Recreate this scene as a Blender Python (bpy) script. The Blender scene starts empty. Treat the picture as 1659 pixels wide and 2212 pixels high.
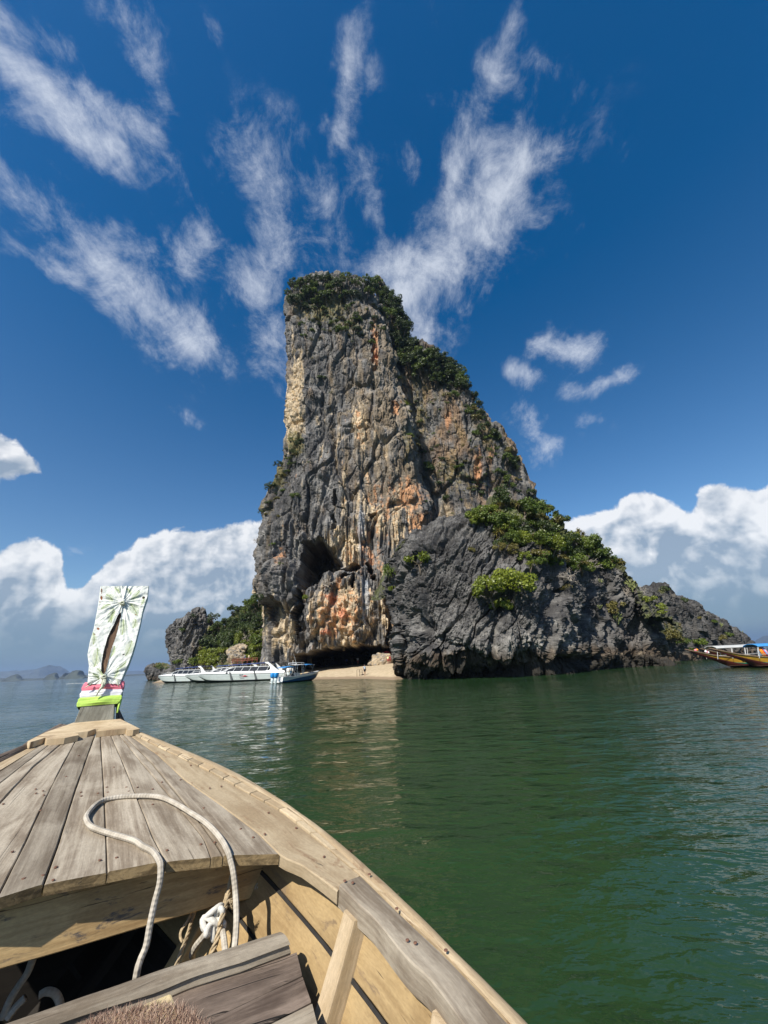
import bpy, math, random
import numpy as np
from mathutils import Vector, Matrix

random.seed(7)
RNG = np.random.default_rng(7)
SC = bpy.context.scene
COL = SC.collection

# ------------------------------------------------------------------ camera
# picture units used for measuring: 1659 x 2212 ; focal length 833 of them
FPX = 833.0
EYE = np.array([0.0, 0.0, 2.0])
_U = np.array([-0.047, 1.0, -328.0 / FPX]); _U /= np.linalg.norm(_U)
_f = np.array([0, 0, -1.0]); _Y = _f - _U * (_f @ _U); _Y /= np.linalg.norm(_Y)
_X = np.cross(_Y, _U)
CAMR = np.array([_X, _Y, _U])
cam_data = bpy.data.cameras.new('camera')
cam = bpy.data.objects.new('camera', cam_data); COL.objects.link(cam)
cam_data.sensor_fit = 'HORIZONTAL'; cam_data.sensor_width = 36.0
cam_data.lens = 36.0 * FPX / 1659.0
cam_data.clip_start = 0.05; cam_data.clip_end = 60000.0
M4 = Matrix.Identity(4)
for i in range(3):
    for j in range(3):
        M4[i][j] = CAMR[i, j]
    M4[i][3] = EYE[i]
cam.matrix_world = M4
SC.camera = cam

# ------------------------------------------------------------------ light
SUN_EL = math.radians(44.0)
SUN_AZ = math.radians(-148.0)            # from +Y (view direction) towards +X
sun_dir = np.array([math.sin(SUN_AZ) * math.cos(SUN_EL), math.cos(SUN_AZ) * math.cos(SUN_EL), math.sin(SUN_EL)])
sd = bpy.data.lights.new('sun', 'SUN'); sd.energy = 4.6; sd.angle = math.radians(0.53); sd.color = (1.0, 0.94, 0.84)
so = bpy.data.objects.new('sun', sd); COL.objects.link(so)
so.rotation_euler = Vector(sun_dir).to_track_quat('Z', 'Y').to_euler()
so.location = (0, 0, 200)

world = bpy.data.worlds.new('World'); SC.world = world; world.use_nodes = True
wn = world.node_tree; wn.nodes.clear()

def nd(nt, typ, ins=None, **props):
    n = nt.nodes.new(typ)
    for k, v in props.items():
        setattr(n, k, v)
    if ins:
        for k, v in ins.items():
            s = n.inputs[k]
            if isinstance(v, bpy.types.NodeSocket):
                nt.links.new(v, s)
            else:
                s.default_value = v
    return n

def mth(nt, op, a, b=None, c=None, clamp=False):
    ins = {0: a}
    if b is not None: ins[1] = b
    if c is not None: ins[2] = c
    return nd(nt, 'ShaderNodeMath', ins, operation=op, use_clamp=clamp).outputs[0]

def vmt(nt, op, a, b=None, out=0):
    ins = {0: a}
    if b is not None: ins[1] = b
    return nd(nt, 'ShaderNodeVectorMath', ins, operation=op).outputs[out]

def mixc(nt, f, a, b, bt='MIX'):
    n = nt.nodes.new('ShaderNodeMix'); n.data_type = 'RGBA'; n.blend_type = bt
    for s, v in ((n.inputs[0], f), (n.inputs[6], a), (n.inputs[7], b)):
        if isinstance(v, bpy.types.NodeSocket): nt.links.new(v, s)
        else: s.default_value = v if not isinstance(v, tuple) or len(v) == 4 else (*v, 1)
    return n.outputs[2]

def mapr(nt, v, a, b, c=0.0, d=1.0, smooth=True):
    n = nd(nt, 'ShaderNodeMapRange', {0: v, 1: a, 2: b, 3: c, 4: d})
    n.interpolation_type = 'SMOOTHSTEP' if smooth else 'LINEAR'
    return n.outputs[0]

def noise(nt, vec, scale, detail=4, rough=0.55, dist=0.0, lac=2.0):
    return nd(nt, 'ShaderNodeTexNoise', {'Vector': vec, 'Scale': scale, 'Detail': detail, 'Roughness': rough,
                                        'Distortion': dist, 'Lacunarity': lac})

sky = nd(wn, 'ShaderNodeTexSky', sky_type='NISHITA', sun_disc=False, sun_elevation=SUN_EL,
         sun_rotation=SUN_AZ, altitude=0.0, air_density=1.0, dust_density=0.6, ozone_density=3.0)
wz = nd(wn, 'ShaderNodeSeparateXYZ', {0: nd(wn, 'ShaderNodeTexCoord').outputs['Generated']}).outputs[2]
hsv = nd(wn, 'ShaderNodeHueSaturation', {'Hue': 0.499, 'Saturation': mapr(wn, wz, 0.0, 0.75, 1.10, 1.41, False), 'Value': mapr(wn, wz, 0.0, 0.7, 1.12, 1.0, False), 'Color': sky.outputs[0]})
bg = nd(wn, 'ShaderNodeBackground', {'Color': hsv.outputs[0], 'Strength': 0.085})
wo = nd(wn, 'ShaderNodeOutputWorld', {'Surface': bg.outputs[0]})

SC.view_settings.view_transform = 'Standard'; SC.view_settings.look = 'None'
SC.view_settings.exposure = 0.5; SC.view_settings.gamma = 1.0
try: SC.view_settings.use_curve_mapping = False
except Exception: pass
SC.cycles.max_bounces = 6; SC.cycles.diffuse_bounces = 3; SC.cycles.glossy_bounces = 3
SC.cycles.transparent_max_bounces = 12; SC.cycles.transmission_bounces = 4; SC.cycles.volume_bounces = 0
SC.cycles.caustics_reflective = False; SC.cycles.caustics_refractive = False

# ------------------------------------------------------------------ measuring helpers
def ray(x, y):
    c = np.array([x - 829.5, 1106.0 - y, -FPX]); d = CAMR @ c
    return d / np.linalg.norm(d)
def az(x, y, z):                          # picture point on the level z
    d = ray(x, y); return EYE + d * ((z - EYE[2]) / d[2])
def ay(x, y, Y):                          # picture point on the upright plane y = Y
    d = ray(x, y); return EYE + d * (Y / d[1])
def apl(x, y, p0, n):                     # picture point on any plane
    d = ray(x, y); n = np.asarray(n, float)
    return EYE + d * (((np.asarray(p0) - EYE) @ n) / (d @ n))
def proj(P):
    c = (np.asarray(P) - EYE) @ CAMR
    w = np.maximum(-c[..., 2], 1e-3)
    return 829.5 + FPX * c[..., 0] / w, 1106.0 - FPX * c[..., 1] / w, -c[..., 2]

# ------------------------------------------------------------------ noise in numpy
_perm = np.random.RandomState(3).permutation(256); _perm = np.concatenate([_perm, _perm, _perm]).astype(np.int64)
_g = np.random.RandomState(4).normal(size=(256, 3)); _g /= np.linalg.norm(_g, axis=1)[:, None]
_rv = np.random.RandomState(5).rand(256, 4)
def _h(i, j, k):
    return _perm[_perm[_perm[i & 255] + (j & 255)] + (k & 255)]
def perlin(P, seed=0):
    P = np.asarray(P, float) + seed * 17.31
    I = np.floor(P).astype(np.int64); f = P - I
    u = f * f * f * (f * (f * 6 - 15) + 10)
    r = 0
    for a in (0, 1):
        wa = u[..., 0] if a else 1 - u[..., 0]
        for b in (0, 1):
            wb = u[..., 1] if b else 1 - u[..., 1]
            for c in (0, 1):
                wc = u[..., 2] if c else 1 - u[..., 2]
                g = _g[_h(I[..., 0] + a, I[..., 1] + b, I[..., 2] + c)]
                r = r + wa * wb * wc * (g[..., 0] * (f[..., 0] - a) + g[..., 1] * (f[..., 1] - b) + g[..., 2] * (f[..., 2] - c))
    return r * 1.6
def fbm(P, o=4, gain=0.5, seed=0):
    r = 0; a = 1.0; s = 0
    P = np.asarray(P, float)
    for i in range(o):
        r = r + a * perlin(P, seed + i * 3); s += a; a *= gain; P = P * 2.03
    return r / s * 1.3
def ridged(P, o=4, gain=0.5, seed=0):
    r = 0; a = 1.0; s = 0
    P = np.asarray(P, float)
    for i in range(o):
        r = r + a * (1 - np.abs(perlin(P, seed + i * 3)) * 2.0); s += a; a *= gain; P = P * 2.05
    return r / s
def voronoi(P, seed=0):
    P = np.asarray(P, float) + seed * 9.7
    I = np.floor(P).astype(np.int64); f = P - I
    F1 = np.full(P.shape[:-1], 9.0); F2 = F1.copy(); H = np.zeros(P.shape[:-1], np.int64)
    for a in (-1, 0, 1):
        for b in (-1, 0, 1):
            for c in (-1, 0, 1):
                h = _h(I[..., 0] + a, I[..., 1] + b, I[..., 2] + c)
                q = _rv[h]
                d = np.sqrt((a + q[..., 0] - f[..., 0]) ** 2 + (b + q[..., 1] - f[..., 1]) ** 2 + (c + q[..., 2] - f[..., 2]) ** 2)
                m = d < F1
                F2 = np.where(m, F1, np.minimum(F2, d)); F1 = np.where(m, d, F1); H = np.where(m, h, H)
    return F1, F2, _rv[H][..., 3]
def sstep(a, b, x):
    t = np.clip((np.asarray(x, float) - a) / (b - a), 0, 1); return t * t * (3 - 2 * t)
def pl(x, pts):                           # polyline lookup
    p = np.array(pts, float); return np.interp(x, p[:, 0], p[:, 1])

# ------------------------------------------------------------------ object helpers
def tag(o, label=None, cat=None, group=None, kind=None):
    if label: o['label'] = label
    if cat: o['category'] = cat
    if group: o['group'] = group
    if kind: o['kind'] = kind
    return o
def thing(name, label, cat, loc=(0, 0, 0), rz=0.0, group=None):
    o = bpy.data.objects.new(name, None); COL.objects.link(o)
    o.empty_display_size = 0.2
    o.location = loc; o.rotation_euler = (0, 0, rz)
    return tag(o, label, cat, group)
def link(name, me, mats, parent=None, world_coords=False):
    o = bpy.data.objects.new(name, me)
    if mats is not None and len(me.materials) == 0:
        for m in (mats if isinstance(mats, (list, tuple)) else [mats]): me.materials.append(m)
    COL.objects.link(o)
    if parent is not None:
        o.parent = parent
        if world_coords: o.location = -Vector(parent.location)
    return o
def np_mesh(name, V, Fc, smooth=False):
    V = np.asarray(V, np.float32); Fc = np.asarray(Fc, np.int32)
    me = bpy.data.meshes.new(name); k = Fc.shape[1]
    me.vertices.add(len(V)); me.vertices.foreach_set('co', V.ravel())
    me.loops.add(Fc.size); me.loops.foreach_set('vertex_index', Fc.ravel())
    me.polygons.add(len(Fc)); me.polygons.foreach_set('loop_start', np.arange(0, Fc.size, k, dtype=np.int32))
    me.polygons.foreach_set('loop_total', np.full(len(Fc), k, np.int32))
    me.polygons.foreach_set('use_smooth', np.full(len(Fc), smooth))
    me.update(calc_edges=True)
    return me
def grid_faces(n, m, closed=False):
    i = np.arange(n - 1)[:, None]; j = np.arange(m if closed else m - 1)[None, :]
    a = i * m + j; b = i * m + (j + 1) % m
    return np.stack([a, b, b + m, a + m], -1).reshape(-1, 4)
def set_col(me, arr, name='Col'):
    arr = np.asarray(arr, np.float32)
    if arr.shape[-1] == 3: arr = np.concatenate([arr, np.ones((*arr.shape[:-1], 1), np.float32)], -1)
    at = me.attributes.new(name, 'FLOAT_COLOR', 'POINT'); at.data.foreach_set('color', arr.reshape(-1))
def set_f(me, arr, name, dom='POINT'):
    at = me.attributes.new(name, 'FLOAT', dom); at.data.foreach_set('value', np.asarray(arr, np.float32).ravel())

class MB:                                 # collects simple shapes into one mesh
    def __init__(s): s.v = []; s.f = []
    def add(s, V, Fs):
        b = len(s.v); s.v += [tuple(map(float, p)) for p in V]; s.f += [tuple(b + i for i in f) for f in Fs]; return s
    def box(s, c, d, R=None):
        c = np.array(c, float); d = np.array(d, float) / 2
        V = np.array([(x, y, z) for x in (-1, 1) for y in (-1, 1) for z in (-1, 1)]) * d
        if R is not None: V = V @ np.array(R).T
        return s.add(V + c, [(0, 1, 3, 2), (4, 6, 7, 5), (0, 4, 5, 1), (2, 3, 7, 6), (0, 2, 6, 4), (1, 5, 7, 3)])
    def tube(s, pts, r, n=8, cap=True):
        P = np.array(pts, float); k = len(P); rr = np.full(k, r) if np.isscalar(r) else np.array(r, float)
        T = np.gradient(P, axis=0); T /= np.linalg.norm(T, axis=1)[:, None] + 1e-12
        up = np.array([0, 0, 1.0]) if abs(T[0][2]) < 0.9 else np.array([1.0, 0, 0])
        A = np.cross(T[0], up); A /= np.linalg.norm(A); V = []
        for i in range(k):
            A = A - T[i] * (A @ T[i]); A /= np.linalg.norm(A) + 1e-12; B = np.cross(T[i], A)
            for j in range(n):
                t = 2 * math.pi * j / n; V.append(P[i] + rr[i] * (A * math.cos(t) + B * math.sin(t)))
        Fs = [(i * n + j, i * n + (j + 1) % n, (i + 1) * n + (j + 1) % n, (i + 1) * n + j) for i in range(k - 1) for j in range(n)]
        if cap: Fs += [tuple(range(n))[::-1], tuple(range((k - 1) * n, k * n))]
        return s.add(V, Fs)
    def prism(s, poly, ext):              # polygon in 3-D pushed along ext
        P = np.array(poly, float); n = len(P); V = np.concatenate([P, P + np.array(ext, float)])
        return s.add(V, [tuple(range(n)), tuple(range(2 * n - 1, n - 1, -1))] + [(i, i + n, (i + 1) % n + n, (i + 1) % n) for i in range(n)])
    def loft(s, secs, closed=True, caps=True):
        n = len(secs[0]); V = [p for q in secs for p in q]; Fs = []
        for i in range(len(secs) - 1):
            for j in range(n if closed else n - 1):
                Fs.append((i * n + j, i * n + (j + 1) % n, (i + 1) * n + (j + 1) % n, (i + 1) * n + j))
        if caps and closed: Fs += [tuple(range(n))[::-1], tuple(range((len(secs) - 1) * n, len(secs) * n))]
        return s.add(V, Fs)
    def ball(s, c, r, n=8, m=6):
        c = np.array(c, float); r = np.array([r, r, r]) if np.isscalar(r) else np.array(r)
        secs = []
        for i in range(m + 1):
            t = -math.pi / 2 + math.pi * i / m
            q = max(math.cos(t), 0.02)
            secs.append([c + r * np.array([q * math.cos(2 * math.pi * j / n), q * math.sin(2 * math.pi * j / n), math.sin(t)]) for j in range(n)])
        return s.loft(secs)
    def mesh(s, name, smooth=False):
        me = bpy.data.meshes.new(name); me.from_pydata(s.v, [], s.f); me.validate()
        if smooth: me.polygons.foreach_set('use_smooth', np.ones(len(me.polygons), bool))
        me.update(); return me
    def build(s, name, mat, parent=None, smooth=False, wc=False):
        return link(name, s.mesh(name, smooth), mat, parent, wc)
def spline(pts, n):                       # smooth curve through points
    P = np.array(pts, float)
    Q = np.vstack([2 * P[0] - P[1], P, 2 * P[-1] - P[-2]]); out = []
    for t in np.linspace(0, len(P) - 1 - 1e-9, n):
        i = int(t); f = t - i; a, b, c, d = Q[i:i + 4]
        out.append(0.5 * ((2 * b) + (c - a) * f + (2 * a - 5 * b + 4 * c - d) * f * f + (3 * b - a - 3 * c + d) * f ** 3))
    return np.array(out)

def mat_new(name):
    m = bpy.data.materials.new(name); m.use_nodes = True; nt = m.node_tree; nt.nodes.clear()
    out = nt.nodes.new('ShaderNodeOutputMaterial'); p = nt.nodes.new('ShaderNodeBsdfPrincipled')
    nt.links.new(p.outputs[0], out.inputs[0]); return m, nt, p, out
def simple(name, col, rough=0.5, metal=0.0, var=0.12, scale=6.0, bump=0.0):
    m, nt, p, out = mat_new(name)
    tc = nd(nt, 'ShaderNodeTexCoord'); n = noise(nt, tc.outputs['Object'], scale, 5)
    c = mixc(nt, mapr(nt, n.outputs[0], 0.3, 0.7), tuple(x * (1 - var) for x in col), tuple(min(1, x * (1 + var)) for x in col))
    nt.links.new(c, p.inputs['Base Color']); p.inputs['Roughness'].default_value = rough; p.inputs['Metallic'].default_value = metal
    if bump:
        b = nd(nt, 'ShaderNodeBump', {'Strength': bump, 'Distance': 0.02, 'Height': n.outputs[0]}); nt.links.new(b.outputs[0], p.inputs['Normal'])
    return m

# ------------------------------------------------------------------ clouds (a dome far outside everything)
def build_clouds():
    na, ne = 1100, 330
    A = np.linspace(-math.pi, math.pi, na, endpoint=False)
    E = np.concatenate([np.linspace(-0.012, 0.55, 190), np.linspace(0.55, math.pi / 2 - 0.004, ne - 190 + 1)[1:]])
    aa, ee = np.meshgrid(A, E)
    D = np.stack([np.sin(aa) * np.cos(ee), np.cos(aa) * np.cos(ee), np.sin(ee)], -1)
    R = 40000.0
    # cirrus strokes: x1 y1 x2 y2 width strength
    S = [(-20, 110, 110, 215, 45, .75), (60, 170, 230, 315, 48, .8), (230, 300, 262, 385, 24, .6), (300, 50, 350, 220, 42, .5), (200, 225, 330, 290, 40, .65),
         (-20, 30, 140, 100, 36, .55), (170, -10, 320, 90, 30, .25), (435, 10, 465, 60, 24, .4), (-10, 370, 240, 545, 52, .55), (220, 540, 430, 740, 62, .85),
         (300, 650, 450, 745, 40, .6), (440, 510, 370, 640, 50, .62), (20, 522, 165, 603, 24, .75), (565, 340, 600, 540, 62, .7), (520, 560, 610, 800, 50, .55),
         (762, 60, 735, 290, 30, .66), (700, 230, 718, 335, 18, .4), (800, 140, 808, 215, 20, .35), (785, 380, 805, 465, 38, .6), (878, 325, 895, 380, 28, .5),
         (850, 625, 1060, 480, 82, 1.0), (980, 560, 1080, 430, 66, .9), (960, 450, 1000, 300, 48, .7), (980, 300, 1060, 170, 42, .65), (1060, 170, 1112, 40, 26, .45),
         (1060, 370, 1185, 340, 52, .7), (1130, 270, 1195, 390, 36, .5), (860, 600, 915, 735, 44, .75), (700, 560, 850, 600, 62, .5), (935, -10, 932, 105, 26, .33),
         (600, 500, 760, 600, 80, .45), (640, 430, 800, 600, 50, .3), (1165, 745, 1275, 760, 30, .85), (1105, 800, 1150, 812, 22, .8), (1235, 855, 1355, 812, 20, .75),
         (1125, 895, 1175, 965, 26, .8), (1260, 900, 1292, 905, 22, .55), (1200, 440, 1255, 480, 24, .3), (1190, 520, 1240, 600, 22, .25), (1320, 300, 1350, 330, 22, .3),
         (1140, 130, 1190, 160, 26, .28), (370, 880, 425, 915, 14, .35), (395, 340, 410, 440, 22, .25), (160, 1190, 200, 1185, 12, .3), (1140, 945, 1160, 985, 22, .4),
         (480, 600, 800, 600, 100, .34), (900, 520, 1150, 340, 105, .36), (60, 200, 320, 280, 110, .3), (100, 450, 420, 680, 110, .3), (560, 400, 700, 600, 100, .34), (1000, 230, 1180, 350, 80, .32), (700, 430, 820, 560, 70, .36), (480, 540, 540, 620, 50, .4)]
    ci = np.zeros(aa.shape)
    def seg(px, py, x1, y1, x2, y2, w):
        ax, ay_ = px - x1, py - y1; bx, by = x2 - x1, y2 - y1
        h = np.clip((ax * bx + ay_ * by) / (bx * bx + by * by + 1e-9), 0, 1)
        return np.hypot(ax - bx * h, ay_ - by * h) / w
    def seg3(DD, a, b, w):
        ba = b - a; h = np.clip(((DD - a) @ ba) / (ba @ ba + 1e-12), 0, 1)
        return np.linalg.norm(DD - a - h[..., None] * ba, axis=-1) / w
    for x1, y1, x2, y2, w, s in S:
        a, b = ray(x1, y1), ray(x2, y2)
        mx, my = (x1 + x2) / 2, (y1 + y2) / 2
        ang = np.linalg.norm(ray(mx + w, my) - ray(mx - w, my)) / 2 * 0.5 + np.linalg.norm(ray(mx, my + w) - ray(mx, my - w)) / 2 * 0.5
        ci = np.maximum(ci, s * np.exp(-0.85 * seg3(D, a, b, ang * 1.2) ** 1.7))
    rs = np.random.RandomState(12)          # the rest of the sky, out of view
    for k in range(40):
        az0 = rs.uniform(1.45, 2 * math.pi - 1.45); e0 = rs.uniform(0.4, 0.95)
        a = np.array([math.sin(az0) * math.cos(e0), math.cos(az0) * math.cos(e0), math.sin(e0)])
        b = a + rs.normal(size=3) * 0.12; b /= np.linalg.norm(b)
        ci = np.maximum(ci, rs.uniform(.3, .9) * np.exp(-1.1 * seg3(D, a, b, rs.uniform(.03, .09)) ** 2))
    # cumulus: signed height under a top line, as angle of elevation, per azimuth; two banks plus one small cloud
    def line(pts):
        q = np.array([ray(x, y) for x, y in pts]); a = np.arctan2(q[:, 0], q[:, 1]); e = np.arcsin(q[:, 2])
        return np.interp(A, a, e, left=np.nan, right=np.nan)
    L1 = line([(-260, 1215), (-160, 1150), (-60, 1165), (0, 1188), (35, 1170), (70, 1158), (105, 1168), (133, 1190), (138, 1238), (150, 1268), (185, 1266), (200, 1240), (245, 1200), (262, 1188), (285, 1178),
               (300, 1160), (330, 1148), (380, 1142), (420, 1145), (470, 1135), (560, 1125), (700, 1115), (850, 1160), (1000, 1190), (1150, 1150), (1230, 1125), (1255, 1114), (1300, 1098),
               (1336, 1092), (1343, 1072), (1362, 1058), (1395, 1054), (1425, 1066), (1450, 1080), (1478, 1096), (1500, 1098), (1503, 1060), (1530, 1048), (1560, 1044), (1595, 1050),
               (1625, 1056), (1659, 1044), (1720, 1030), (1800, 1060), (1900, 1000)])
    wav = 0.15 + 0.06 * np.sin(A * 3 + 1) + 0.035 * np.sin(A * 7 + 2) + 0.02 * np.sin(A * 17) + 0.01 * np.sin(A * 41)
    L1 = np.where(np.isnan(L1), wav, L1)
    k = np.array([.2, .6, .2]); L1 = np.convolve(np.concatenate([L1[-1:], L1, L1[:1]]), k, 'valid')
    cu = (L1[None, :] - ee)               # radians inside
    q0 = ray(40, 1003); d1 = np.linalg.norm((D - q0) * np.array([1, 1, 1.5]), axis=-1)
    q1 = ray(-10, 990); d2 = np.linalg.norm((D - q1) * np.array([1, 1, 1.2]), axis=-1)
    small = np.maximum(0.036 - d1, 0.05 - d2)
    cu = np.maximum(cu, small)
    depth = np.where(small > 0, 0.02 + small, L1[None, :] - ee)
    V = D * R; n0 = len(E); Fq = grid_faces(n0, na, True)
    me = np_mesh('clouds', V.reshape(-1, 3), Fq, True)
    set_f(me, ci, 'ci'); set_f(me, cu * 100, 'cu'); set_f(me, depth * 100, 'dp')
    m = bpy.data.materials.new('cloud'); m.use_nodes = True; nt = m.node_tree; nt.nodes.clear()
    out = nt.nodes.new('ShaderNodeOutputMaterial')
    tc = nd(nt, 'ShaderNodeTexCoord'); dirv = vmt(nt, 'NORMALIZE', tc.outputs['Object'])
    sx = nd(nt, 'ShaderNodeSeparateXYZ', {0: dirv})
    zz = mth(nt, 'MAXIMUM', sx.outputs[2], 0.08)
    cx = mth(nt, 'DIVIDE', sx.outputs[0], zz); cy = mth(nt, 'DIVIDE', sx.outputs[1], zz)
    cv = nd(nt, 'ShaderNodeCombineXYZ', {0: cx, 1: mth(nt, 'MULTIPLY', cy, 0.42), 2: 0.0}).outputs[0]
    w = noise(nt, cv, 2.2, 3, .5); cv2 = vmt(nt, 'ADD', cv, vmt(nt, 'SCALE', w.outputs['Color']))
    cv2.node.inputs[1].links[0].from_node.inputs['Scale'].default_value = 0.10
    n1 = noise(nt, cv2, 6.0, 12, .72, .1); n2 = noise(nt, dirv, 10.0, 12, .71, .35)
    def at(nm): return nd(nt, 'ShaderNodeAttribute', attribute_name=nm).outputs['Fac']
    ci_ = at('ci')
    nn = mth(nt, 'ADD', mth(nt, 'MULTIPLY', n1.outputs[0], 0.40), mth(nt, 'MULTIPLY', n2.outputs[0], 0.60))
    dens = mapr(nt, mth(nt, 'ADD', ci_, mth(nt, 'MULTIPLY', mth(nt, 'SUBTRACT', nn, 0.5), 3.6)), 0.20, 1.36)
    dens = mth(nt, 'MULTIPLY', dens, mapr(nt, ci_, 0.01, 0.22))
    dens = mth(nt, 'MULTIPLY', dens, 0.78)
    # thin veil so that the blue is not perfectly even
    cu_ = at('cu')
    b0 = noise(nt, dirv, 13.0, 3, .5, .3); b1 = noise(nt, dirv, 42.0, 6, .62, .4)
    bil = mth(nt, 'ADD', mth(nt, 'MULTIPLY', mth(nt, 'SUBTRACT', b0.outputs[0], .5), 3.2), mth(nt, 'MULTIPLY', mth(nt, 'SUBTRACT', b1.outputs[0], .5), 3.4))
    sdv = mth(nt, 'ADD', cu_, bil)
    ca = mapr(nt, sdv, -0.2, 1.0)
    # relief: compare billow density with the density a little towards the sun
    off = nd(nt, 'ShaderNodeVectorMath', {0: dirv, 1: (-0.012, -0.004, 0.016)}, operation='ADD').outputs[0]
    c0 = noise(nt, off, 13.0, 3, .5, .3); c1 = noise(nt, off, 42.0, 6, .62, .4)
    rel = mth(nt, 'ADD', mth(nt, 'MULTIPLY', mth(nt, 'SUBTRACT', b0.outputs[0], c0.outputs[0]), 3.4), mth(nt, 'MULTIPLY', mth(nt, 'SUBTRACT', b1.outputs[0], c1.outputs[0]), .7))
    dp = at('dp')
    big = noise(nt, vmt(nt, 'MULTIPLY', dirv, (1, 1, 3.0)), 5.5, 5, .55, .3).outputs[0]
    lit = mth(nt, 'ADD', mapr(nt, mth(nt, 'ADD', dp, mth(nt, 'MULTIPLY', mth(nt, 'SUBTRACT', big, .5), 22.0)), 1.0, 13.0, 0.92, 0.08), rel)
    lit = mth(nt, 'MAXIMUM', mth(nt, 'MINIMUM', lit, 1.0), 0.0)
    low = mapr(nt, sx.outputs[2], 0.0, 0.16)
    shade = mixc(nt, low, (0.150, 0.235, 0.350), (0.32, 0.40, 0.50))
    ccol = mixc(nt, lit, shade, mixc(nt, low, (0.33, 0.42, 0.53), (1.0, 1.0, 1.0)))
    # towards the horizon the bank melts into a blue-grey air
    melt = mapr(nt, sx.outputs[2], 0.01, 0.16)
    ccol = mixc(nt, melt, (0.150, 0.255, 0.375), ccol)
    zh = mapr(nt, sx.outputs[2], 0.004, 0.05, 1.0, 0.86)
    em1 = nd(nt, 'ShaderNodeEmission', {'Color': ccol, 'Strength': 0.72})
    em2 = nd(nt, 'ShaderNodeEmission', {'Color': (0.74, 0.79, 0.88, 1), 'Strength': 0.74})
    tr = nd(nt, 'ShaderNodeBsdfTransparent')
    m1 = nd(nt, 'ShaderNodeMixShader', {0: dens, 1: tr.outputs[0], 2: em2.outputs[0]})
    m2 = nd(nt, 'ShaderNodeMixShader', {0: mth(nt, 'MULTIPLY', ca, zh), 1: m1.outputs[0], 2: em1.outputs[0]})
    nt.links.new(m2.outputs[0], out.inputs[0])
    m.cycles.emission_sampling = 'NONE'
    o = link('sky_clouds', me, m); tag(o, 'white wisps and cumulus banks over the blue sky', 'clouds', kind='stuff')
build_clouds()

# ------------------------------------------------------------------ water
def build_water():
    r = np.concatenate([np.geomspace(0.9, 400, 560), np.geomspace(400, 20500, 40)[1:]])
    a = np.concatenate([np.linspace(-1.1, 1.1, 760), np.linspace(1.1, 2 * math.pi - 1.1, 130)[1:-1]])
    rr, aa = np.meshgrid(r, a, indexing='ij')
    x = rr * np.sin(aa); y = rr * np.cos(aa)
    P = np.stack([x, y, np.zeros_like(x)], -1)
    fade = 1 / (1 + (rr / 120) ** 2)
    Q = P.copy(); Q[..., 0] = x * .8 + y * .15; Q[..., 1] = y * 1.25 - x * .2
    h = fbm(Q * .22, 2, seed=3) * .020 + fbm(Q * .8 + 3, 2, seed=5) * .013 + fbm(Q * 2.3, 2, seed=8) * .0055 * np.clip(18 / rr, 0, 1)
    P[..., 2] = h * fade
    me = np_mesh('water', P.reshape(-1, 3), grid_faces(len(r), len(a), True), True)
    m, nt, p, out = mat_new('sea_water')
    geo = nd(nt, 'ShaderNodeNewGeometry')
    pos = geo.outputs['Position']
    mp = nd(nt, 'ShaderNodeMapping', {0: pos, 'Rotation': (0, 0, .25), 'Scale': (.75, 1.35, 1)}).outputs[0]
    a1 = noise(nt, mp, 1.1, 3, .5, .3); a2 = noise(nt, mp, 4.2, 3, .5, .2); a3 = noise(nt, mp, 12.0, 2, .5)
    gust = mapr(nt, noise(nt, vmt(nt, 'MULTIPLY', pos, (.03, .06, 0)), 1.0, 3, .6).outputs[0], .38, .62, .45, 1.35)
    hgt = mth(nt, 'ADD', mth(nt, 'MULTIPLY', a1.outputs[0], .16), mth(nt, 'ADD', mth(nt, 'MULTIPLY', a2.outputs[0], .048), mth(nt, 'MULTIPLY', a3.outputs[0], .007)))
    hgt = mth(nt, 'MULTIPLY', hgt, gust)
    bp_ = nd(nt, 'ShaderNodeBump', {'Strength': 1.0, 'Distance': 1.0, 'Height': hgt})
    nt.links.new(bp_.outputs[0], p.inputs['Normal'])
    bl = noise(nt, pos, .15, 3, .5).outputs[0]
    c = mixc(nt, bl, (.0150, .0385, .0140), (.0200, .0500, .0175))
    ln = vmt(nt, 'LENGTH', pos, out=1)
    c = mixc(nt, mapr(nt, ln, 60, 600), c, (.009, .036, .036))
    nt.links.new(c, p.inputs['Base Color'])
    p.inputs['Roughness'].default_value = .045; p.inputs['IOR'].default_value = 1.333
    o = link('water', me, m); tag(o, kind='structure')
build_water()

# ------------------------------------------------------------------ rocks
DARK = np.array([.056, .054, .053]); GREY = np.array([.170, .163, .154]); LGREY = np.array([.295, .28, .25])
CREAM = np.array([.50, .40, .27]); ORANGE = np.array([.42, .215, .105]); RED = np.array([.38, .15, .085]); OCHRE = np.array([.36, .25, .12])
MOSS = np.array([.075, .085, .022]); DRY = np.array([.17, .13, .045]); BROWN = np.array([.11, .075, .045])

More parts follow.
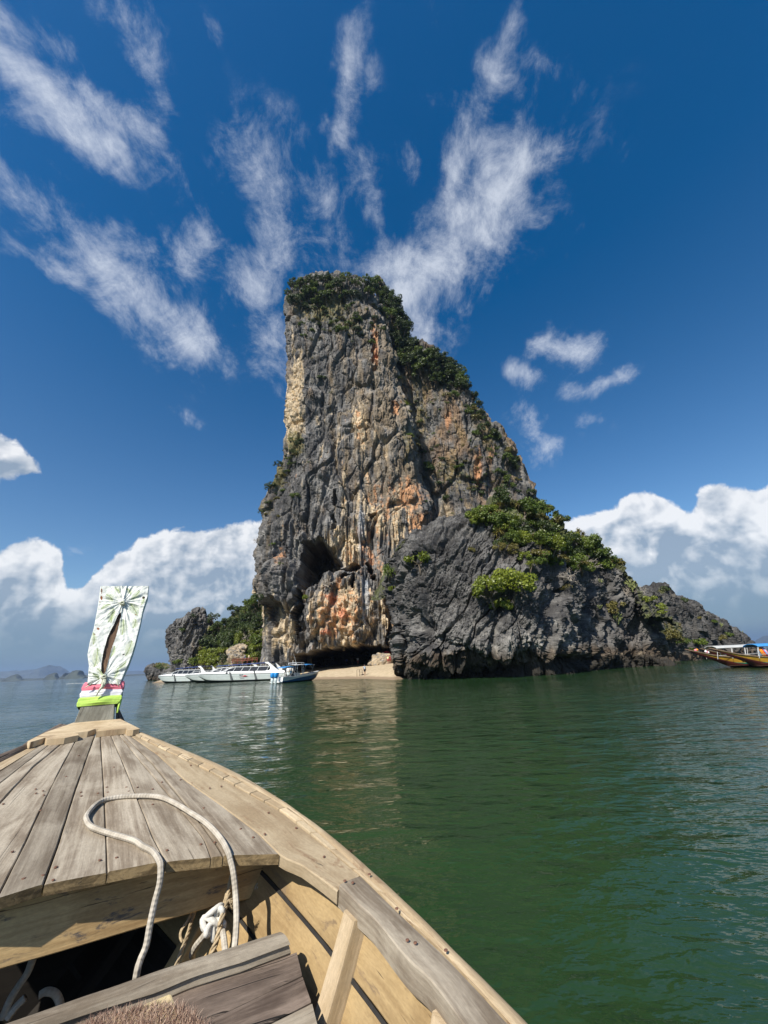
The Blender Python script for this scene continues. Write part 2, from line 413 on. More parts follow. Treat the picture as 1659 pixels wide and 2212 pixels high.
def lerp(a, b, t):
    t = np.asarray(t)[..., None]; return a * (1 - t) + b * t
def normals(P):
    du = np.gradient(P, axis=1); dv = np.gradient(P, axis=0)
    N = np.cross(du, dv); N /= np.linalg.norm(N, axis=-1, keepdims=True) + 1e-9
    return N
def make_rock_mat(name, bump=.35, s=1.0):
    m, nt, p, out = mat_new(name)
    at = nd(nt, 'ShaderNodeAttribute', attribute_name='Col')
    tc = nd(nt, 'ShaderNodeTexCoord'); o = tc.outputs['Object']
    st = vmt(nt, 'MULTIPLY', o, (1, 1, .22))
    a = noise(nt, o, 3.2 * s, 6, .68, .4); b = noise(nt, st, 2.6 * s, 7, .68, .8); c = noise(nt, o, .5 * s, 4, .6)
    f = mth(nt, 'ADD', mapr(nt, a.outputs[0], .3, .7, .76, 1.24), mth(nt, 'MULTIPLY', mth(nt, 'SUBTRACT', b.outputs[0], .5), 1.7))
    f = mth(nt, 'MULTIPLY', f, mapr(nt, c.outputs[0], .3, .7, .8, 1.2))
    f = mth(nt, 'MAXIMUM', f, .25)
    cc = nd(nt, 'ShaderNodeVectorMath', {0: at.outputs['Color']}, operation='SCALE'); nt.links.new(f, cc.inputs['Scale'])
    nt.links.new(cc.outputs[0], p.inputs['Base Color']); p.inputs['Roughness'].default_value = .85
    p.inputs['Specular IOR Level'].default_value = .25
    h = mth(nt, 'ADD', a.outputs[0], mth(nt, 'MULTIPLY', b.outputs[0], .8))
    bp_ = nd(nt, 'ShaderNodeBump', {'Strength': bump, 'Distance': .35 / s, 'Height': h}); nt.links.new(bp_.outputs[0], p.inputs['Normal'])
    return m
ROCKM = make_rock_mat('limestone', .22)
ROCKC = make_rock_mat('jointed_limestone', .45, 1.7)

SURF = []                                  # every rock surface, used to seat plants on it
def add_surf(P, N):
    SURF.append((P.reshape(-1, 3), N.reshape(-1, 3)))

def displace(P, N, cfg):
    Q = P
    d = cfg.get('big', 1.0) * fbm(Q / cfg.get('bigs', 9.0), 4, seed=cfg['seed'])
    fl = cfg.get('flute', 0)
    if fl:
        F_ = Q * np.array([.38, .38, .045]) + fbm(Q * .12, 2, seed=9)[..., None] * .5
        d = d + fl * (ridged(F_, 4, .55, seed=cfg['seed'] + 1) - .45)
    for sc, amp, crack in cfg.get('blocks', []):
        R_ = cfg.get('rot', np.eye(3))
        W = (Q + fbm(Q * .5 / sc, 2, seed=6)[..., None] * sc * .35) @ R_ / (sc * np.array(cfg.get('ani', (1, 1, 1.5))))
        f1, f2, h = voronoi(W, cfg['seed'])
        d = d + amp * (h - .5) * 2 * sstep(0, .12, f2 - f1) - crack * np.exp(-((f2 - f1) / .07) ** 2)
    d = d + cfg.get('mid', .35) * ridged(Q * .55, 4, .6, seed=cfg['seed'] + 4) + cfg.get('fine', .12) * ridged(Q * 2.1, 3, .6, seed=cfg['seed'] + 7)
    return P + N * d[..., None], d

def finish_rock(name, P, col, mat, label=None, parent=None, closed=False, flip=False):
    n, m = P.shape[:2]
    Fq = grid_faces(n, m, closed)
    if flip: Fq = Fq[:, ::-1]
    me = np_mesh(name, P.reshape(-1, 3), Fq, False)
    set_col(me, col.reshape(-1, 3)); 
    N = normals(P); add_surf(P, N)
    return link(name, me, mat, parent)

def ell(u, v, L):
    """sum of soft ellipses (cx, cy, rx, ry, weight) over picture-plane positions measured on the photograph"""
    r = 0
    for cx, cy, rx, ry, w in L:
        r = np.maximum(r, w * np.exp(-(((u - cx) / rx) ** 2 + ((v - cy) / ry) ** 2) ** 1.3))
    return r

# ---- the tall tower: main pillar
def loft_rows(ys, xl, xr, yc, b, nth, expo=.62, side=.55, arc=(-.42, 1.42), lid=0):
    """rows measured on the photograph -> cross-sections; arc: share of the half circle, 0..1 = left to right along the front"""
    T = math.pi * (1 - np.linspace(arc[0], arc[1], nth))
    TT = np.linspace(T[0], T[-1], 6000)
    fc = lambda q: np.sign(np.cos(q)) * np.abs(np.cos(q)) ** expo
    fs = lambda q: np.sign(np.sin(q)) * np.abs(np.sin(q)) ** expo
    seg = np.hypot(np.diff(fc(TT)), .75 * np.diff(fs(TT))); cum = np.concatenate([[0], np.cumsum(seg)])
    T = np.interp(np.linspace(0, cum[-1], nth), cum, TT); ct, st = fc(T), fs(T)
    rows = []
    for i, y in enumerate(ys):
        Yw = yc[i] - side * b[i]
        L = ay(xl[i], y, Yw); R_ = ay(xr[i], y, Yw)
        c = (L + R_) / 2; a = (R_ - L) / 2; c = c.copy(); c[1] = yc[i]
        rows.append(c + a * ct[:, None] + np.array([0, -b[i], 0]) * st[:, None])
    return np.array(rows)

tower = thing('rock_tower', 'towering sheer limestone rock with flat bushy top and a dark cave above the beach', 'rock', (-6, 100, 0))
def build_pillar():
    LP = [(622, 640), (632, 624), (650, 617), (700, 615), (760, 614), (820, 616), (880, 617), (940, 617), (985, 603), (1030, 591), (1075, 577), (1110, 564), (1150, 554), (1190, 548), (1215, 549), (1235, 556), (1250, 563), (1275, 566), (1300, 565), (1350, 561), (1400, 559), (1432, 557), (1475, 556)]
    RP = [(622, 786), (632, 806), (650, 824), (700, 842), (760, 856), (820, 868), (880, 884), (960, 902), (1040, 918), (1100, 928), (1180, 934), (1300, 934), (1475, 930)]
    nr = 640
    t = np.linspace(0, 1, nr); ys = 622 + (1475 - 622) * t
    xl = pl(ys, LP); xr = pl(ys, RP)
    b = 15 + 5 * sstep(700, 1300, ys); yc = np.full(nr, 103.0) + 2 * sstep(1000, 606, ys)
    # top rounding
    P = loft_rows(ys, xl, xr, yc, b, 470, .55, .6, (-.25, 1.22))
    # lid
    top = P[0]; c = top.mean(0) + np.array([0, 6, 0]); lid = []
    for s in np.linspace(.05, .999, 26):
        q = top * (1 - s) + c * s; q[:, 2] += 3.0 * math.sin(s * math.pi / 2); lid.append(q)
    P = np.concatenate([np.array(lid)[::-1], P]); nl = len(lid)
    N = normals(P)
    if N[len(N) // 2, 235, 1] > 0: N = -N
    u, v, w = proj(P)
    front = (N[..., 1] < .35).astype(float)
    P2, d = displace(P, N, dict(seed=1, big=1.9, bigs=11, flute=.85, blocks=[(6.5, .55, .9), (2.6, .26, .40), (1.1, .10, .16)], ani=(1, 1, 2.6), mid=.26, fine=.14))
    # features
    def dent(cx, cy, rx, ry, dep, p=1.0):
        e = ((u - cx - 13 * fbm(P * .35, 4, seed=20)) / rx) ** 2 + ((v - cy - 13 * fbm(P * .35, 2, seed=21)) / ry) ** 2
        return dep * sstep(1.25, .55, e)
    D = 0
    D = np.maximum(D, dent(685, 1204, 33, 41, 13)); D = np.maximum(D, dent(712, 1222, 24, 22, 8)); D = np.maximum(D, dent(672, 1235, 24, 34, 8))
    for q in [(762, 1224, 16, 9, 5), (799, 1226, 6, 13, 5), (748, 1229, 8, 6, 3), (803, 1250, 7, 8, 3), (755, 1247, 14, 5, 3), (768, 1262, 5, 12, 3), (664, 1262, 11, 14, 5), (905, 1160, 7, 10, 3.0),
              (807, 1112, 9, 6, 2), (722, 1075, 4, 12, 2), (650, 1330, 5, 55, 4.5), (838, 1330, 6, 70, 2.5), (600, 1325, 18, 30, 2.5), (720, 1135, 4, 20, 1.5), (810, 760, 5, 40, 1.5), (850, 890, 7, 22, 1.2)]:
        D = np.maximum(D, dent(*q))
    ceil = pl(u, [(540, 1460), (630, 1436), (641, 1410), (668, 1402), (700, 1393), (760, 1392), (810, 1386), (845, 1392), (862, 1402), (880, 1440)]) + 5 + 11 * fbm(P * np.array([.5, .5, .05]), 4, seed=22)
    g = sstep(0, 7, v - ceil) * sstep(628, 640, u) * sstep(935, 860, u)
    shell = 1 - .65 * sstep(.35, .6, np.abs(perlin(P * np.array([.16, .16, .02]), 31)))
    D = np.maximum(D, g * 24)
    # bulge under the cave
    bul = 3.6 * np.sqrt(np.clip(1 - ((u - 738) / 82) ** 2 - ((v - 1318) / 84) ** 2, 0, 1))
    bul = bul + 1.5 * np.sqrt(np.clip(1 - ((u - 735) / 34) ** 2 - ((v - 1250) / 26) ** 2, 0, 1))
    bul = bul + 3.2 * np.sqrt(np.clip(1 - ((u - 610) / 42) ** 2 - ((v - 1265) / 62) ** 2, 0, 1))
    # hanging draperies at the foot of the wall
    dr = (ridged(P * np.array([.55, .55, .02]), 3, .6, seed=33) - .3) * 2.2 * sstep(1080, 1180, v) * sstep(560, 600, u)
    fold = 2.2 * sstep(860, 905, v) * ell(u, v, [(760, 1000, 70, 170, 1.0)]) * (ridged(P * np.array([.2, .2, .03]), 2, .5, seed=35) - .3)
    dr = dr * (1 - .75 * ell(u, v, [(735, 1315, 66, 66, 1.0)]))
    D = D * (1 + .22 * fbm(P * .35, 4, seed=24))
    rough = 2.0 * (voronoi(P / 1.5, 5)[0] - .5) * ell(u, v, [(735, 1335, 70, 60, 1.0)])
    P2 = P2 + N * ((bul + dr + fold + rough) * front * (1 - np.clip(D / 3, 0, 1)))[..., None] + np.array([0, 1.0, 0]) * (D * front)[..., None]
    # colours
    n1 = fbm(P2 * np.array([.45, .45, .05]), 4, seed=40); n2 = fbm(P2 * np.array([.9, .9, .12]), 4, seed=41); n3 = fbm(P2 * .25, 4, seed=42); n4 = fbm(P2 * 1.1, 4, seed=43)
    col = lerp(DARK * 1.25, GREY * 1.12, sstep(-.45, .5, n3 + n2 * .6))
    col = lerp(col, LGREY, sstep(.15, .7, n1 + .4 * n4) * .7)
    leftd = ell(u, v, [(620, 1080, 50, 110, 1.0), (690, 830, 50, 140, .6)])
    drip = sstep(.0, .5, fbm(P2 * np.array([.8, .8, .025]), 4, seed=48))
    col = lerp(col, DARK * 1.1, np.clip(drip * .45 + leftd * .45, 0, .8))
    col = lerp(col, np.array([.20, .145, .095]), sstep(.1, .6, fbm(P2 * np.array([.3, .3, .09]), 4, seed=47)) * .5)
    col = lerp(col, OCHRE * .8, sstep(.15, .6, ell(u, v, [(820, 900, 90, 260, .55), (860, 1050, 60, 120, .6)]) + fbm(P2 * np.array([.5, .5, .07]), 4, seed=49) * .7) * .35)
    W = ell(u, v, [(640, 850, 22, 100, 1.15), (630, 920, 18, 60, 1.0), (636, 760, 14, 60, .8), (775, 930, 26, 80, .72), (745, 1000, 26, 80, .55), (820, 980, 60, 90, .42), (690, 1050, 60, 120, .3), (800, 1120, 100, 75, .62), (760, 1180, 75, 60, .85), (870, 1130, 45, 90, .75),
                   (735, 1330, 85, 80, .95), (620, 1360, 36, 70, .85), (575, 1320, 12, 80, .9), (845, 1300, 60, 110, .8), (700, 900, 50, 20, .35), (660, 1290, 14, 60, .55), (610, 1180, 14, 60, .32)])
    cr = sstep(.36, .74, W + n1 * .62 + n2 * .5 - .10)
    col = lerp(col, lerp(CREAM, OCHRE * 1.25, sstep(-.1, .6, n4)), cr * .92)
    WO = ell(u, v, [(812, 755, 7, 45, 1.0), (808, 700, 5, 30, .6), (855, 880, 10, 18, .9), (775, 930, 16, 50, .42), (885, 1070, 30, 50, .72), (905, 1140, 26, 40, .8), (830, 1080, 60, 70, .42), (800, 1190, 60, 70, .45),
                    (870, 1300, 26, 90, .62), (740, 1330, 70, 60, .62), (735, 1268, 18, 16, .6), (610, 1195, 8, 24, .7), (1000, 1000, 1, 1, 0)])
    orr = sstep(.34, .74, WO + n2 * .6 + n4 * .4 - .03)
    col = lerp(col, ORANGE * 1.15, orr * .85)
    WR = ell(u, v, [(722, 1297, 16, 16, .9), (745, 1332, 14, 16, .85), (712, 1368, 26, 9, .7), (765, 1350, 10, 20, .5), (813, 765, 4, 25, .8)])
    col = lerp(col, RED * 1.25, sstep(.45, .8, WR + n4 * .4) * .8)
    veg = ell(u, v, [(700, 660, 90, 50, .75), (640, 960, 22, 36, .9), (600, 1030, 18, 50, .75), (575, 1090, 12, 40, .6), (760, 700, 60, 40, .5), (860, 740, 30, 80, .6), (880, 960, 16, 90, .6), (690, 820, 30, 20, .4), (640, 720, 30, 40, .3)])
    col = lerp(col, lerp(MOSS, DRY, sstep(-.3, .4, n4)), sstep(.4, .75, veg + n4 * .35 + n3 * .2) * .8)
    blue = sstep(.5, .9, ell(u, v, [(780, 1150, 12, 70, .9), (790, 1290, 10, 80, .9), (760, 1110, 30, 30, .6), (870, 1330, 8, 70, .7)]) + n1 * .4)
    col = lerp(col, np.array([.27, .30, .34]), blue * .7)
    cave = np.clip(D / 10, 0, 1); col = lerp(col, BROWN * .8, cave * .8)  # hollows turn dark brown with depth, shade put into the colour
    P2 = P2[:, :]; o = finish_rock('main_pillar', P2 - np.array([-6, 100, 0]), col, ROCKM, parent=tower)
    SURF[-1] = (P2.reshape(-1, 3), normals(P2).reshape(-1, 3))
build_pillar()

def build_flank():
    LP = [(652, 812), (700, 814), (800, 830), (1000, 860), (1475, 880)]
    RP = [(652, 832), (672, 846), (700, 856), (738, 870), (765, 888), (785, 920), (797, 952), (812, 980), (838, 1002), (870, 1022), (900, 1044), (930, 1068), (960, 1094), (1000, 1116), (1040, 1136), (1075, 1156), (1130, 1180), (1250, 1210), (1475, 1250)]
    nr = 470; ys = np.linspace(652, 1475, nr)
    xl = pl(ys, LP); xr = pl(ys, RP)
    b = np.full(nr, 17.0); yc = 116 + 0 * ys
    P = loft_rows(ys, xl, xr, yc, b, 380, .8, .35, (-.05, 1.25))
    N = normals(P)
    if N[nr // 2, 190, 1] > 0: N = -N
    top = P[0]; c = top.mean(0); lid = [top * (1 - s) + c * s for s in np.linspace(.1, .99, 6)][::-1]
    P = np.concatenate([np.array(lid), P]); N = np.concatenate([N[:1].repeat(6, 0), N])
    P2, d = displace(P, N, dict(seed=2, big=2.6, bigs=12, flute=1.2, blocks=[(6.0, 1.0, .7), (2.4, .35, .3)], ani=(1, 1, 2.2), mid=.38, fine=.12))
    u, v, w = proj(P)
    n1 = fbm(P2 * np.array([.4, .4, .06]), 4, seed=50); n2 = fbm(P2 * np.array([.9, .9, .14]), 4, seed=51); n3 = fbm(P2 * .2, 4, seed=52); n4 = fbm(P2 * .9, 4, seed=53)
    col = lerp(DARK * 1.2, GREY * 1.05, sstep(-.45, .5, n3 + n2 * .6))
    col = lerp(col, LGREY, sstep(.3, .8, n1 + n4 * .4) * .6)
    col = lerp(col, np.array([.19, .125, .075]), sstep(-.05, .5, fbm(P2 * np.array([.25, .25, .08]), 4, seed=57)) * .8)
    col = lerp(col, OCHRE * .75, sstep(.1, .6, fbm(P2 * np.array([.4, .4, .08]), 4, seed=58)) * .55)
    WO = ell(u, v, [(1032, 1010, 12, 45, 1.0), (968, 905, 10, 26, .8), (1060, 985, 7, 24, .75), (1065, 1050, 8, 24, .6), (878, 850, 16, 70, .65), (920, 1120, 40, 40, .6), (1045, 1060, 40, 30, .35), (900, 1080, 20, 40, .7)])
    col = lerp(col, ORANGE * 1.1, sstep(.45, .85, WO + n2 * .45 + .1 * n4) * .85)
    WC = ell(u, v, [(960, 1110, 60, 50, .62), (1050, 1060, 50, 40, .4), (1000, 900, 60, 60, .25)])
    col = lerp(col, CREAM * .8, sstep(.45, .9, WC + n1 * .5) * .8)
    veg = ell(u, v, [(930, 820, 90, 60, .55), (900, 900, 36, 110, .55), (980, 1020, 60, 50, .52), (1050, 940, 60, 60, .42), (860, 720, 40, 80, .7), (960, 1060, 60, 30, .45)])
    col = lerp(col, lerp(MOSS, DRY, sstep(-.4, .3, n4)), sstep(.35, .72, veg + n4 * .35 + n3 * .2) * .75)
    finish_rock('rear_wall', P2 - np.array([-6, 100, 0]), col, ROCKM, parent=tower)
    SURF[-1] = (P2.reshape(-1, 3), normals(P2).reshape(-1, 3))
build_flank()

# ---- ribbon rocks: foot line + crest line, profile between
def ribbon(foot, crest, nu, nv, prof, over=.25, under=(1.6, .9)):
    F_ = spline(foot, nu); C_ = spline(crest, nu)
    v = np.linspace(-.05, 1 + over, nv)
    out = np.zeros((nv, nu, 3))
    inw = C_ - F_; inw[:, 2] = 0; L = np.linalg.norm(inw, axis=1)[:, None] + 1e-6; inw /= L
    for i, t in enumerate(v):
        s = np.interp(t, [p[0] for p in prof], [p[1] for p in prof])       # setback share
        z = np.interp(t, [p[0] for p in prof], [p[2] for p in prof])
        q = F_ + inw * L * s; q[:, 2] = F_[:, 2] + (C_[:, 2] - F_[:, 2]) * z
        cut = under[0] * sstep(.0, .02, .05 - abs(t) + .02) if False else under[0] * math.exp(-((t - .0) / .085) ** 2)
        q = q + inw * cut
        out[i] = q
    return out

PROF = [(-.1, -.02, -.12), (0, 0, 0), (.1, -.05, .10), (.25, -.06, .25), (.45, .04, .48), (.65, .22, .70), (.82, .5, .87), (.93, .76, .965), (1.0, 1.0, 1.0), (1.12, 1.5, .97), (1.3, 2.4, .7)]
def at_d(x, y, dist):                    # point of the picture at a ground distance
    d = ray(x, y); return EYE + d * (dist / math.hypot(d[0], d[1]))

boulder = thing('headland_rock', 'dark grey jointed limestone headland, undercut at the waterline, with green scrub on its crown', 'rock', (20, 62, 0))
def build_boulder():
    ft = [(4.5, 70, 0), (2.4, 62, 0), (1.2, 55.5, 0)] + [tuple(az(x, y, 0)) for x, y in [(858, 1466), (905, 1470), (1000, 1468), (1100, 1464), (1200, 1458), (1290, 1447), (1360, 1441), (1430, 1436)]] + [(48, 78, 0)]
    cr = []
    cp = [(850, 1225, 72), (846, 1212, 66), (852, 1200, 60), (862, 1178, 57), (905, 1148, 58), (985, 1118, 58), (1080, 1100, 60), (1180, 1128, 64), (1268, 1172, 68), (1335, 1232, 71), (1385, 1285, 74), (1405, 1330, 84)]
    for x, y, dd in cp: cr.append(tuple(at_d(x, y, dd)))
    P = ribbon(ft, cr, 640, 400, PROF, .3, (3.6, 0))
    N = normals(P)
    if N[150, 300, 1] > 0: N = -N
    a = math.radians(-34); ca, sa = math.cos(a), math.sin(a)
    R_ = np.array([[ca, 0, -sa], [0, 1, 0], [sa, 0, ca]])
    P2, d = displace(P, N, dict(seed=3, big=1.5, bigs=7, flute=0, blocks=[(4.8, .85, .6), (2.1, .42, .36), (.8, .14, .12)], rot=R_, ani=(.7, 1, 2.0), mid=.50, fine=.24))
    fd = (.3 + .7 * sstep(20, 110, np.arange(640)))[None, :]; P2 = P + (P2 - P) * fd[..., None]
    # long oblique joints
    q = (P @ R_)[..., 0] / 2.6 + .5 * fbm(P * .15, 3, seed=60); cr_ = np.abs(q - np.round(q))
    msk = sstep(-.1, .3, fbm(P * .12, 2, seed=61))
    P2 = P2 - N * (np.exp(-(cr_ / .035) ** 2) * 1.3 * msk * (fd - .3))[..., None]
    u, v, w = proj(P)
    z = P2[..., 2]
    lip = np.exp(-((z - 2.6) / 1.6) ** 2) * (ridged(P * np.array([.5, .5, .1]), 3, .6, seed=62) - .2) * 1.3
    P2 = P2 + N * (lip * (fd - .28))[..., None]
    hollow = 2.0 * ell(u, v, [(905, 1350, 26, 30, 1.0), (1010, 1420, 60, 14, .7), (1230, 1425, 40, 12, 1.0), (890, 1390, 30, 20, .6)])
    P2 = P2 - N * hollow[..., None]
    n3 = fbm(P2 * .25, 4, seed=63); n4 = fbm(P2 * 1.2, 4, seed=64); n2 = fbm(P2 * np.array([.8, .8, .3]), 4, seed=65)
    col = lerp(DARK * .95, GREY * .8, sstep(-.5, .55, n3 + n4 * .6))
    WL = ell(u, v, [(1000, 1370, 140, 60, .5), (1120, 1390, 160, 40, .55), (1240, 1350, 70, 60, .4)])
    col = lerp(col, LGREY * .95, sstep(.3, .85, WL + n2 * .4 + n4 * .25) * .75)
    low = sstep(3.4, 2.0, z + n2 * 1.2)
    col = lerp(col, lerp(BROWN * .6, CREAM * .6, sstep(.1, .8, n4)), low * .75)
    col = lerp(col, np.array([.030, .027, .022]), sstep(1.9, .9, z + .4 * n2))  # near-black foot, shade of the undercut painted into the rock colour
    rd = ell(u, v, [(1130, 1200, 60, 30, .5), (1180, 1250, 60, 40, .45), (1350, 1380, 60, 60, .5)])
    col = lerp(col, np.array([.085, .07, .062]), sstep(.3, .7, rd + n3 * .3) * .7)
    veg = ell(u, v, [(1120, 1110, 90, 45, 1.0), (1200, 1150, 90, 40, .95), (1300, 1210, 40, 25, .7)]) + .6 * sstep(.98, 1.05, np.linspace(-.05, 1.3, 400))[:, None]
    col = lerp(col, MOSS, sstep(.45, .7, veg + n4 * .3) * .8)
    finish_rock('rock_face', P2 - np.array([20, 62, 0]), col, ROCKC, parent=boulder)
    SURF[-1] = (P2.reshape(-1, 3), normals(P2).reshape(-1, 3))
build_boulder()

def loft2(rows, nr, nth, depth, expo=.7, arc=(-.25, 1.25)):
    """rows: (y, xl, xr, Yl, Yr) measured on the photograph, top to bottom"""
    R_ = np.array(rows, float); t = np.linspace(0, 1, nr); yy = R_[0, 0] + (R_[-1, 0] - R_[0, 0]) * t
    f = [np.interp(yy, R_[:, 0], R_[:, k]) for k in range(1, 5)]
    T = math.pi * (1 - np.linspace(arc[0], arc[1], 4000))
    fc = np.sign(np.cos(T)) * np.abs(np.cos(T)) ** expo; fs = np.sign(np.sin(T)) * np.abs(np.sin(T)) ** expo
    cum = np.concatenate([[0], np.cumsum(np.hypot(np.diff(fc), .6 * np.diff(fs)))]); q_ = np.linspace(0, cum[-1], nth)
    ct, st = np.interp(q_, cum, fc), np.interp(q_, cum, fs); out = []
    for i in range(nr):
        L = ay(f[0][i], yy[i], f[2][i]); Rr = ay(f[1][i], yy[i], f[3][i]); c = (L + Rr) / 2; a = (Rr - L) / 2
        n = np.array([a[1], -a[0], 0.0]); n /= np.linalg.norm(n) + 1e-9; d = depth * min(1, .35 + 1.4 * math.sqrt(t[i]))
        out.append(c - n * d * .8 + a * ct[:, None] + n * (st * d)[:, None])
    P = np.array(out); c = P[0].mean(0); lid = [P[0] * (1 - s_) + c * s_ + np.array([0, 0, .3 * s_]) for s_ in np.linspace(.12, .995, 7)][::-1]
    return np.concatenate([np.array(lid), P])
def blob_rock(name, label, cat, loc, rows, depth, nr, nth, seed, cfg=None, tint=1.0, veg=None, mat=None, red=None, cream=0.0, expo=.7, skirt=True):
    t = thing(name, label, cat, loc)
    P = loft2(rows, nr, nth, depth, expo); N = normals(P)
    if (N[nr // 2, nth // 2] @ (EYE - P[nr // 2, nth // 2])) < 0: N = -N
    c = dict(seed=seed, big=1.0, bigs=7, blocks=[(2.6, .5, .4), (1.0, .25, .2)], mid=.4, fine=.15)
    if cfg: c.update(cfg)
    P2, d = displace(P, N, c); u, v, w = proj(P); z = P2[..., 2]
    n3 = fbm(P2 * .25, 4, seed=seed + 63); n4 = fbm(P2 * 1.2, 4, seed=seed + 64); n2 = fbm(P2 * np.array([.8, .8, .15]), 4, seed=seed)
    col = lerp(DARK * tint, GREY * .9 * tint, sstep(-.5, .55, n3 + n4 * .5))
    col = lerp(col, LGREY * .9, sstep(.35, .9, n2 + n4 * .3) * .5)
    if cream: col = lerp(col, CREAM * .7, sstep(.1, .7, n2 + cream - .4) * .6)
    if red: col = lerp(col, RED * .7, sstep(.4, .7, ell(u, v, red) + n4 * .2))
    if veg: col = lerp(col, lerp(MOSS, DRY, sstep(0, .5, n4)), sstep(.4, .7, ell(u, v, veg) + n4 * .3) * .85)
    col = lerp(col, BROWN * .7, sstep(2.2, 1.0, z + n2) * .7)
    finish_rock('rock_face', P2 - np.array(loc), col, mat or ROCKC, parent=t)
    SURF[-1] = (P2.reshape(-1, 3), normals(P2).reshape(-1, 3))
    return t
blob_rock('low_rock', 'lower dark brown rock sloping down to the right behind the yellow boats', 'rock', (60, 85, 0),
          [(1263, 1425, 1431, 84, 86), (1272, 1410, 1444, 82, 88), (1284, 1400, 1462, 80, 92), (1300, 1392, 1488, 78, 96), (1324, 1386, 1534, 76, 102), (1350, 1382, 1586, 75, 106), (1378, 1378, 1630, 74, 110), (1392, 1376, 1646, 74, 111), (1403, 1375, 1655, 74, 112), (1445, 1370, 1662, 74, 112)],
          9, 300, 420, 11, tint=.72, cfg=dict(big=1.5, blocks=[(2.4, .55, .45), (.9, .25, .2)]), veg=[(1450, 1365, 40, 30, .7), (1430, 1275, 20, 12, .7)])
blob_rock('rock_stack', 'small craggy grey rock stack with jagged top left of the wooded slope', 'rock', (-66, 128, 0),
          [(1324, 420, 430, 128, 128), (1331, 408, 446, 126, 130), (1342, 400, 460, 124, 132), (1356, 397, 468, 124, 133), (1372, 394, 474, 124, 134), (1390, 391, 478, 124, 134), (1408, 390, 484, 124, 134), (1424, 396, 490, 124, 134), (1445, 402, 498, 124, 134), (1475, 404, 506, 124, 134)],
          8, 300, 260, 13, tint=1.1, cfg=dict(big=1.3, bigs=6, flute=.9, blocks=[(2.4, .7, .5), (.9, .3, .2)], ani=(1, 1, 2.2)), red=[(472, 1432, 7, 24, 1.0)], veg=[(450, 1370, 16, 26, .7), (430, 1420, 14, 30, .7)], cream=.25, mat=ROCKM)
blob_rock('shore_rock', 'low dark shore rock with pale waterline at the far left end of the island', 'rock', (-92, 160, 0),
          [(1439, 322, 352, 165, 160), (1443, 310, 378, 165, 155), (1449, 305, 395, 165, 152), (1456, 307, 400, 165, 152), (1463, 314, 402, 165, 150), (1468, 324, 404, 163, 150), (1480, 330, 404, 163, 150)],
          8, 110, 160, 17, tint=.9, cfg=dict(big=1.2, bigs=6), veg=[(350, 1440, 20, 6, .9)])
blob_rock('leaning_slab', 'tilted smooth grey rock slab leaning against the foot of the stack', 'rock', (-80, 138, 0),
          [(1414, 402, 410, 138, 138), (1420, 388, 418, 138, 136), (1432, 374, 424, 140, 134), (1445, 362, 428, 142, 132), (1458, 352, 430, 142, 132), (1475, 348, 432, 142, 132)],
          6, 120, 120, 19, tint=1.25, cfg=dict(big=.6, blocks=[(3.0, .3, .3)], ani=(.5, 1, 2.4)))

# wooded slope between stack and tower
def build_slope():
    t = thing('wooded_slope', 'earth slope under the dense trees between the small stack and the tall rock tower', 'hill', (-45, 120, 0))
    t['kind'] = 'structure'
    ft = [tuple(ay(x, 1461, Y)) for x, Y in [(428, 122), (460, 116), (500, 112), (540, 110), (575, 110)]]
    cr = [tuple(ay(x, y, Y)) for x, y, Y in [(438, 1402, 140), (470, 1370, 138), (500, 1335, 136), (535, 1310, 134), (580, 1295, 132)]]
    P = ribbon(ft, cr, 160, 120, [(-.1, -.1, -.1), (0, 0, 0), (.5, .4, .55), (.8, .7, .85), (1, 1, 1), (1.3, 1.6, .9)], .3, (0, 0)); N = normals(P)
    if N[40, 80, 1] > 0: N = -N
    P2, d = displace(P, N, dict(seed=23, big=1.6, bigs=8, blocks=[(2.0, .4, .2)], mid=.4, fine=.1))
    n4 = fbm(P2 * .6, 4, seed=70); u, v, w = proj(P)
    col = lerp(MOSS * .8, BROWN, sstep(-.2, .6, n4))
    col = lerp(col, CREAM * .7, sstep(.4, .8, ell(u, v, [(500, 1420, 26, 22, 1.0)]) + n4 * .3))
    finish_rock('slope_ground', P2 - np.array([-45, 120, 0]), col, ROCKM, parent=t)
    SURF[-1] = (P2.reshape(-1, 3), normals(P2).reshape(-1, 3))
build_slope()

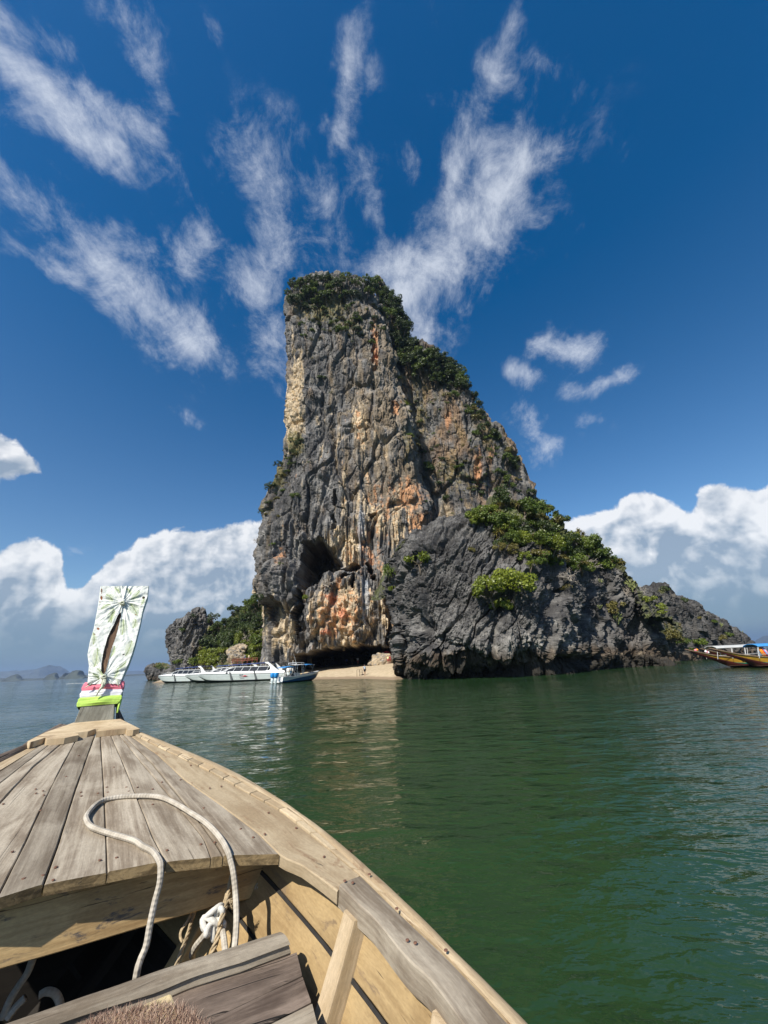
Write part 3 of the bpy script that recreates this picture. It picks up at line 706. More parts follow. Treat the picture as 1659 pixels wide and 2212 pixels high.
# beach
SHORE = [(-60, 108), (-40, 96), (-28, 84), (-18, 77)] + [tuple(az(x, y, 0)[:2]) for x, y in [(705, 1467), (745, 1466.5), (790, 1466), (830, 1467.5), (852, 1468.5)]] + [(4, 62), (8, 68)]
def sand_z(x, y):
    ys = np.interp(x, [p[0] for p in SHORE], [p[1] for p in SHORE]); t = np.asarray(y) - ys
    return np.where(t < 0, t * .06, 2.25 * (1 - np.exp(-t / 13.0)))
def build_beach():
    x = np.linspace(-62, 10, 220); y = np.linspace(44, 128, 240); X, Y = np.meshgrid(x, y)
    Z = sand_z(X, Y); P = np.stack([X, Y, Z], -1)
    P[..., 2] += fbm(P * .3, 3, seed=80) * .10 * sstep(.1, .8, Z) + fbm(P * 1.6, 3, seed=81) * .035
    me = np_mesh('beach', P.reshape(-1, 3), grid_faces(240, 220), True)
    m, nt, p, out = mat_new('sand')
    pos = nd(nt, 'ShaderNodeNewGeometry').outputs['Position']; z = nd(nt, 'ShaderNodeSeparateXYZ', {0: pos}).outputs[2]
    n = noise(nt, pos, 1.2, 8, .65); n2 = noise(nt, pos, 14, 4, .6)
    c = mixc(nt, mapr(nt, n.outputs[0], .35, .65), (.42, .33, .21), (.52, .42, .28))
    c = mixc(nt, mapr(nt, mth(nt, 'ADD', z, mth(nt, 'MULTIPLY', n.outputs[0], .25)), .30, .55), (.26, .19, .12), c)
    nt.links.new(c, p.inputs['Base Color']); p.inputs['Roughness'].default_value = .9
    b = nd(nt, 'ShaderNodeBump', {'Strength': .5, 'Distance': .08, 'Height': n2.outputs[0]}); nt.links.new(b.outputs[0], p.inputs['Normal'])
    tag(link('beach', me, m), kind='structure')
build_beach()
def on_beach(x, y):
    d = ray(x, y); t = np.linspace(40, 130, 4000); Q = EYE + d * t[:, None]
    i = np.argmax(Q[:, 2] < sand_z(Q[:, 0], Q[:, 1])); return Q[i]

# far islands, blue with distance
def far_island(label, Y, base_y, pts, seed, tint=(.05, .07, .06), group=None):
    ys = [p for p in pts]
    c = ay(np.mean([p[0] for p in pts]), base_y, Y); c[2] = 0
    x = np.linspace(pts[0][0], pts[-1][0], 90)
    W = [ay(a, base_y, Y) for a in x]
    top = np.array([ay(a, pl(a, pts), Y)[2] for a in x]); xs = np.array([p[0] for p in W])
    sc = abs(xs[-1] - xs[0])
    q = np.linspace(-1, 1, 26)
    nz = fbm(np.stack([xs / sc * 9, xs * 0 + seed, xs * 0], -1), 4, seed=seed)
    top = np.maximum(top, .1) * (1 + .10 * nz * sstep(0, .1, np.minimum(x - x[0], x[-1] - x) / (x[-1] - x[0])))
    P = np.zeros((26, 90, 3)); 
    for i, s in enumerate(q):
        P[i, :, 0] = xs; P[i, :, 1] = Y + s * sc * .22
        P[i, :, 2] = top * (max(1 - s * s, 0) ** .3) * (1 + .12 * fbm(np.stack([xs / sc * 12, xs * 0 + s * 3, xs * 0], -1), 3, seed=seed + 1)) - 1
    me = np_mesh('far_island', (P - c).reshape(-1, 3), grid_faces(26, 90), False)
    o = link('far_island', me, FARM); o.location = c; tag(o, label, 'island', group)
FARM = simple('far_wooded_rock', (.055, .065, .05), .9, 0, .5, .02)
far_island('broad hazy blue island with rounded summit left of the wrapped prow', 6500, 1466, [(-60, 1455), (-20, 1450), (10, 1452), (28, 1449), (45, 1450), (63, 1447), (77, 1446), (96, 1447), (101, 1440), (106, 1439), (113, 1443), (119, 1449), (124, 1456), (133, 1461), (150, 1463)], 3)
far_island('faint distant island chain seen behind the rounded summit', 9000, 1466, [(-80, 1455), (-30, 1457), (25, 1453), (50, 1450), (60, 1452), (80, 1452), (120, 1456), (135, 1453), (150, 1456), (200, 1455), (260, 1453), (280, 1449), (290, 1453), (310, 1450), (330, 1455), (360, 1456)], 4)
far_island('small dark conical islet at the far left edge of the water', 2600, 1470, [(8, 1469), (16, 1463), (26, 1458), (32, 1456), (38, 1459), (42, 1464), (48, 1468)], 5)
far_island('small square topped islet beneath the broad hazy island', 2200, 1469, [(96, 1468), (101, 1459), (108, 1455), (114, 1453.6), (119, 1454), (122, 1461), (126, 1467)], 6)
far_island('grey green islet with a flat crest close to the prow cloth', 2100, 1467, [(132, 1465), (138, 1461), (141, 1453), (145, 1460), (150, 1455), (154, 1450), (160, 1447.5), (168, 1448.5), (172, 1449), (174, 1456), (180, 1461), (186, 1463)], 7)
far_island('low mangrove shore strip along the left horizon', 2900, 1470, [(-120, 1468.5), (-60, 1466), (0, 1467), (60, 1466), (130, 1464), (180, 1461), (190, 1457), (200, 1460), (260, 1458), (300, 1456), (360, 1457), (380, 1460)], 8)
far_island('pale blue hill on the horizon behind the yellow boats', 6000, 1396, [(1622, 1395), (1632, 1393), (1640, 1391), (1650, 1384), (1659, 1377), (1675, 1370), (1690, 1376), (1720, 1388), (1760, 1390)], 9)

# ------------------------------------------------------------------ wood
def make_wood(name, light, dark, crack=(.03, .025, .02), crk=.5, blotch=.5, rough=.75, fine=1.0, stain=None):
    m, nt, p, out = mat_new(name)
    uv = nd(nt, 'ShaderNodeAttribute', attribute_name='wuv').outputs['Vector']
    v1 = vmt(nt, 'MULTIPLY', uv, (70, 3.2, 9)); v2 = vmt(nt, 'MULTIPLY', uv, (16, 1.1, 9)); v3 = vmt(nt, 'MULTIPLY', uv, (7, 4.0, 9)); v4 = vmt(nt, 'MULTIPLY', uv, (60, 2.0, 9))
    w = noise(nt, vmt(nt, 'MULTIPLY', uv, (5, 2, 9)), 1.0, 3, .5)
    ws = nd(nt, 'ShaderNodeVectorMath', {0: w.outputs['Color'], 'Scale': 1.3}, operation='SCALE').outputs[0]
    a = noise(nt, vmt(nt, 'ADD', v1, ws), 1.0, 5, .65, .3); b = noise(nt, vmt(nt, 'ADD', v2, ws), 1.0, 5, .6, .8); c = noise(nt, v3, 1.0, 5, .6, .5)
    cr = noise(nt, vmt(nt, 'ADD', v4, ws), 1.0, 3, .6, 1.2)
    f = mth(nt, 'ADD', mth(nt, 'MULTIPLY', a.outputs[0], .45 * fine), mth(nt, 'ADD', mth(nt, 'MULTIPLY', b.outputs[0], .55), mth(nt, 'MULTIPLY', c.outputs[0], blotch)))
    lo = .5 * (.45 * fine + .55 + blotch)
    col = mixc(nt, mapr(nt, f, lo - .17, lo + .17), light, dark)
    rnd = nd(nt, 'ShaderNodeSeparateXYZ', {0: uv}).outputs[2]
    rn = nd(nt, 'ShaderNodeTexWhiteNoise', {'W': rnd}, noise_dimensions='1D').outputs[0]
    sc = nd(nt, 'ShaderNodeVectorMath', {0: col}, operation='SCALE'); nt.links.new(mapr(nt, rn, 0, 1, .72, 1.15, False), sc.inputs['Scale'])
    col = sc.outputs[0]
    if stain:
        sn = noise(nt, vmt(nt, 'MULTIPLY', uv, (20, 5, 9)), 1.0, 6, .7, .6).outputs[0]
        col = mixc(nt, mapr(nt, sn, .56, .66), col, stain)
    k = mapr(nt, cr.outputs[0], .30 + .06 * crk, .24 + .06 * crk)
    k = mth(nt, 'MULTIPLY', k, crk)
    col = mixc(nt, k, col, crack)
    dust = mapr(nt, noise(nt, vmt(nt, 'MULTIPLY', uv, (180, 60, 9)), 1.0, 2, .5).outputs[0], .2, .8, .9, 1.1)
    s2 = nd(nt, 'ShaderNodeVectorMath', {0: col}, operation='SCALE'); nt.links.new(dust, s2.inputs['Scale'])
    nt.links.new(s2.outputs[0], p.inputs['Base Color']); p.inputs['Roughness'].default_value = rough; p.inputs['Specular IOR Level'].default_value = .3
    h = mth(nt, 'SUBTRACT', mth(nt, 'MULTIPLY', a.outputs[0], .6), mth(nt, 'MULTIPLY', k, 1.2))
    bm_ = nd(nt, 'ShaderNodeBump', {'Strength': .5, 'Distance': .004, 'Height': h}); nt.links.new(bm_.outputs[0], p.inputs['Normal'])
    return m
WGREY = make_wood('weathered_deck_wood', (.40, .345, .265), (.185, .145, .102), blotch=.7)
WEND = make_wood('sawn_plank_end', (.30, .215, .11), (.10, .07, .035), blotch=.8, crk=.8)
WDARK = make_wood('shade_dark_wood', (.022, .018, .014), (.010, .008, .006), blotch=.6)  # hull wood with the shade below deck put into its colour
WPALE = make_wood('pale_sanded_wood', (.52, .415, .27), (.37, .275, .165), blotch=.85, crk=.8, fine=.9, stain=(.25, .17, .10))
WYEL = make_wood('oiled_yellow_wood', (.50, .35, .17), (.31, .20, .09), blotch=.7, crk=.9, stain=(.12, .10, .085))
WHULL = make_wood('hull_wood', (.47, .335, .165), (.32, .215, .10), blotch=.8, crk=.8, fine=.8, stain=(.20, .14, .08))
WRIB = make_wood('rib_wood', (.56, .44, .29), (.42, .31, .18), blotch=.5, crk=.15, fine=.6)
WBRN = make_wood('cracked_brown_wood', (.195, .150, .118), (.070, .050, .038), crk=1.9, blotch=.6, crack=(.012, .01, .008))
WPOST = make_wood('grey_post_wood', (.40, .39, .32), (.20, .19, .15), blotch=.5, crk=.6)
WSLIT = make_wood('brown_post_wood', (.20, .12, .07), (.075, .045, .03), blotch=.4, crk=.8)
TAR = simple('black_caulking', (.018, .016, .014), .8, 0, .3, 40)
RUST = simple('rusty_iron', (.17, .085, .055), .8, 0, .4, 90)
STEEL = simple('dull_steel', (.42, .41, .38), .4, .8, .2, 60)

BA = np.array([-.5, .866, 0.0]); BA /= np.linalg.norm(BA); BT = np.array([BA[1], -BA[0], 0.0]); UP = np.array([0, 0, 1.0])
def W(s, t, z): return BA * s + BT * t + UP * z
SHN = UP - .15 * BA
def bp(x, y, h=0.0):                    # picture point on the sheer plane of our boat, h above it
    d = ray(x, y); return EYE + d * ((1.165 + h - EYE @ SHN) / (d @ SHN))
def bps(L, h=0.0): return np.array([bp(x, y, h) for x, y in L])
def onp(L, s):                          # picture points on the upright plane across the boat at station s
    return np.array([apl(x, y, BA * s, BA) for x, y in L])
def resamp(P, n):
    P = np.asarray(P, float); d = np.concatenate([[0], np.cumsum(np.linalg.norm(np.diff(P, axis=0), axis=1))])
    q = np.linspace(0, d[-1], n); return np.stack([np.interp(q, d, P[:, k]) for k in range(3)], 1)
_strip_id = [0]
def strip(name, L, R_, thick, mat, parent, n=30, m=5, ext=None, bev=.003, warp=.0015, smooth_curve=False, cup=0.0, label=None, wob=0.0, endmat=None):
    """board between two edge lines, pushed along ext (default: away from its face) by its thickness"""
    _strip_id[0] += 1; sid = _strip_id[0]
    if smooth_curve: L, R_ = spline(L, 40), spline(R_, 40)
    L, R_ = resamp(L, n), resamp(R_, n)
    if wob:
        ac = (R_ - L) / (np.linalg.norm(R_ - L, axis=1)[:, None] + 1e-9)
        L = L + ac * (perlin(L * 9, sid)[:, None] * wob); R_ = R_ + ac * (perlin(R_ * 9, sid + 5)[:, None] * wob)
    T = np.gradient((L + R_) / 2, axis=0); N = np.cross(R_ - L, T); N /= np.linalg.norm(N, axis=1)[:, None]
    if ext is None:
        if N.mean(0) @ (EYE - L.mean(0)) < 0: N = -N
        E = -N
    else:
        E = np.tile(np.array(ext, float) / np.linalg.norm(ext), (n, 1))
        if N.mean(0) @ E.mean(0) > 0: N = -N
    al = np.concatenate([[0], np.cumsum(np.linalg.norm(np.diff((L + R_) / 2, axis=0), axis=1))])
    wd = np.linalg.norm(R_ - L, axis=1)
    ring, U = [], []
    q = np.linspace(0, 1, m)
    ring.append(L + E * thick); U.append(-thick + 0 * wd)
    ring.append(L + E * bev); U.append(0 * wd - bev)
    for k in q:
        a = L + (R_ - L) * k; ins = (.5 - k) * 2
        edge = np.where(abs(ins) > .99, bev, 0)
        a = a + (R_ - L) / (wd[:, None] + 1e-9) * edge * np.sign(ins)
        nz = perlin(a * 7 + sid, 2)[:, None] * warp
        a = a + N * (nz + cup * (1 - ins * ins))
        ring.append(a); U.append(wd * k)
    ring.append(R_ + E * bev); U.append(wd + bev)
    ring.append(R_ + E * thick); U.append(wd + thick)
    G = np.stack(ring, 1); Uv = np.stack(U, 1); k = G.shape[1]
    Fs = [tuple(f) for f in grid_faces(n, k, True)]
    V = G.reshape(-1, 3); uv = np.stack([Uv + sid * .37, np.tile(al[:, None], (1, k)) + sid * 1.9, np.full(Uv.shape, float(sid))], -1).reshape(-1, 3)
    # end caps get their own points
    c0 = G[0]; c1 = G[-1]; b = len(V)
    V = np.concatenate([V, c0, c1])
    def capuv(c, Uc): return np.stack([Uc + sid * .37, (c @ UP) * 14, np.full(k, float(sid))], -1)
    uv = np.concatenate([uv, capuv(c0, Uv[0]), capuv(c1, Uv[-1])])
    Fs += [tuple(range(b, b + k))[::-1], tuple(range(b + k, b + 2 * k))]
    me = bpy.data.meshes.new(name); me.from_pydata([tuple(p) for p in V], [], Fs)
    bmt = me.attributes.new('wuv', 'FLOAT_VECTOR', 'POINT'); bmt.data.foreach_set('vector', uv.astype(np.float32).ravel())
    me.update()
    import bmesh
    bm = bmesh.new(); bm.from_mesh(me); bmesh.ops.recalc_face_normals(bm, faces=bm.faces); bm.to_mesh(me); bm.free()
    o = link(name, me, [mat, endmat] if endmat else mat, parent, True)
    if endmat:
        for pg in me.polygons:
            if len(pg.vertices) > 4: pg.material_index = 1
    if label: o['label'] = label
    return o

# ------------------------------------------------------------------ the boat we stand in
boat = thing('longtail_boat', 'weathered wooden longtail bow in the foreground with planked deck, ribs and tall prow', 'boat', tuple(W(1.6, -.3, 0)))
# fan of deck planks: seams measured on the photograph, from the far end to the near edge
SEAM = [[(94, 1605), (0, 1666), (-90, 1722)],
        [(115, 1602), (0, 1692), (-95, 1766)],
        [(140, 1600), (70, 1658), (0, 1734), (-110, 1850)],
        [(165, 1597), (110, 1700), (52, 1825), (0, 1927), (-8, 1942)],
        [(203, 1594), (165, 1700), (125, 1825), (94, 1911)],
        [(217, 1591), (224, 1700), (230, 1825), (232, 1885)],
        [(240, 1590), (262, 1640), (296, 1724), (330, 1808), (358, 1862)],
        [(258, 1588), (300, 1640), (372, 1726), (440, 1810), (456, 1852)],
        [(266, 1587), (330, 1650), (420, 1760), (472, 1830), (482, 1849)],
        [(276, 1586), (340, 1630), (400, 1686), (480, 1742), (560, 1802), (604, 1846)]]
far_end = -0.12
def seam(i):
    P = bps(SEAM[i]); e = P[0] + (P[0] - P[1]) / np.linalg.norm(P[0] - P[1]) * .10
    return np.vstack([e, P])
S_ = [seam(i) for i in range(len(SEAM))]
def clip_s(P, smin):
    out = [P[0]]
    for a, b in zip(P[:-1], P[1:]):
        if b @ BA < smin:
            f = (a @ BA - smin) / (a @ BA - b @ BA + 1e-9); out.append(a + (b - a) * f); return np.array(out)
        out.append(b)
    return np.array(out)
# left of the frame the seams run on to the deck edge
for i in range(3):
    P = S_[i]; d = P[-1] - P[-2]; d /= np.linalg.norm(d); S_[i] = clip_s(np.vstack([P, P[-1] + d * 2.5]), 1.775 + .02 * i)
edge_s = [None] * 10
GAP = .0016
for i in range(9):
    L, R_ = S_[i].copy(), S_[i + 1].copy()
    L = L + BT * GAP * (1 + .5 * (i in (3, 4))); R_ = R_ - BT * GAP
    if i == 3: pass
    dh = [0, .002, -.001, .0015, 0, .002, 0, -.001, .001][i]
    strip('plank', L + UP * dh, R_ + UP * dh, .030, WGREY, boat, n=46, m=7, warp=.0022, cup=.001, wob=.0012, endmat=WEND)
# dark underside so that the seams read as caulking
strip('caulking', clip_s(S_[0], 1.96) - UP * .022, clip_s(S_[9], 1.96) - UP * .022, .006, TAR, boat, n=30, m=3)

# right cover board, rail strip of short blocks, rounded outer rail, inner grey rail
OUT = [(262, 1563), (296, 1578), (400, 1620), (520, 1674), (664, 1766), (787, 1865), (891, 1961), (1011, 2081), (1139, 2209), (1230, 2310)]
BLK_O = [(288, 1579), (360, 1612), (468, 1660), (595, 1729), (691, 1801), (791, 1891), (859, 1953), (959, 2057), (1051, 2153), (1140, 2252)]
BLK_I = [(284, 1583), (354, 1618), (459, 1668), (531, 1709), (611, 1753), (691, 1817), (779, 1891), (851, 1958), (931, 2034), (1011, 2113), (1105, 2215)]
outer = spline(bps(OUT, .004), 120); blo = spline(bps(BLK_O, .006), 120); bli = spline(bps(BLK_I, .004), 120)
strip('outer_rail', blo + BT * .001, outer, .075, WPALE, boat, n=80, m=5, cup=.004, wob=.002, ext=-UP)
al = resamp(blo, 100); ali = resamp(bli, 100)
cuts = [0, 5, 9, 14, 18, 23, 27, 31, 35, 40, 44, 49, 53, 57, 62, 66, 71, 76, 81, 87, 93, 99]
for a, b in zip(cuts[:-1], cuts[1:]):
    g = .13
    def sub(P, lo, hi):
        x = np.linspace(lo + g, hi - g, 6); return np.stack([np.interp(x, np.arange(100), P[:, k]) for k in range(3)], 1)
    strip('rail_block', sub(ali, a, b) + BT * .0015, sub(al, a, b) - BT * .0015, .03, WPALE, boat, n=6, m=3, bev=.002, warp=.001, ext=-UP, wob=.0012)
CI = [(276, 1586), (340, 1630), (400, 1686), (480, 1742), (560, 1802), (607, 1851), (651, 1869), (691, 1897), (727, 1925)]
CO = [(282, 1584), (354, 1619), (459, 1670), (531, 1711), (611, 1755), (691, 1819), (779, 1891)]
strip('cover_board', bps(CI, -.002) + BT * .002, bps(CO, 0.0) - BT * .001, .034, WPALE, boat, n=60, m=7, warp=.002, label='smooth pale yellow side board')
GI = [(733, 1911), (771, 1948), (811, 1985), (879, 2069), (931, 2117), (1003, 2212), (1080, 2320)]
GO = [(781, 1893), (851, 1960), (931, 2036), (1011, 2115), (1105, 2217), (1190, 2310)]
strip('inner_rail', spline(bps(GI, .010), 50), spline(bps(GO, .008), 50) - BT * .001, .055, WGREY, boat, n=50, m=6, warp=.002, cup=.002, label='grey weathered inner rail board')
# mirrored port side (mostly outside the frame)
def st_(P): return np.array([P @ BA, P @ BT, P[2]])
CEN = -.29
def mirror(P):
    q = np.array([st_(p) for p in P]); return np.array([W(a, 2 * CEN - b, c) for a, b, c in q])
PL_O = np.vstack([bps([(150, 1566), (84, 1596), (0, 1628)], .02), mirror(resamp(outer, 30))[8:] + UP * .004])
PL_I = np.vstack([bps([(150, 1572), (84, 1604), (0, 1646)], .0), mirror(resamp(bli, 30))[8:]])
PL_O, PL_I = resamp(PL_O, 60), resamp(PL_I, 60)
strip('port_rail', PL_I, PL_O, .06, WBRN, boat, n=60, m=5, cup=.006, label='dark brown rounded rail board')
PM = resamp(np.vstack([bps([(112, 1601), (94, 1606), (0, 1664)], -.003), mirror(resamp(bps(CI), 20))[8:]]), 40)
strip('margin_board', resamp(PL_I, 40) + BT * .003, PM, .03, WPALE, boat, n=40, m=4)
# forward cap with its stepped near edge
CAPP = [(150, 1564), (158, 1561), (205, 1556), (260, 1553), (302, 1574), (288, 1577), (275, 1577), (273, 1573), (250, 1576), (209, 1580), (212, 1576), (220, 1573), (206, 1574), (190, 1580), (160, 1583), (168, 1584), (170, 1588), (140, 1594), (102, 1597), (98, 1593), (86, 1597), (66, 1603), (60, 1601), (98, 1582)]
mb = MB().prism(bps(CAPP, .034), -UP * .032)
me = mb.mesh('cap_board'); uvv = np.array([[v.co.dot(Vector(BT)), v.co.dot(Vector(BA)) * .6, 3.3] for v in me.vertices], np.float32)
# grain runs across this board
uvv = np.stack([np.array([np.array(v.co) @ BA for v in me.vertices]), np.array([np.array(v.co) @ BT for v in me.vertices]), np.full(len(me.vertices), 3.3)], -1).astype(np.float32)
a_ = me.attributes.new('wuv', 'FLOAT_VECTOR', 'POINT'); a_.data.foreach_set('vector', uvv.ravel())
link('cap_board', me, WPALE, boat, True)
# beam under the deck edge
s_e = 1.79; s_b = 1.848
bt = np.array([W(s_b, t, 1.405 + .012) for t in np.linspace(-1.3, .56, 20)])
bot_px = onp([(-60, 2114), (0, 2095), (140, 2055), (320, 2001), (428, 1969), (512, 1949), (610, 1927)], s_b)
bb = resamp(np.vstack([W(s_b, -1.3, bot_px[0][2] + .004), bot_px]), 20)
bt2 = bb.copy(); bt2[:, 2] = 1.412
strip('beam', bt2, bb, .05, WYEL, boat, n=40, m=8, ext=BA, warp=.002, bev=.004, label='yellow stained cross beam under the deck edge')
# hull sides: strakes running along inside the starboard rail
HG = np.array([st_(p) for p in bli])
def hull_in(s, k, inset=0.0):           # s station, k depth below the rail in metres
    g = HG; o_ = np.argsort(g[:, 0]); t = np.interp(s, g[o_, 0], g[o_, 1]) - .075
    t = min(t + .03, CEN + 1.02) ; z = 1.165 + .15 * s - .03 - k
    return W(s, t - inset - .42 * k - .25 * k * k * (1 + max(0, s - 1.5)), z)
for i, (k0, k1) in enumerate([(0, .115), (.121, .235), (.241, .38), (.386, .56), (.566, .80)]):
    ss = np.linspace(.1, 3.0, 30)
    strip('hull_plank', np.array([hull_in(s, k0) for s in ss]), np.array([hull_in(s, k1) for s in ss]), .02, WHULL if i < 3 else WDARK, boat, n=44, m=4, warp=.003, wob=.002)  # lower strakes coloured dark to stand for shade
    sm = np.array([hull_in(s, k1 - .001 - .002 * random.random(), .0035) for s in ss]); sn = np.array([hull_in(s, k1 + .005 + .004 * random.random(), .0035) for s in ss])
    strip('seam_caulking', sm, sn, .004, TAR, boat, n=30, m=2, warp=.0, bev=.0005)
for i, (k0, k1) in enumerate([(0, .235), (.241, .5), (.506, .80)]):
    ss = np.linspace(.1, 3.0, 20)
    strip('hull_plank', mirror(np.array([hull_in(s, k0) for s in ss])), mirror(np.array([hull_in(s, k1) for s in ss])), .02, WDARK if i else WHULL, boat, n=20, m=3, ext=-BT)  # port lower strakes carry the same painted shade
# ribs
def rib(s, wd, pr, k1, mat=WRIB, tw=0.0):
    ks = np.linspace(-.0, k1, 9)
    a = np.array([hull_in(s + wd / 2 + tw * k, k, pr) for k in ks]); b = np.array([hull_in(s - wd / 2 + tw * k, k, pr) for k in ks])
    strip('rib', a, b, pr + .004, mat, boat, n=12, m=3, ext=hull_in(s, .2, -.1) - hull_in(s, .2, 0), bev=.004)
for s in (1.33, .98, .6): rib(s, .05, .05, .75)
rib(1.99, .05, .05, .75, WHULL)
rib(2.3, .05, .05, .75, WDARK)  # forward rib, deck shade put into its colour
# thwart log and seat boards
def thw(L, h): return bps(L, h)
tt = bps([(-40, 2228), (60, 2192), (332, 2100), (428, 2067), (512, 2042), (600, 2014)], -.115)
tb = bps([(-60, 2300), (20, 2262), (332, 2157), (420, 2123), (520, 2092), (630, 2050)], -.135)
strip('thwart', tt, tb, .075, WGREY, boat, n=40, m=9, cup=.016, warp=.004, bev=.012, label='rounded grey cross log', wob=.003)
e0 = bps([(-60, 2302), (20, 2266), (332, 2161), (420, 2127), (520, 2096), (640, 2054)], -.150)
e1 = bps([(60, 2345), (438, 2206), (560, 2150), (652, 2105)], -.150)
e2 = bps([(300, 2350), (566, 2214), (664, 2166), (672, 2162)], -.155)
e3 = bps([(520, 2380), (640, 2310), (700, 2272)], -.160)
dn = BA * .003
strip('seat_board', e0, e1, .03, WBRN, boat, n=40, m=6, warp=.003, wob=.003)
strip('seat_board', e1 - dn, e2, .03, WBRN, boat, n=40, m=6, warp=.003, wob=.003)
strip('seat_board', e2 - dn * 2, e3, .03, WGREY, boat, n=30, m=6, warp=.003)
# bilge, coloured near black for the shade under the deck
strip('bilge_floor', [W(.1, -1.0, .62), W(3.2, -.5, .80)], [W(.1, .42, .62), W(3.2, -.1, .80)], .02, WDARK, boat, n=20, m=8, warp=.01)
for t0, t1, z in ((-.85, -.25, .9), (-.3, .1, .95)):
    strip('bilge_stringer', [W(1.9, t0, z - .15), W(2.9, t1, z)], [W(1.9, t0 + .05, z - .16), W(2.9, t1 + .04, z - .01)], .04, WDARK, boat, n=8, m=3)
# added board across the bow, shade under the deck put into its colour
strip('added_dark_board', [W(2.45, -.95, 1.46), W(2.45, .30, 1.46)], [W(2.45, -.95, .6), W(2.45, .30, .6)], .02, WDARK, boat, n=20, m=3, ext=BA)
# outside of the hull
ho = []
oc = resamp(outer, 40)
for side in (0, 1):
    secs = []
    for p in oc:
        s, t, z = st_(p); t -= .012
        sec = [W(s, t, z - .05), W(s - .02, CEN + (t - CEN) * .88, z - .45), W(s - .06, CEN + (t - CEN) * .66, z - 1.0), W(s - .12, CEN + (t - CEN) * .25, -.15 + max(0, s - 1.2) * .28), W(s - .12, CEN, -.2 + max(0, s - 1.2) * .30)]
        if side: sec = [np.array(q) for q in mirror(np.array(sec))]
        secs.append(sec)
    h = MB().loft(secs, closed=False); me = h.mesh('outer_hull', True)
    uvv = np.array([[v.co.z, np.array(v.co) @ BA, 8.0] for v in me.vertices], np.float32)
    a_ = me.attributes.new('wuv', 'FLOAT_VECTOR', 'POINT'); a_.data.foreach_set('vector', uvv.ravel())
    link('outer_hull', me, WHULL, boat, True)
# nails and bolt
nm = MB().loft([[np.array([math.cos(a) * .0045, math.sin(a) * .0034, z]) for a in np.linspace(0, 2 * math.pi, 9)[:-1]] for z in (-.002, .0012)]).mesh('nail'); nm.materials.append(RUST)
NAILS = [(77, 1704), (78, 1713), (93, 1708), (95, 1717), (175, 1711), (176, 1719), (212, 1713), (231, 1700), (233, 1711), (273, 1700), (278, 1709), (297, 1700), (330, 1704), (7, 1736), (52, 1937 - 40), (50, 1898), (93, 1890), (120, 1873), (121, 1872), (115, 1900), (216, 1857), (252, 1852),
         (361, 1836), (434, 1823), (464, 1819), (334, 1835), (412, 1653), (453, 1702), (390, 1684), (478, 1698), (572, 1801), (330, 1737), (350, 1689), (170, 1632), (143, 1677), (246, 1657), (640, 1788), (700, 1850), (580, 1755), (547, 1808), (88, 1750), (27, 1899 - 60), (300, 1815), (520, 1790), (440, 1745)]
for x, y in NAILS:
    if y > 1930: continue
    o = link('nail', nm, None, boat); o.location = Vector(bp(x, y, .0035)) - boat.location; o.rotation_euler = (0, math.atan(-.15) * 0, random.random())
for x, y in [(880, 2030), (897, 2036), (745, 1902), (762, 1906), (857, 1962), (798, 1888), (963, 2052)]:
    o = link('nail', nm, None, boat); o.location = Vector(bp(x, y, .017)) - boat.location; o.scale = (1, 1, 1)
bo = MB(); c = apl(559, 1917, BA * (s_b - .004), BA)
bo.tube([c, c - BA * .012], .010, 10); bo.tube([c + BA * .002, c - BA * .003], .016, 12); bo.build('bolt', STEEL, boat, wc=True)

# prow post leaning away
LEAN = math.radians(16)
PV = BA * math.sin(LEAN) + UP * math.cos(LEAN); PN = np.cross(BT, PV); PN = PN if PN @ BA < 0 else -PN
PB = bp(205, 1559, .03)
def pp(x, y, off=0.0): return apl(x, y, PB + PN * off, PN)
PLx = [(1262, 219), (1270, 218), (1308, 213), (1356, 204), (1388, 195), (1414, 190), (1438, 193), (1476, 190), (1500, 180), (1526, 172), (1564, 156)]
PRx = [(1262, 322), (1275, 320), (1288, 319), (1318, 309), (1348, 303), (1388, 293), (1412, 286), (1436, 277), (1448, 271), (1473, 261), (1500, 257), (1519, 251), (1560, 249)]
ysP = np.linspace(1274, 1564, 50)
PLp = np.array([pp(pl(y, PLx) + 3, y) for y in ysP]); PRp = np.array([pp(pl(y, PRx) - 3, y) for y in ysP])
strip('prow_post', PLp, PRp, .075, WPOST, boat, n=50, m=6, warp=.003, bev=.004, ext=-PN)
strip('post_core', np.array([pp(pl(y, PLx) + 22, y, .004) for y in ysP[8:40]]), np.array([pp(pl(y, PRx) - 20, y, .004) for y in ysP[8:40]]), .01, WSLIT, boat, n=40, m=6, warp=.004, label='brown split wood face of the prow')
# foot of the stem behind the sashes
strip('stem_foot', [pp(251, 1519, -.02), pp(250, 1560, -.02)], [pp(257, 1530, -.05), pp(271, 1560, -.05)], .08, WBRN, boat, n=6, m=3, ext=-PN)

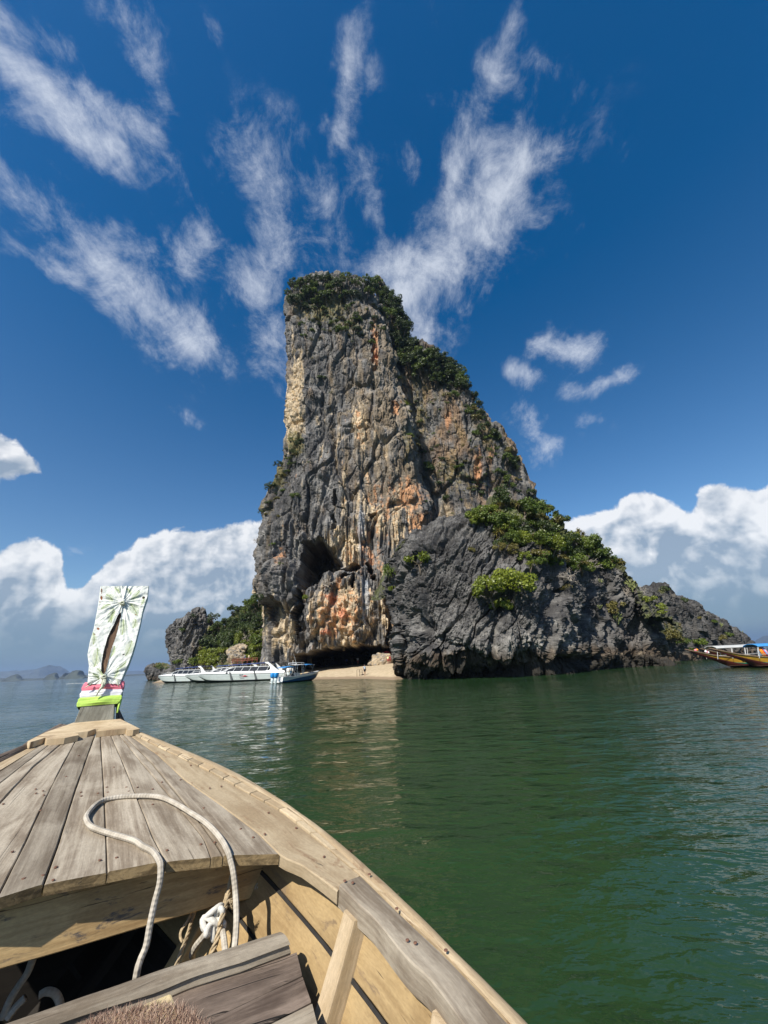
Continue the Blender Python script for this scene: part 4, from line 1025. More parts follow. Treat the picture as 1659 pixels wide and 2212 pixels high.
# ------------------------------------------------------------------ cloth and sashes on the prow
def seg2(px, py, x1, y1, x2, y2):
    bx, by = x2 - x1, y2 - y1; L = math.hypot(bx, by)
    al = ((px - x1) * bx + (py - y1) * by) / L; ac = ((px - x1) * -by + (py - y1) * bx) / L
    return al, ac, L
def inpoly(x, y, poly):
    r = np.zeros(x.shape, bool); n = len(poly)
    for i in range(n):
        x1, y1 = poly[i]; x2, y2 = poly[(i + 1) % n]
        c = ((y1 > y) != (y2 > y)) & (x < (x2 - x1) * (y - y1) / (y2 - y1 + 1e-12) + x1); r ^= c
    return r
def z3(x, y): return (132.7 + .2 * x, 1227.6 + .2 * y)
def build_cloth():
    ny, nx = 300, 210
    ys = np.linspace(1268, 1479, ny); s = np.linspace(-.30, 1.30, nx)
    P = np.zeros((ny, nx, 3)); PX = np.zeros((ny, nx)); PY = np.zeros((ny, nx))
    K1 = z3(660, 375); K2 = z3(460, 1175)
    for i, y in enumerate(ys):
        xl, xr = pl(y, PLx), pl(y, PRx)
        yy = y + 0 * s
        sc = np.clip(s, 0, 1); x = xl + (xr - xl) * sc
        a = pp(xl, y); b = pp(xr, y)
        front = a + (b - a) * sc[:, None]
        back = np.maximum(-s, 0) + np.maximum(s - 1, 0)
        P[i] = front - PN * (back / .3 * .095)[:, None] + (b - a) * (np.where(s < 0, -.0, .0) + np.sign(s - .5) * .012 * np.minimum(back / .06, 1))[:, None]
        PX[i] = x; PY[i] = y
    # folds: pleats running into the two knots
    fold = .006 * fbm(P * 9, 3, seed=90) + .004 * fbm(P * 26, 2, seed=91)
    dark = np.zeros(PX.shape)
    for (kx, ky), rr in ((K1, 62), (K2, 60)):
        dx, dy = PX - kx, PY - ky; r = np.hypot(dx, dy) + 1e-6; th = np.arctan2(dy, dx)
        pl_ = perlin(np.stack([np.cos(th) * 5.5, np.sin(th) * 5.5, r * .02], -1), 92) + .6 * perlin(np.stack([np.cos(th) * 12, np.sin(th) * 12, r * .02], -1), 93)
        am = np.exp(-(r / rr) ** 1.5) * sstep(0, 6, r)
        fold = fold + .011 * pl_ * am + .014 * np.exp(-(r / 7) ** 2)
    P = P + PN * (.018 + fold)[..., None]
    slit = [z3(*q) for q in [(640, 480), (600, 520), (560, 620), (520, 690), (490, 760), (462, 860), (440, 950), (430, 1030), (425, 1110), (440, 1150), (462, 1162), (482, 1110), (505, 1010), (535, 890), (560, 820), (590, 740), (612, 640), (640, 530)]]
    inside = inpoly(PX, PY, slit) & (s > 0)[None, :] & (s < 1)[None, :]
    # lips of the opening curl outward
    F_ = grid_faces(ny, nx); keep = ~(inside.ravel()[F_].sum(1) >= 3); F_ = F_[keep]
    # fern print
    G = [(555, 440, 495, 590, 45), (740, 390, 810, 530, 50), (660, 560, 640, 730, 48), (800, 560, 760, 650, 35), (760, 790, 680, 950, 48), (390, 870, 345, 1070, 48), (345, 700, 335, 830, 30), (480, 290, 540, 370, 40), (840, 255, 740, 340, 40),
         (570, 220, 620, 290, 34), (700, 225, 735, 300, 30), (570, 850, 520, 960, 26), (390, 1090, 440, 1190, 30), (610, 1090, 560, 1190, 30), (430, 450, 530, 410, 25), (340, 1150, 400, 1215, 30), (890, 320, 850, 400, 25), (700, 1010, 600, 1090, 28), (530, 600, 580, 470, 20)]
    zx = (PX - 132.7) / .2; zy = (PY - 1227.6) / .2
    col = np.tile(np.array([.76, .78, .72]), (ny, nx, 1)) * (1 - .06 * fbm(P * 20, 2, seed=97))[..., None]
    grn = np.zeros(PX.shape)
    for x1, y1, x2, y2, hw in G:
        a, c, L = seg2(zx, zy, x1, y1, x2, y2); c = c + 14 * np.sin(a / L * 2.5)
        pr = hw * np.clip(np.sin(np.clip(a / L, 0, 1) * 2.6 + .35), 0, 1)
        barb = .5 + .5 * np.cos((a - np.abs(c) * .75) / 2.1 * .55 * 1.7)
        m = (np.abs(c) < pr) & (a > 0) & (a < L); v = m * (sstep(.35, .8, barb) * .75 + .2) * (1 - np.abs(c) / (pr + 1e-6) * .45)
        v = np.maximum(v, m * (np.abs(c) < 4) * .95); grn = np.maximum(grn, v)
    col = lerp(col, np.array([.22, .30, .075]), np.clip(grn, 0, 1) * .9)
    st = ell(zx, zy, [(432, 330, 14, 30, 1.0), (435, 260, 8, 40, .9), (395, 660, 22, 22, .8), (355, 720, 12, 12, .8), (385, 1055, 14, 18, .7), (800, 515, 10, 14, .8), (855, 405, 6, 22, .7), (415, 375, 7, 50, .7)])
    n9 = fbm(P * 60, 3, seed=98); col = lerp(col, np.array([.25, .09, .035]), sstep(.5, .75, st + n9 * .35))
    hl = ell(zx, zy, [(885, 325, 20, 18, 1.2), (362, 722, 8, 7, 1.0), (668, 940, 18, 9, 1.0), (705, 1045, 6, 4, 0)]); col = lerp(col, np.array([.04, .03, .02]), sstep(.6, .7, hl))
    me = np_mesh('prow_cloth', P.reshape(-1, 3), F_, True); set_col(me, col.reshape(-1, 3))
    m, nt, p, out = mat_new('printed_cotton'); at = nd(nt, 'ShaderNodeAttribute', attribute_name='Col')
    nt.links.new(at.outputs['Color'], p.inputs['Base Color']); p.inputs['Roughness'].default_value = .85; p.inputs['Specular IOR Level'].default_value = .15
    tc = nd(nt, 'ShaderNodeTexCoord'); nn_ = noise(nt, tc.outputs['Object'], 60, 4, .6)
    b = nd(nt, 'ShaderNodeBump', {'Strength': .35, 'Distance': .004, 'Height': nn_.outputs[0]}); nt.links.new(b.outputs[0], p.inputs['Normal'])
    t = thing('prow_cloth', 'white fern print cloth knotted twice around the tall prow post, split open in the middle', 'cloth', tuple(PB))
    link('cloth_wrap', me, m, t, True)
    for (kx, ky) in (K1, K2):
        k = MB(); c = pp(kx, ky, .034)
        for j in range(5):
            a = random.uniform(0, 6.28); q = [c + (BT * math.cos(a + u_) * .012 + PV * math.sin(a + u_) * .010) + PN * (.006 * math.sin(u_ * 2 + j)) for u_ in np.linspace(0, 3.6, 9)]
            k.tube(q, .007, 7)
        if ky > 1400:
            k.tube([pp(*z3(465, 1190), .034), pp(*z3(455, 1235), .040), pp(*z3(440, 1280), .042), pp(*z3(400, 1330), .035), pp(*z3(372, 1385), .03)], [.009, .010, .009, .006, .003], 7)
            k.tube([pp(*z3(470, 1190), .034), pp(*z3(470, 1240), .04), pp(*z3(445, 1300), .038)], [.007, .009, .004], 7)
            k.tube([pp(*z3(600, 1195), .03), pp(*z3(608, 1240), .034), pp(*z3(625, 1285), .03)], [.003, .006, .002], 6)
            k.tube([pp(*z3(330, 1245), .03), pp(*z3(290, 1270), .034), pp(*z3(255, 1292), .03)], [.004, .004, .003], 6)
        me = k.mesh('knot', True); me.materials.append(simple('twisted_cloth', (.50, .52, .40), .9, 0, .35, 60, .3)); link('knot', me, None, t, True)
build_cloth()
def sash(name, label, y0l, y0r, y1l, y1r, col, seed, infl=.016, tail=None):
    nv, nu = 26, 120; V = np.zeros((nv, nu, 3)); 
    for i in range(nv):
        f = i / (nv - 1)
        yl = y0l + (y1l - y0l) * f; yr = y0r + (y1r - y0r) * f
        L = pp(pl(yl, PLx) - 1.5, yl); R_ = pp(pl(yr, PRx) + 1.5, yr); bk = -PN * .09
        c4 = [L, R_, R_ + bk, L + bk]; P = []
        w = [60, 20, 30, 10]
        for k in range(4):
            for q in range(w[k]): P.append(c4[k] + (c4[(k + 1) % 4] - c4[k]) * q / w[k])
        P = np.array(P); c = (L + R_ + bk) / 2 ; c = P.mean(0); o = P - c; o -= np.outer(o @ PV, PV)
        o /= np.linalg.norm(o, axis=1)[:, None]
        rnd = .55 * math.sin(math.pi * f) ** .6
        wr = perlin(np.stack([P @ BT * 6, np.full(nu, f * 4.5 + seed), P @ BA * 6], -1), seed) + .6 * perlin(np.stack([P @ BT * 9, np.full(nu, f * 11 + seed), P @ BA * 9], -1), seed + 2)
        V[i] = P + o * (infl * (.45 + rnd) + wr * .0055)[:, None]
    me = np_mesh(name, V.reshape(-1, 3), grid_faces(nv, nu, True), True)
    m = simple(name + '_fabric', col, .75, 0, .08, 30, .2)
    o = link(name, me, m); tag(o, label, 'sash', 'ribbons tied around the prow')
    return m
mp_ = sash('sash', 'pink ribbon sash wrapped around the prow just below the fern cloth', 1474, 1471, 1493, 1489, (.80, .21, .28), 3, .020)
sash('sash', 'white ribbon sash between the pink and the green ones', 1490, 1486, 1508, 1503, (.78, .77, .80), 5, .015)
gm = sash('sash', 'lime green ribbon sash, lowest of the three, with a tail down its side', 1506, 1501, 1527, 1520, (.46, .68, .12), 8, .017)
tl = MB(); 
for o_, r_ in ((0, .010), (.012, .008), (-.01, .007)):
    tl.tube([pp(258, 1500, -.03 + o_), pp(261, 1508, -.02 + o_), pp(257, 1524, -.02 + o_), pp(253 + 40 * o_, 1540, -.015 + o_)], [r_, r_, r_ * .9, r_ * .5], 7)
bpy.data.objects['sash.002'].name = 'sash.002'
tobj = tl.build('sash_tail', gm, bpy.data.objects['sash.002'], True)

# ------------------------------------------------------------------ ropes
def rope_mat(name, c1, c2, tw=260):
    m, nt, p, out = mat_new(name); uv = nd(nt, 'ShaderNodeAttribute', attribute_name='ruv').outputs['Vector']
    sx = nd(nt, 'ShaderNodeSeparateXYZ', {0: uv})
    a = mth(nt, 'SINE', mth(nt, 'ADD', mth(nt, 'MULTIPLY', sx.outputs[0], 6.2832 * 3), mth(nt, 'MULTIPLY', sx.outputs[1], tw)))
    b = mth(nt, 'SINE', mth(nt, 'SUBTRACT', mth(nt, 'MULTIPLY', sx.outputs[0], 6.2832 * 3), mth(nt, 'MULTIPLY', sx.outputs[1], tw)))
    h = mth(nt, 'MULTIPLY', a, b)
    n = noise(nt, nd(nt, 'ShaderNodeTexCoord').outputs['Object'], 22, 5, .6)
    c = mixc(nt, mapr(nt, mth(nt, 'ADD', mth(nt, 'MULTIPLY', h, .05), n.outputs[0]), .3, .7), c2, c1)
    nt.links.new(c, p.inputs['Base Color']); p.inputs['Roughness'].default_value = .9
    bb_ = nd(nt, 'ShaderNodeBump', {'Strength': .5, 'Distance': .002, 'Height': h}); nt.links.new(bb_.outputs[0], p.inputs['Normal'])
    return m
def rope_mesh(name, pts, r, n=12, seg=200, wig=0.0):
    P = spline(pts, seg) if len(pts) > 2 else np.array(pts, float)
    P = P + wig * np.stack([perlin(P * 8, k) for k in (1, 2, 3)], -1)
    mb = MB().tube(P, r, n); me = mb.mesh(name, True)
    d = np.concatenate([[0], np.cumsum(np.linalg.norm(np.diff(P, axis=0), axis=1))])
    uv = np.stack([np.tile(np.arange(n) / n, len(P)), np.repeat(d, n), np.zeros(n * len(P))], -1).astype(np.float32)
    at = me.attributes.new('ruv', 'FLOAT_VECTOR', 'POINT'); at.data.foreach_set('vector', uv.ravel()); return me
def strand_mesh(name, pts, r, strands=3, twist=70, seg=150):      # laid rope: separate strands wound round each other
    P = spline(pts, seg); d = np.concatenate([[0], np.cumsum(np.linalg.norm(np.diff(P, axis=0), axis=1))]); mb = MB()
    T = np.gradient(P, axis=0); T /= np.linalg.norm(T, axis=1)[:, None]; A = np.cross(T, UP + .01); A /= np.linalg.norm(A, axis=1)[:, None]; B = np.cross(T, A)
    for k in range(strands):
        ph = d * twist + 2 * math.pi * k / strands
        mb.tube(P + r * .52 * (A * np.cos(ph)[:, None] + B * np.sin(ph)[:, None]), r * .56, 6)
    me = mb.mesh(name, True); return me
WR = rope_mat('white_braided_rope', (.52, .47, .39), (.33, .29, .23)); TAN = simple('tan_laid_rope', (.40, .31, .19), .9, 0, .3, 60, .3)
def oo(L, off): return [apl(x, y, BA * (1.79 - off), BA) for x, y in L]
RR = .0090
deckpts = [bp(x, y, .0125) for x, y in [(344, 1850), (338, 1838), (320, 1836), (308, 1828), (288, 1815), (240, 1801), (200, 1787), (188, 1774), (188, 1760), (208, 1737), (232, 1726), (280, 1720), (340, 1721), (376, 1734), (416, 1758), (448, 1780), (476, 1810), (492, 1838)]]
deckpts[0] = bp(345, 1862, .016); deckpts[2] = bp(330, 1840, .0125)
dn_ = [apl(294, 2112, BA * 1.650, BA), apl(303, 2075, BA * 1.660, BA), apl(316, 2042, BA * 1.665, BA), apl(324, 1998, BA * 1.675, BA), apl(334, 1950, BA * 1.685, BA), apl(345, 1908, BA * 1.695, BA), apl(347, 1878, BA * 1.705, BA)]
dn_ = [dn_[0] + np.array([0, 0, -.18]) + BA * .05] + dn_
up_ = [apl(498, 1858, BA * 1.685, BA), apl(504, 1884, BA * 1.66, BA), apl(509, 1930, BA * 1.635, BA), apl(511, 1986, BA * 1.59, BA), apl(507, 2046, BA * 1.555, BA), apl(500, 2078, BA * 1.535, BA), apl(494, 2086, BA * 1.535, BA), apl(489, 2072, BA * 1.55, BA), apl(484, 2030, BA * 1.62, BA), apl(479, 2000, BA * 1.70, BA)]
me = rope_mesh('mooring_rope', dn_ + deckpts[:1] + deckpts[2:] + up_, RR, 12, 420)
me.materials.append(WR)
rt = thing('mooring_rope', 'white braided rope looping over the foredeck and hanging past its near edge', 'rope', tuple(bp(300, 1760, 0)))
link('rope_line', me, None, rt, True)
# knot where it joins the brown rope
kc = apl(466, 1990, BA * 1.71, BA)
kn = MB()
for j, (cx, cy, ra, rb, tl_) in enumerate([(460, 1982, .030, .022, .4), (456, 1998, .030, .014, -.5), (470, 1994, .022, .030, 1.0), (464, 2004, .026, .012, .1)]):
    c = apl(cx, cy, BA * (1.70 - .006 * j), BA)
    q = [c + BT * (ra * math.cos(u_) * math.cos(tl_)) + UP * (rb * math.sin(u_) + ra * math.cos(u_) * math.sin(tl_)) + BA * (.01 * math.cos(u_ * 2 + j)) for u_ in np.linspace(0, 6.28, 20)]
    kn.tube(q, RR * .95, 9)
me = kn.mesh('knot', True); me.materials.append(simple('white_rope_plain', (.58, .56, .50), .9, 0, .15, 60, .2)); link('knot', me, None, rt, True)
me = rope_mesh('rope_end', [apl(452, 2004, BA * 1.70, BA), apl(440, 2022, BA * 1.71, BA), apl(424, 2042, BA * 1.73, BA), apl(415, 2060, BA * 1.75, BA), apl(416, 2068, BA * 1.77, BA)], RR, 10, 40); me.materials.append(WR); link('rope_end', me, None, rt, True)
tt_ = thing('lashing_rope', 'brown three strand rope hanging from the beam through the white knot', 'rope', tuple(apl(480, 1980, BA * 1.7, BA)))
me = strand_mesh('rope_line', [apl(501, 1890, BA * 1.81, BA), apl(498, 1905, BA * 1.80, BA), apl(492, 1930, BA * 1.78, BA), apl(485, 1958, BA * 1.73, BA), apl(479, 1990, BA * 1.68, BA), apl(470, 2025, BA * 1.66, BA), apl(458, 2060, BA * 1.66, BA), apl(450, 2090, BA * 1.68, BA)], .0085); me.materials.append(TAN)
link('rope_line', me, None, tt_, True)
me = strand_mesh('rope_line', [apl(495, 1925, BA * 1.77, BA), apl(490, 1950, BA * 1.72, BA), apl(482, 1975, BA * 1.675, BA), apl(474, 2000, BA * 1.66, BA)], .0075); me.materials.append(TAN); link('rope_line', me, None, tt_, True)
fr = MB()
for k in range(26):
    a = apl(494 + random.uniform(-3, 3), 1950 + random.uniform(-6, 10), BA * 1.715, BA); fr.tube([a, a + BT * random.uniform(.005, .022) + UP * random.uniform(-.012, .012) - BA * random.uniform(0, .012), a + BT * random.uniform(.008, .03) + UP * random.uniform(-.02, .012) - BA * .006], [.0009, .0007, .0003], 3)
fr.build('frayed_end', TAN, tt_, wc=True)
t3 = thing('hanging_cord', 'thin brown cord doubled and hanging in the shade left of the white knot', 'rope', tuple(apl(400, 2020, BA * 1.85, BA)))
me = strand_mesh('cord_line', [apl(421, 1965, BA * 1.9, BA), apl(414, 1990, BA * 1.88, BA), apl(405, 2020, BA * 1.80, BA), apl(394, 2050, BA * 1.74, BA), apl(379, 2088, BA * 1.70, BA), apl(372, 2105, BA * 1.70, BA)], .0062); me.materials.append(TAN); link('cord_line', me, None, t3, True)
me = strand_mesh('cord_loop', [apl(416, 1968, BA * 1.9, BA), apl(405, 1990, BA * 1.88, BA), apl(393, 2008, BA * 1.87, BA), apl(390, 2022, BA * 1.86, BA), apl(394, 2035, BA * 1.85, BA)], .005); me.materials.append(TAN); link('cord_loop', me, None, t3, True)
t4 = thing('bilge_rope', 'slack grey rope lying in the dark bilge at the lower left', 'rope', tuple(W(2.0, -.5, .7)))
for pts in ([(75, 2060), (60, 2100), (40, 2130), (22, 2160), (5, 2200)], [(55, 2155), (35, 2175), (15, 2200)], [(85, 2150), (100, 2142), (118, 2146), (128, 2162), (132, 2185)]):
    me = rope_mesh('rope_line', [apl(x, y, BA * 2.05, BA) for x, y in pts], .011, 8, 50); me.materials.append(WR); link('rope_line', me, None, t4, True)

# ------------------------------------------------------------------ cushion and fur in the corner
ct = thing('seat_cushion', 'cream foam cushion corner with a brown fur cover on the seat boards', 'cushion', tuple(bp(320, 2200, -.13)))
cb = MB(); 
top = bps([(372, 2141), (250, 2190), (120, 2250), (300, 2330), (420, 2262), (382, 2170)], -.105)
cb.prism(top, -UP * .05); me = cb.mesh('foam'); me.materials.append(simple('cream_foam', (.60, .48, .26), .7, 0, .06, 20, .1)); o = link('foam', me, None, ct, True)
bv = o.modifiers.new('bev', 'BEVEL'); bv.width = .008; bv.segments = 3
def build_fur():
    bx = [(150, 2240), (215, 2196), (262, 2186), (330, 2174), (382, 2176), (415, 2192), (446, 2222), (440, 2290), (300, 2340), (150, 2300)]
    N_ = 9000; rs = np.random.RandomState(5); xs = rs.uniform(140, 450, N_ * 2); ys = rs.uniform(2172, 2300, N_ * 2); ok = inpoly(xs, ys, bx); xs, ys = xs[ok][:N_], ys[ok][:N_]
    V, Fs, C_ = [], [], []
    for i, (x, y) in enumerate(zip(xs, ys)):
        b = bp(x, y + 14, -.115); L = rs.uniform(.016, .030)
        d = UP * .9 + BT * rs.normal() * .35 + BA * (.35 + rs.normal() * .3); d /= np.linalg.norm(d); e = d + np.array([0, 0, -.5]) + BT * rs.normal() * .3; e /= np.linalg.norm(e)
        s = np.cross(d, rs.normal(size=3)); s /= np.linalg.norm(s); w = .0007
        p1 = b + d * L * .6; p2 = p1 + e * L * .5; k = len(V)
        V += [b - s * w, b + s * w, p1 + s * w * .8, p1 - s * w * .8, p2]; Fs += [(k, k + 1, k + 2, k + 3), (k + 3, k + 2, k + 4, k + 3)]
        t = rs.rand(); cc = [(.30, .185, .13), (.50, .36, .26), (.15, .08, .055)][0 if t < .5 else 1 if t < .8 else 2]; C_ += [cc] * 5
    F3 = [f if f[3] != f[0] else f for f in Fs]; F3 = [f if len(set(f)) == 4 else f[:3] for f in F3]
    me = bpy.data.meshes.new('fur'); me.from_pydata([tuple(v) for v in V], [], F3); set_col(me, np.array(C_)); me.update()
    m, nt, p, out = mat_new('brown_fur'); at = nd(nt, 'ShaderNodeAttribute', attribute_name='Col'); nt.links.new(at.outputs['Color'], p.inputs['Base Color']); p.inputs['Roughness'].default_value = .6
    o = link('fur', me, m, ct, True); o['kind'] = 'stuff'
    u = MB().prism(bps([(a, b + 14) for a, b in bx], -.116), -UP * .012); mu = u.mesh('fur_backing'); mu.materials.append(simple('fur_backing', (.14, .085, .06), .9)); link('fur_backing', mu, None, ct, True)
build_fur()

# ------------------------------------------------------------------ plants
def leaf_mat(name, dark, light, trans=.3):
    m = bpy.data.materials.new(name); m.use_nodes = True; nt = m.node_tree; nt.nodes.clear(); out = nt.nodes.new('ShaderNodeOutputMaterial')
    lv = nd(nt, 'ShaderNodeAttribute', attribute_name='lv').outputs['Fac']; oi = nd(nt, 'ShaderNodeObjectInfo').outputs['Random']
    f = mth(nt, 'ADD', mth(nt, 'MULTIPLY', lv, .75), mth(nt, 'MULTIPLY', oi, .35), clamp=True)
    c = mixc(nt, f, dark, light)
    d = nd(nt, 'ShaderNodeBsdfDiffuse', {'Color': c}); t = nd(nt, 'ShaderNodeBsdfTranslucent', {'Color': c}); g = nd(nt, 'ShaderNodeBsdfGlossy', {'Color': (1, 1, 1, 1), 'Roughness': .45})
    a = nd(nt, 'ShaderNodeMixShader', {0: trans, 1: d.outputs[0], 2: t.outputs[0]}); b = nd(nt, 'ShaderNodeMixShader', {0: .03, 1: a.outputs[0], 2: g.outputs[0]})
    nt.links.new(b.outputs[0], out.inputs[0]); return m
LDARK = leaf_mat('dark_leaves', (.022, .042, .010), (.075, .105, .022)); LMID = leaf_mat('green_leaves', (.045, .085, .010), (.155, .20, .028))
LBRT = leaf_mat('bright_leaves', (.10, .14, .010), (.27, .31, .035), .4); LOLV = leaf_mat('olive_leaves', (.08, .075, .018), (.22, .19, .05)); LCAC = leaf_mat('pale_succulent', (.17, .20, .06), (.34, .37, .15), .1)
BARK = simple('bark', (.16, .125, .09), .9, 0, .3, 8); DEADW = simple('bleached_twigs', (.50, .44, .37), .9, 0, .25, 8)
LM = dict(d=LDARK, m=LMID, b=LBRT, o=LOLV, c=LCAC)

def leaves(rs, centres, radii, n, size, up=.35, flat=.75):
    k = len(centres); idx = rs.randint(0, k, n); d = rs.normal(size=(n, 3)); d /= np.linalg.norm(d, axis=1)[:, None]
    r = radii[idx] * (1 - .45 * rs.rand(n) ** 2.0)
    c = centres[idx] + d * r[:, None] * np.array([1, 1, flat])
    nn = d + rs.normal(size=(n, 3)) * .6 + np.array([0, 0, up]); nn /= np.linalg.norm(nn, axis=1)[:, None]
    a = np.cross(nn, rs.normal(size=(n, 3))); a /= np.linalg.norm(a, axis=1)[:, None]; b = np.cross(nn, a)
    s = size * rs.uniform(.6, 1.35, n)[:, None]
    V = np.stack([c - a * s * .9, c - b * s * .5, c + a * s * .9, c + b * s * .5], 1).reshape(-1, 3)
    lv = rs.rand(k)[idx] * .55 + rs.rand(n) * .45
    return V, np.arange(4 * n).reshape(-1, 4), lv
def broadleaf(seed, kind):
    rs = np.random.RandomState(seed); mb = MB()
    if kind == 'round': k, n, sz, hh = 15, 1500, .085, .9
    elif kind == 'loose': k, n, sz, hh = 11, 750, .075, 1.15
    else: k, n, sz, hh = 12, 1100, .095, .45
    cs, rr = [], []
    for i in range(k):
        a = rs.rand() * 6.28; e = math.acos(rs.uniform(-.45, 1)); R_ = rs.uniform(.45, .85)
        p = np.array([math.cos(a) * math.sin(e), math.sin(a) * math.sin(e), math.cos(e) * (.8 if kind != 'low' else .45)]) * R_
        cs.append(p + np.array([0, 0, hh])); rr.append(rs.uniform(.2, .42) * (1 if kind != 'loose' else .72))
    cs = np.array(cs); rr = np.array(rr); V, F_, lv = leaves(rs, cs, rr, n, sz)
    fork = np.array([rs.uniform(-.08, .08), rs.uniform(-.08, .08), hh * .45])
    mb.tube([(0, 0, -.35), (0, 0, 0), fork * .6, fork], [.07, .06, .05, .045], 6)
    for c in cs[::2]:
        mid = (fork + c) / 2 + rs.normal(size=3) * .08; mb.tube([fork, mid, c], [.035, .022, .008], 4)
    return V, F_, lv, mb
def palmy(seed):
    rs = np.random.RandomState(seed); V, F_, lv = [], [], []; mb = MB(); heads = 4
    for h in range(heads):
        a = rs.rand() * 6.28; top = np.array([math.cos(a) * .45, math.sin(a) * .45, rs.uniform(.5, 1.1)]) if h else np.array([0, 0, .95])
        mb.tube([(0, 0, -.3), (top[0] * .3, top[1] * .3, top[2] * .5), top], [.06, .045, .035], 5); g = rs.rand()
        for i in range(46):
            az_ = rs.rand() * 6.28; el = rs.uniform(-.1, 1.35); L = rs.uniform(.45, .75); d = np.array([math.cos(az_) * math.cos(el), math.sin(az_) * math.cos(el), math.sin(el)])
            s = np.array([-math.sin(az_), math.cos(az_), 0]) * .026; p0 = top; p1 = top + d * L * .55; p2 = top + d * L - np.array([0, 0, L * .35])
            b = len(V); V += [p0 - s * .5, p0 + s * .5, p1 + s, p1 - s, p2 + s * .15, p2 - s * .15]; F_ += [(b, b + 1, b + 2, b + 3), (b + 3, b + 2, b + 4, b + 5)]; q = g * .4 + rs.rand() * .6; lv += [q, q]
    return np.array(V), np.array(F_), np.array(lv), mb
def grassy(seed):
    rs = np.random.RandomState(seed); V, F_, lv = [], [], []
    for i in range(130):
        az_ = rs.rand() * 6.28; o = np.array([rs.normal() * .35, rs.normal() * .35, rs.normal() * .12]); L = rs.uniform(.4, .9); d = np.array([math.cos(az_) * .5, math.sin(az_) * .5, .8])
        s = np.array([-math.sin(az_), math.cos(az_), 0]) * .022; p1 = o + d * L * .6; p2 = p1 + np.array([math.cos(az_) * .35, math.sin(az_) * .35, -.1]) * L
        b = len(V); V += [o - s, o + s, p1 + s * .7, p1 - s * .7, p2 + s * .1, p2 - s * .1]; F_ += [(b, b + 1, b + 2, b + 3), (b + 3, b + 2, b + 4, b + 5)]; q = rs.rand(); lv += [q, q]
    return np.array(V), np.array(F_), np.array(lv), None
def twiggy(seed, n=3, cactus=False):
    rs = np.random.RandomState(seed); mb = MB()
    def br(p, d, L, r, k):
        q = p + d * L; m = (p + q) / 2 + rs.normal(size=3) * L * .10; mb.tube([p, m, q], [r, r * .8, r * .6], 4 if not cactus else 6, cap=cactus)
        if k <= 0: return
        for _ in range(3 if k > 1 else 3):
            e = d + rs.normal(size=3) * (.62 if not cactus else .45) + np.array([0, 0, .10 if not cactus else .5]); e /= np.linalg.norm(e); br(q if _ else m, e, L * rs.uniform(.6, .85), r * (.58 if not cactus else .85), k - 1)
    for i in range(5 if not cactus else 4):
        d = rs.normal(size=3); d[2] = abs(d[2]) + .35; d /= np.linalg.norm(d); br(np.zeros(3) - d * .1, d, .42, .030 if not cactus else .05, 4 if not cactus else 2)
    return mb
VAR = {}
def variant(kind, mk, seed):
    key = (kind, mk, seed)
    if key in VAR: return VAR[key]
    if kind in ('round', 'loose', 'low'): V, F_, lv, tr = broadleaf(seed * 7 + len(kind), kind)
    elif kind == 'palm': V, F_, lv, tr = palmy(seed + 40)
    elif kind == 'grass': V, F_, lv, tr = grassy(seed + 60)
    else:
        tw = twiggy(seed + 80, cactus=(kind == 'cactus')); me = tw.mesh(kind); me.materials.append(LCAC if kind == 'cactus' else DEADW)
        if kind == 'cactus':
            set_f(me, np.random.RandomState(seed).rand(len(me.polygons)), 'lv', 'FACE')
        VAR[key] = (me, None); return VAR[key]
    me = np_mesh('crown', V, F_); set_f(me, lv, 'lv', 'FACE'); me.materials.append(LM[mk]); tm = None
    if tr is not None: tm = tr.mesh('trunk', True); tm.materials.append(BARK)
    VAR[key] = (me, tm); return VAR[key]

# surface lookup by picture position: nearest visible rock point
_cell = 3.0; _gw, _gh = int(1800 / _cell), int(1600 / _cell)
_zb = np.full((_gh, _gw), 1e9); _ix = np.full((_gh, _gw, 2), -1, np.int64)
for si, (P_, N_) in enumerate(SURF):
    u, v, w = proj(P_); iu = np.floor((u + 50) / _cell).astype(int); iv = np.floor(v / _cell).astype(int)
    ok = (iu >= 0) & (iu < _gw) & (iv >= 0) & (iv < _gh) & (w > 1); id_ = np.nonzero(ok)[0]
    order = id_[np.argsort(-w[id_])]
    cur = _zb[iv[order], iu[order]]; m = w[order] < cur; order = order[m]
    tmpz = _zb.copy(); tmpz[iv[order], iu[order]] = w[order]; _ix[iv[order], iu[order], 0] = si; _ix[iv[order], iu[order], 1] = order; _zb = tmpz
def surf_at(x, y, reach=14):
    iu, iv = int((x + 50) / _cell), int(y / _cell); best = None
    for dv in range(-3, reach):
        for du in range(-4, 5):
            a, b = iv + dv, iu + du
            if 0 <= a < _gh and 0 <= b < _gw and _zb[a, b] < 1e8:
                c = abs(du) * 1.3 + (dv if dv > 0 else -dv * 1.5)
                if best is None or c < best[0]: best = (c, a, b)
    if best is None: return None
    si, k = _ix[best[1], best[2]]; P_, N_ = SURF[si]; n = N_[k]
    if n @ (EYE - P_[k]) < 0: n = -n
    return P_[k], n
_rsv = np.random.RandomState(99)
SMALL_KINDS = {'grass': ('grass_tuft', 'grass tuft'), 'dead': ('bare_bush', 'bush'), 'cactus': ('succulent_shrub', 'shrub'), 'palm': ('screw_pine', 'plant'), 'low': ('shrub', 'shrub'), 'loose': ('tree', 'tree'), 'round': ('tree', 'tree')}
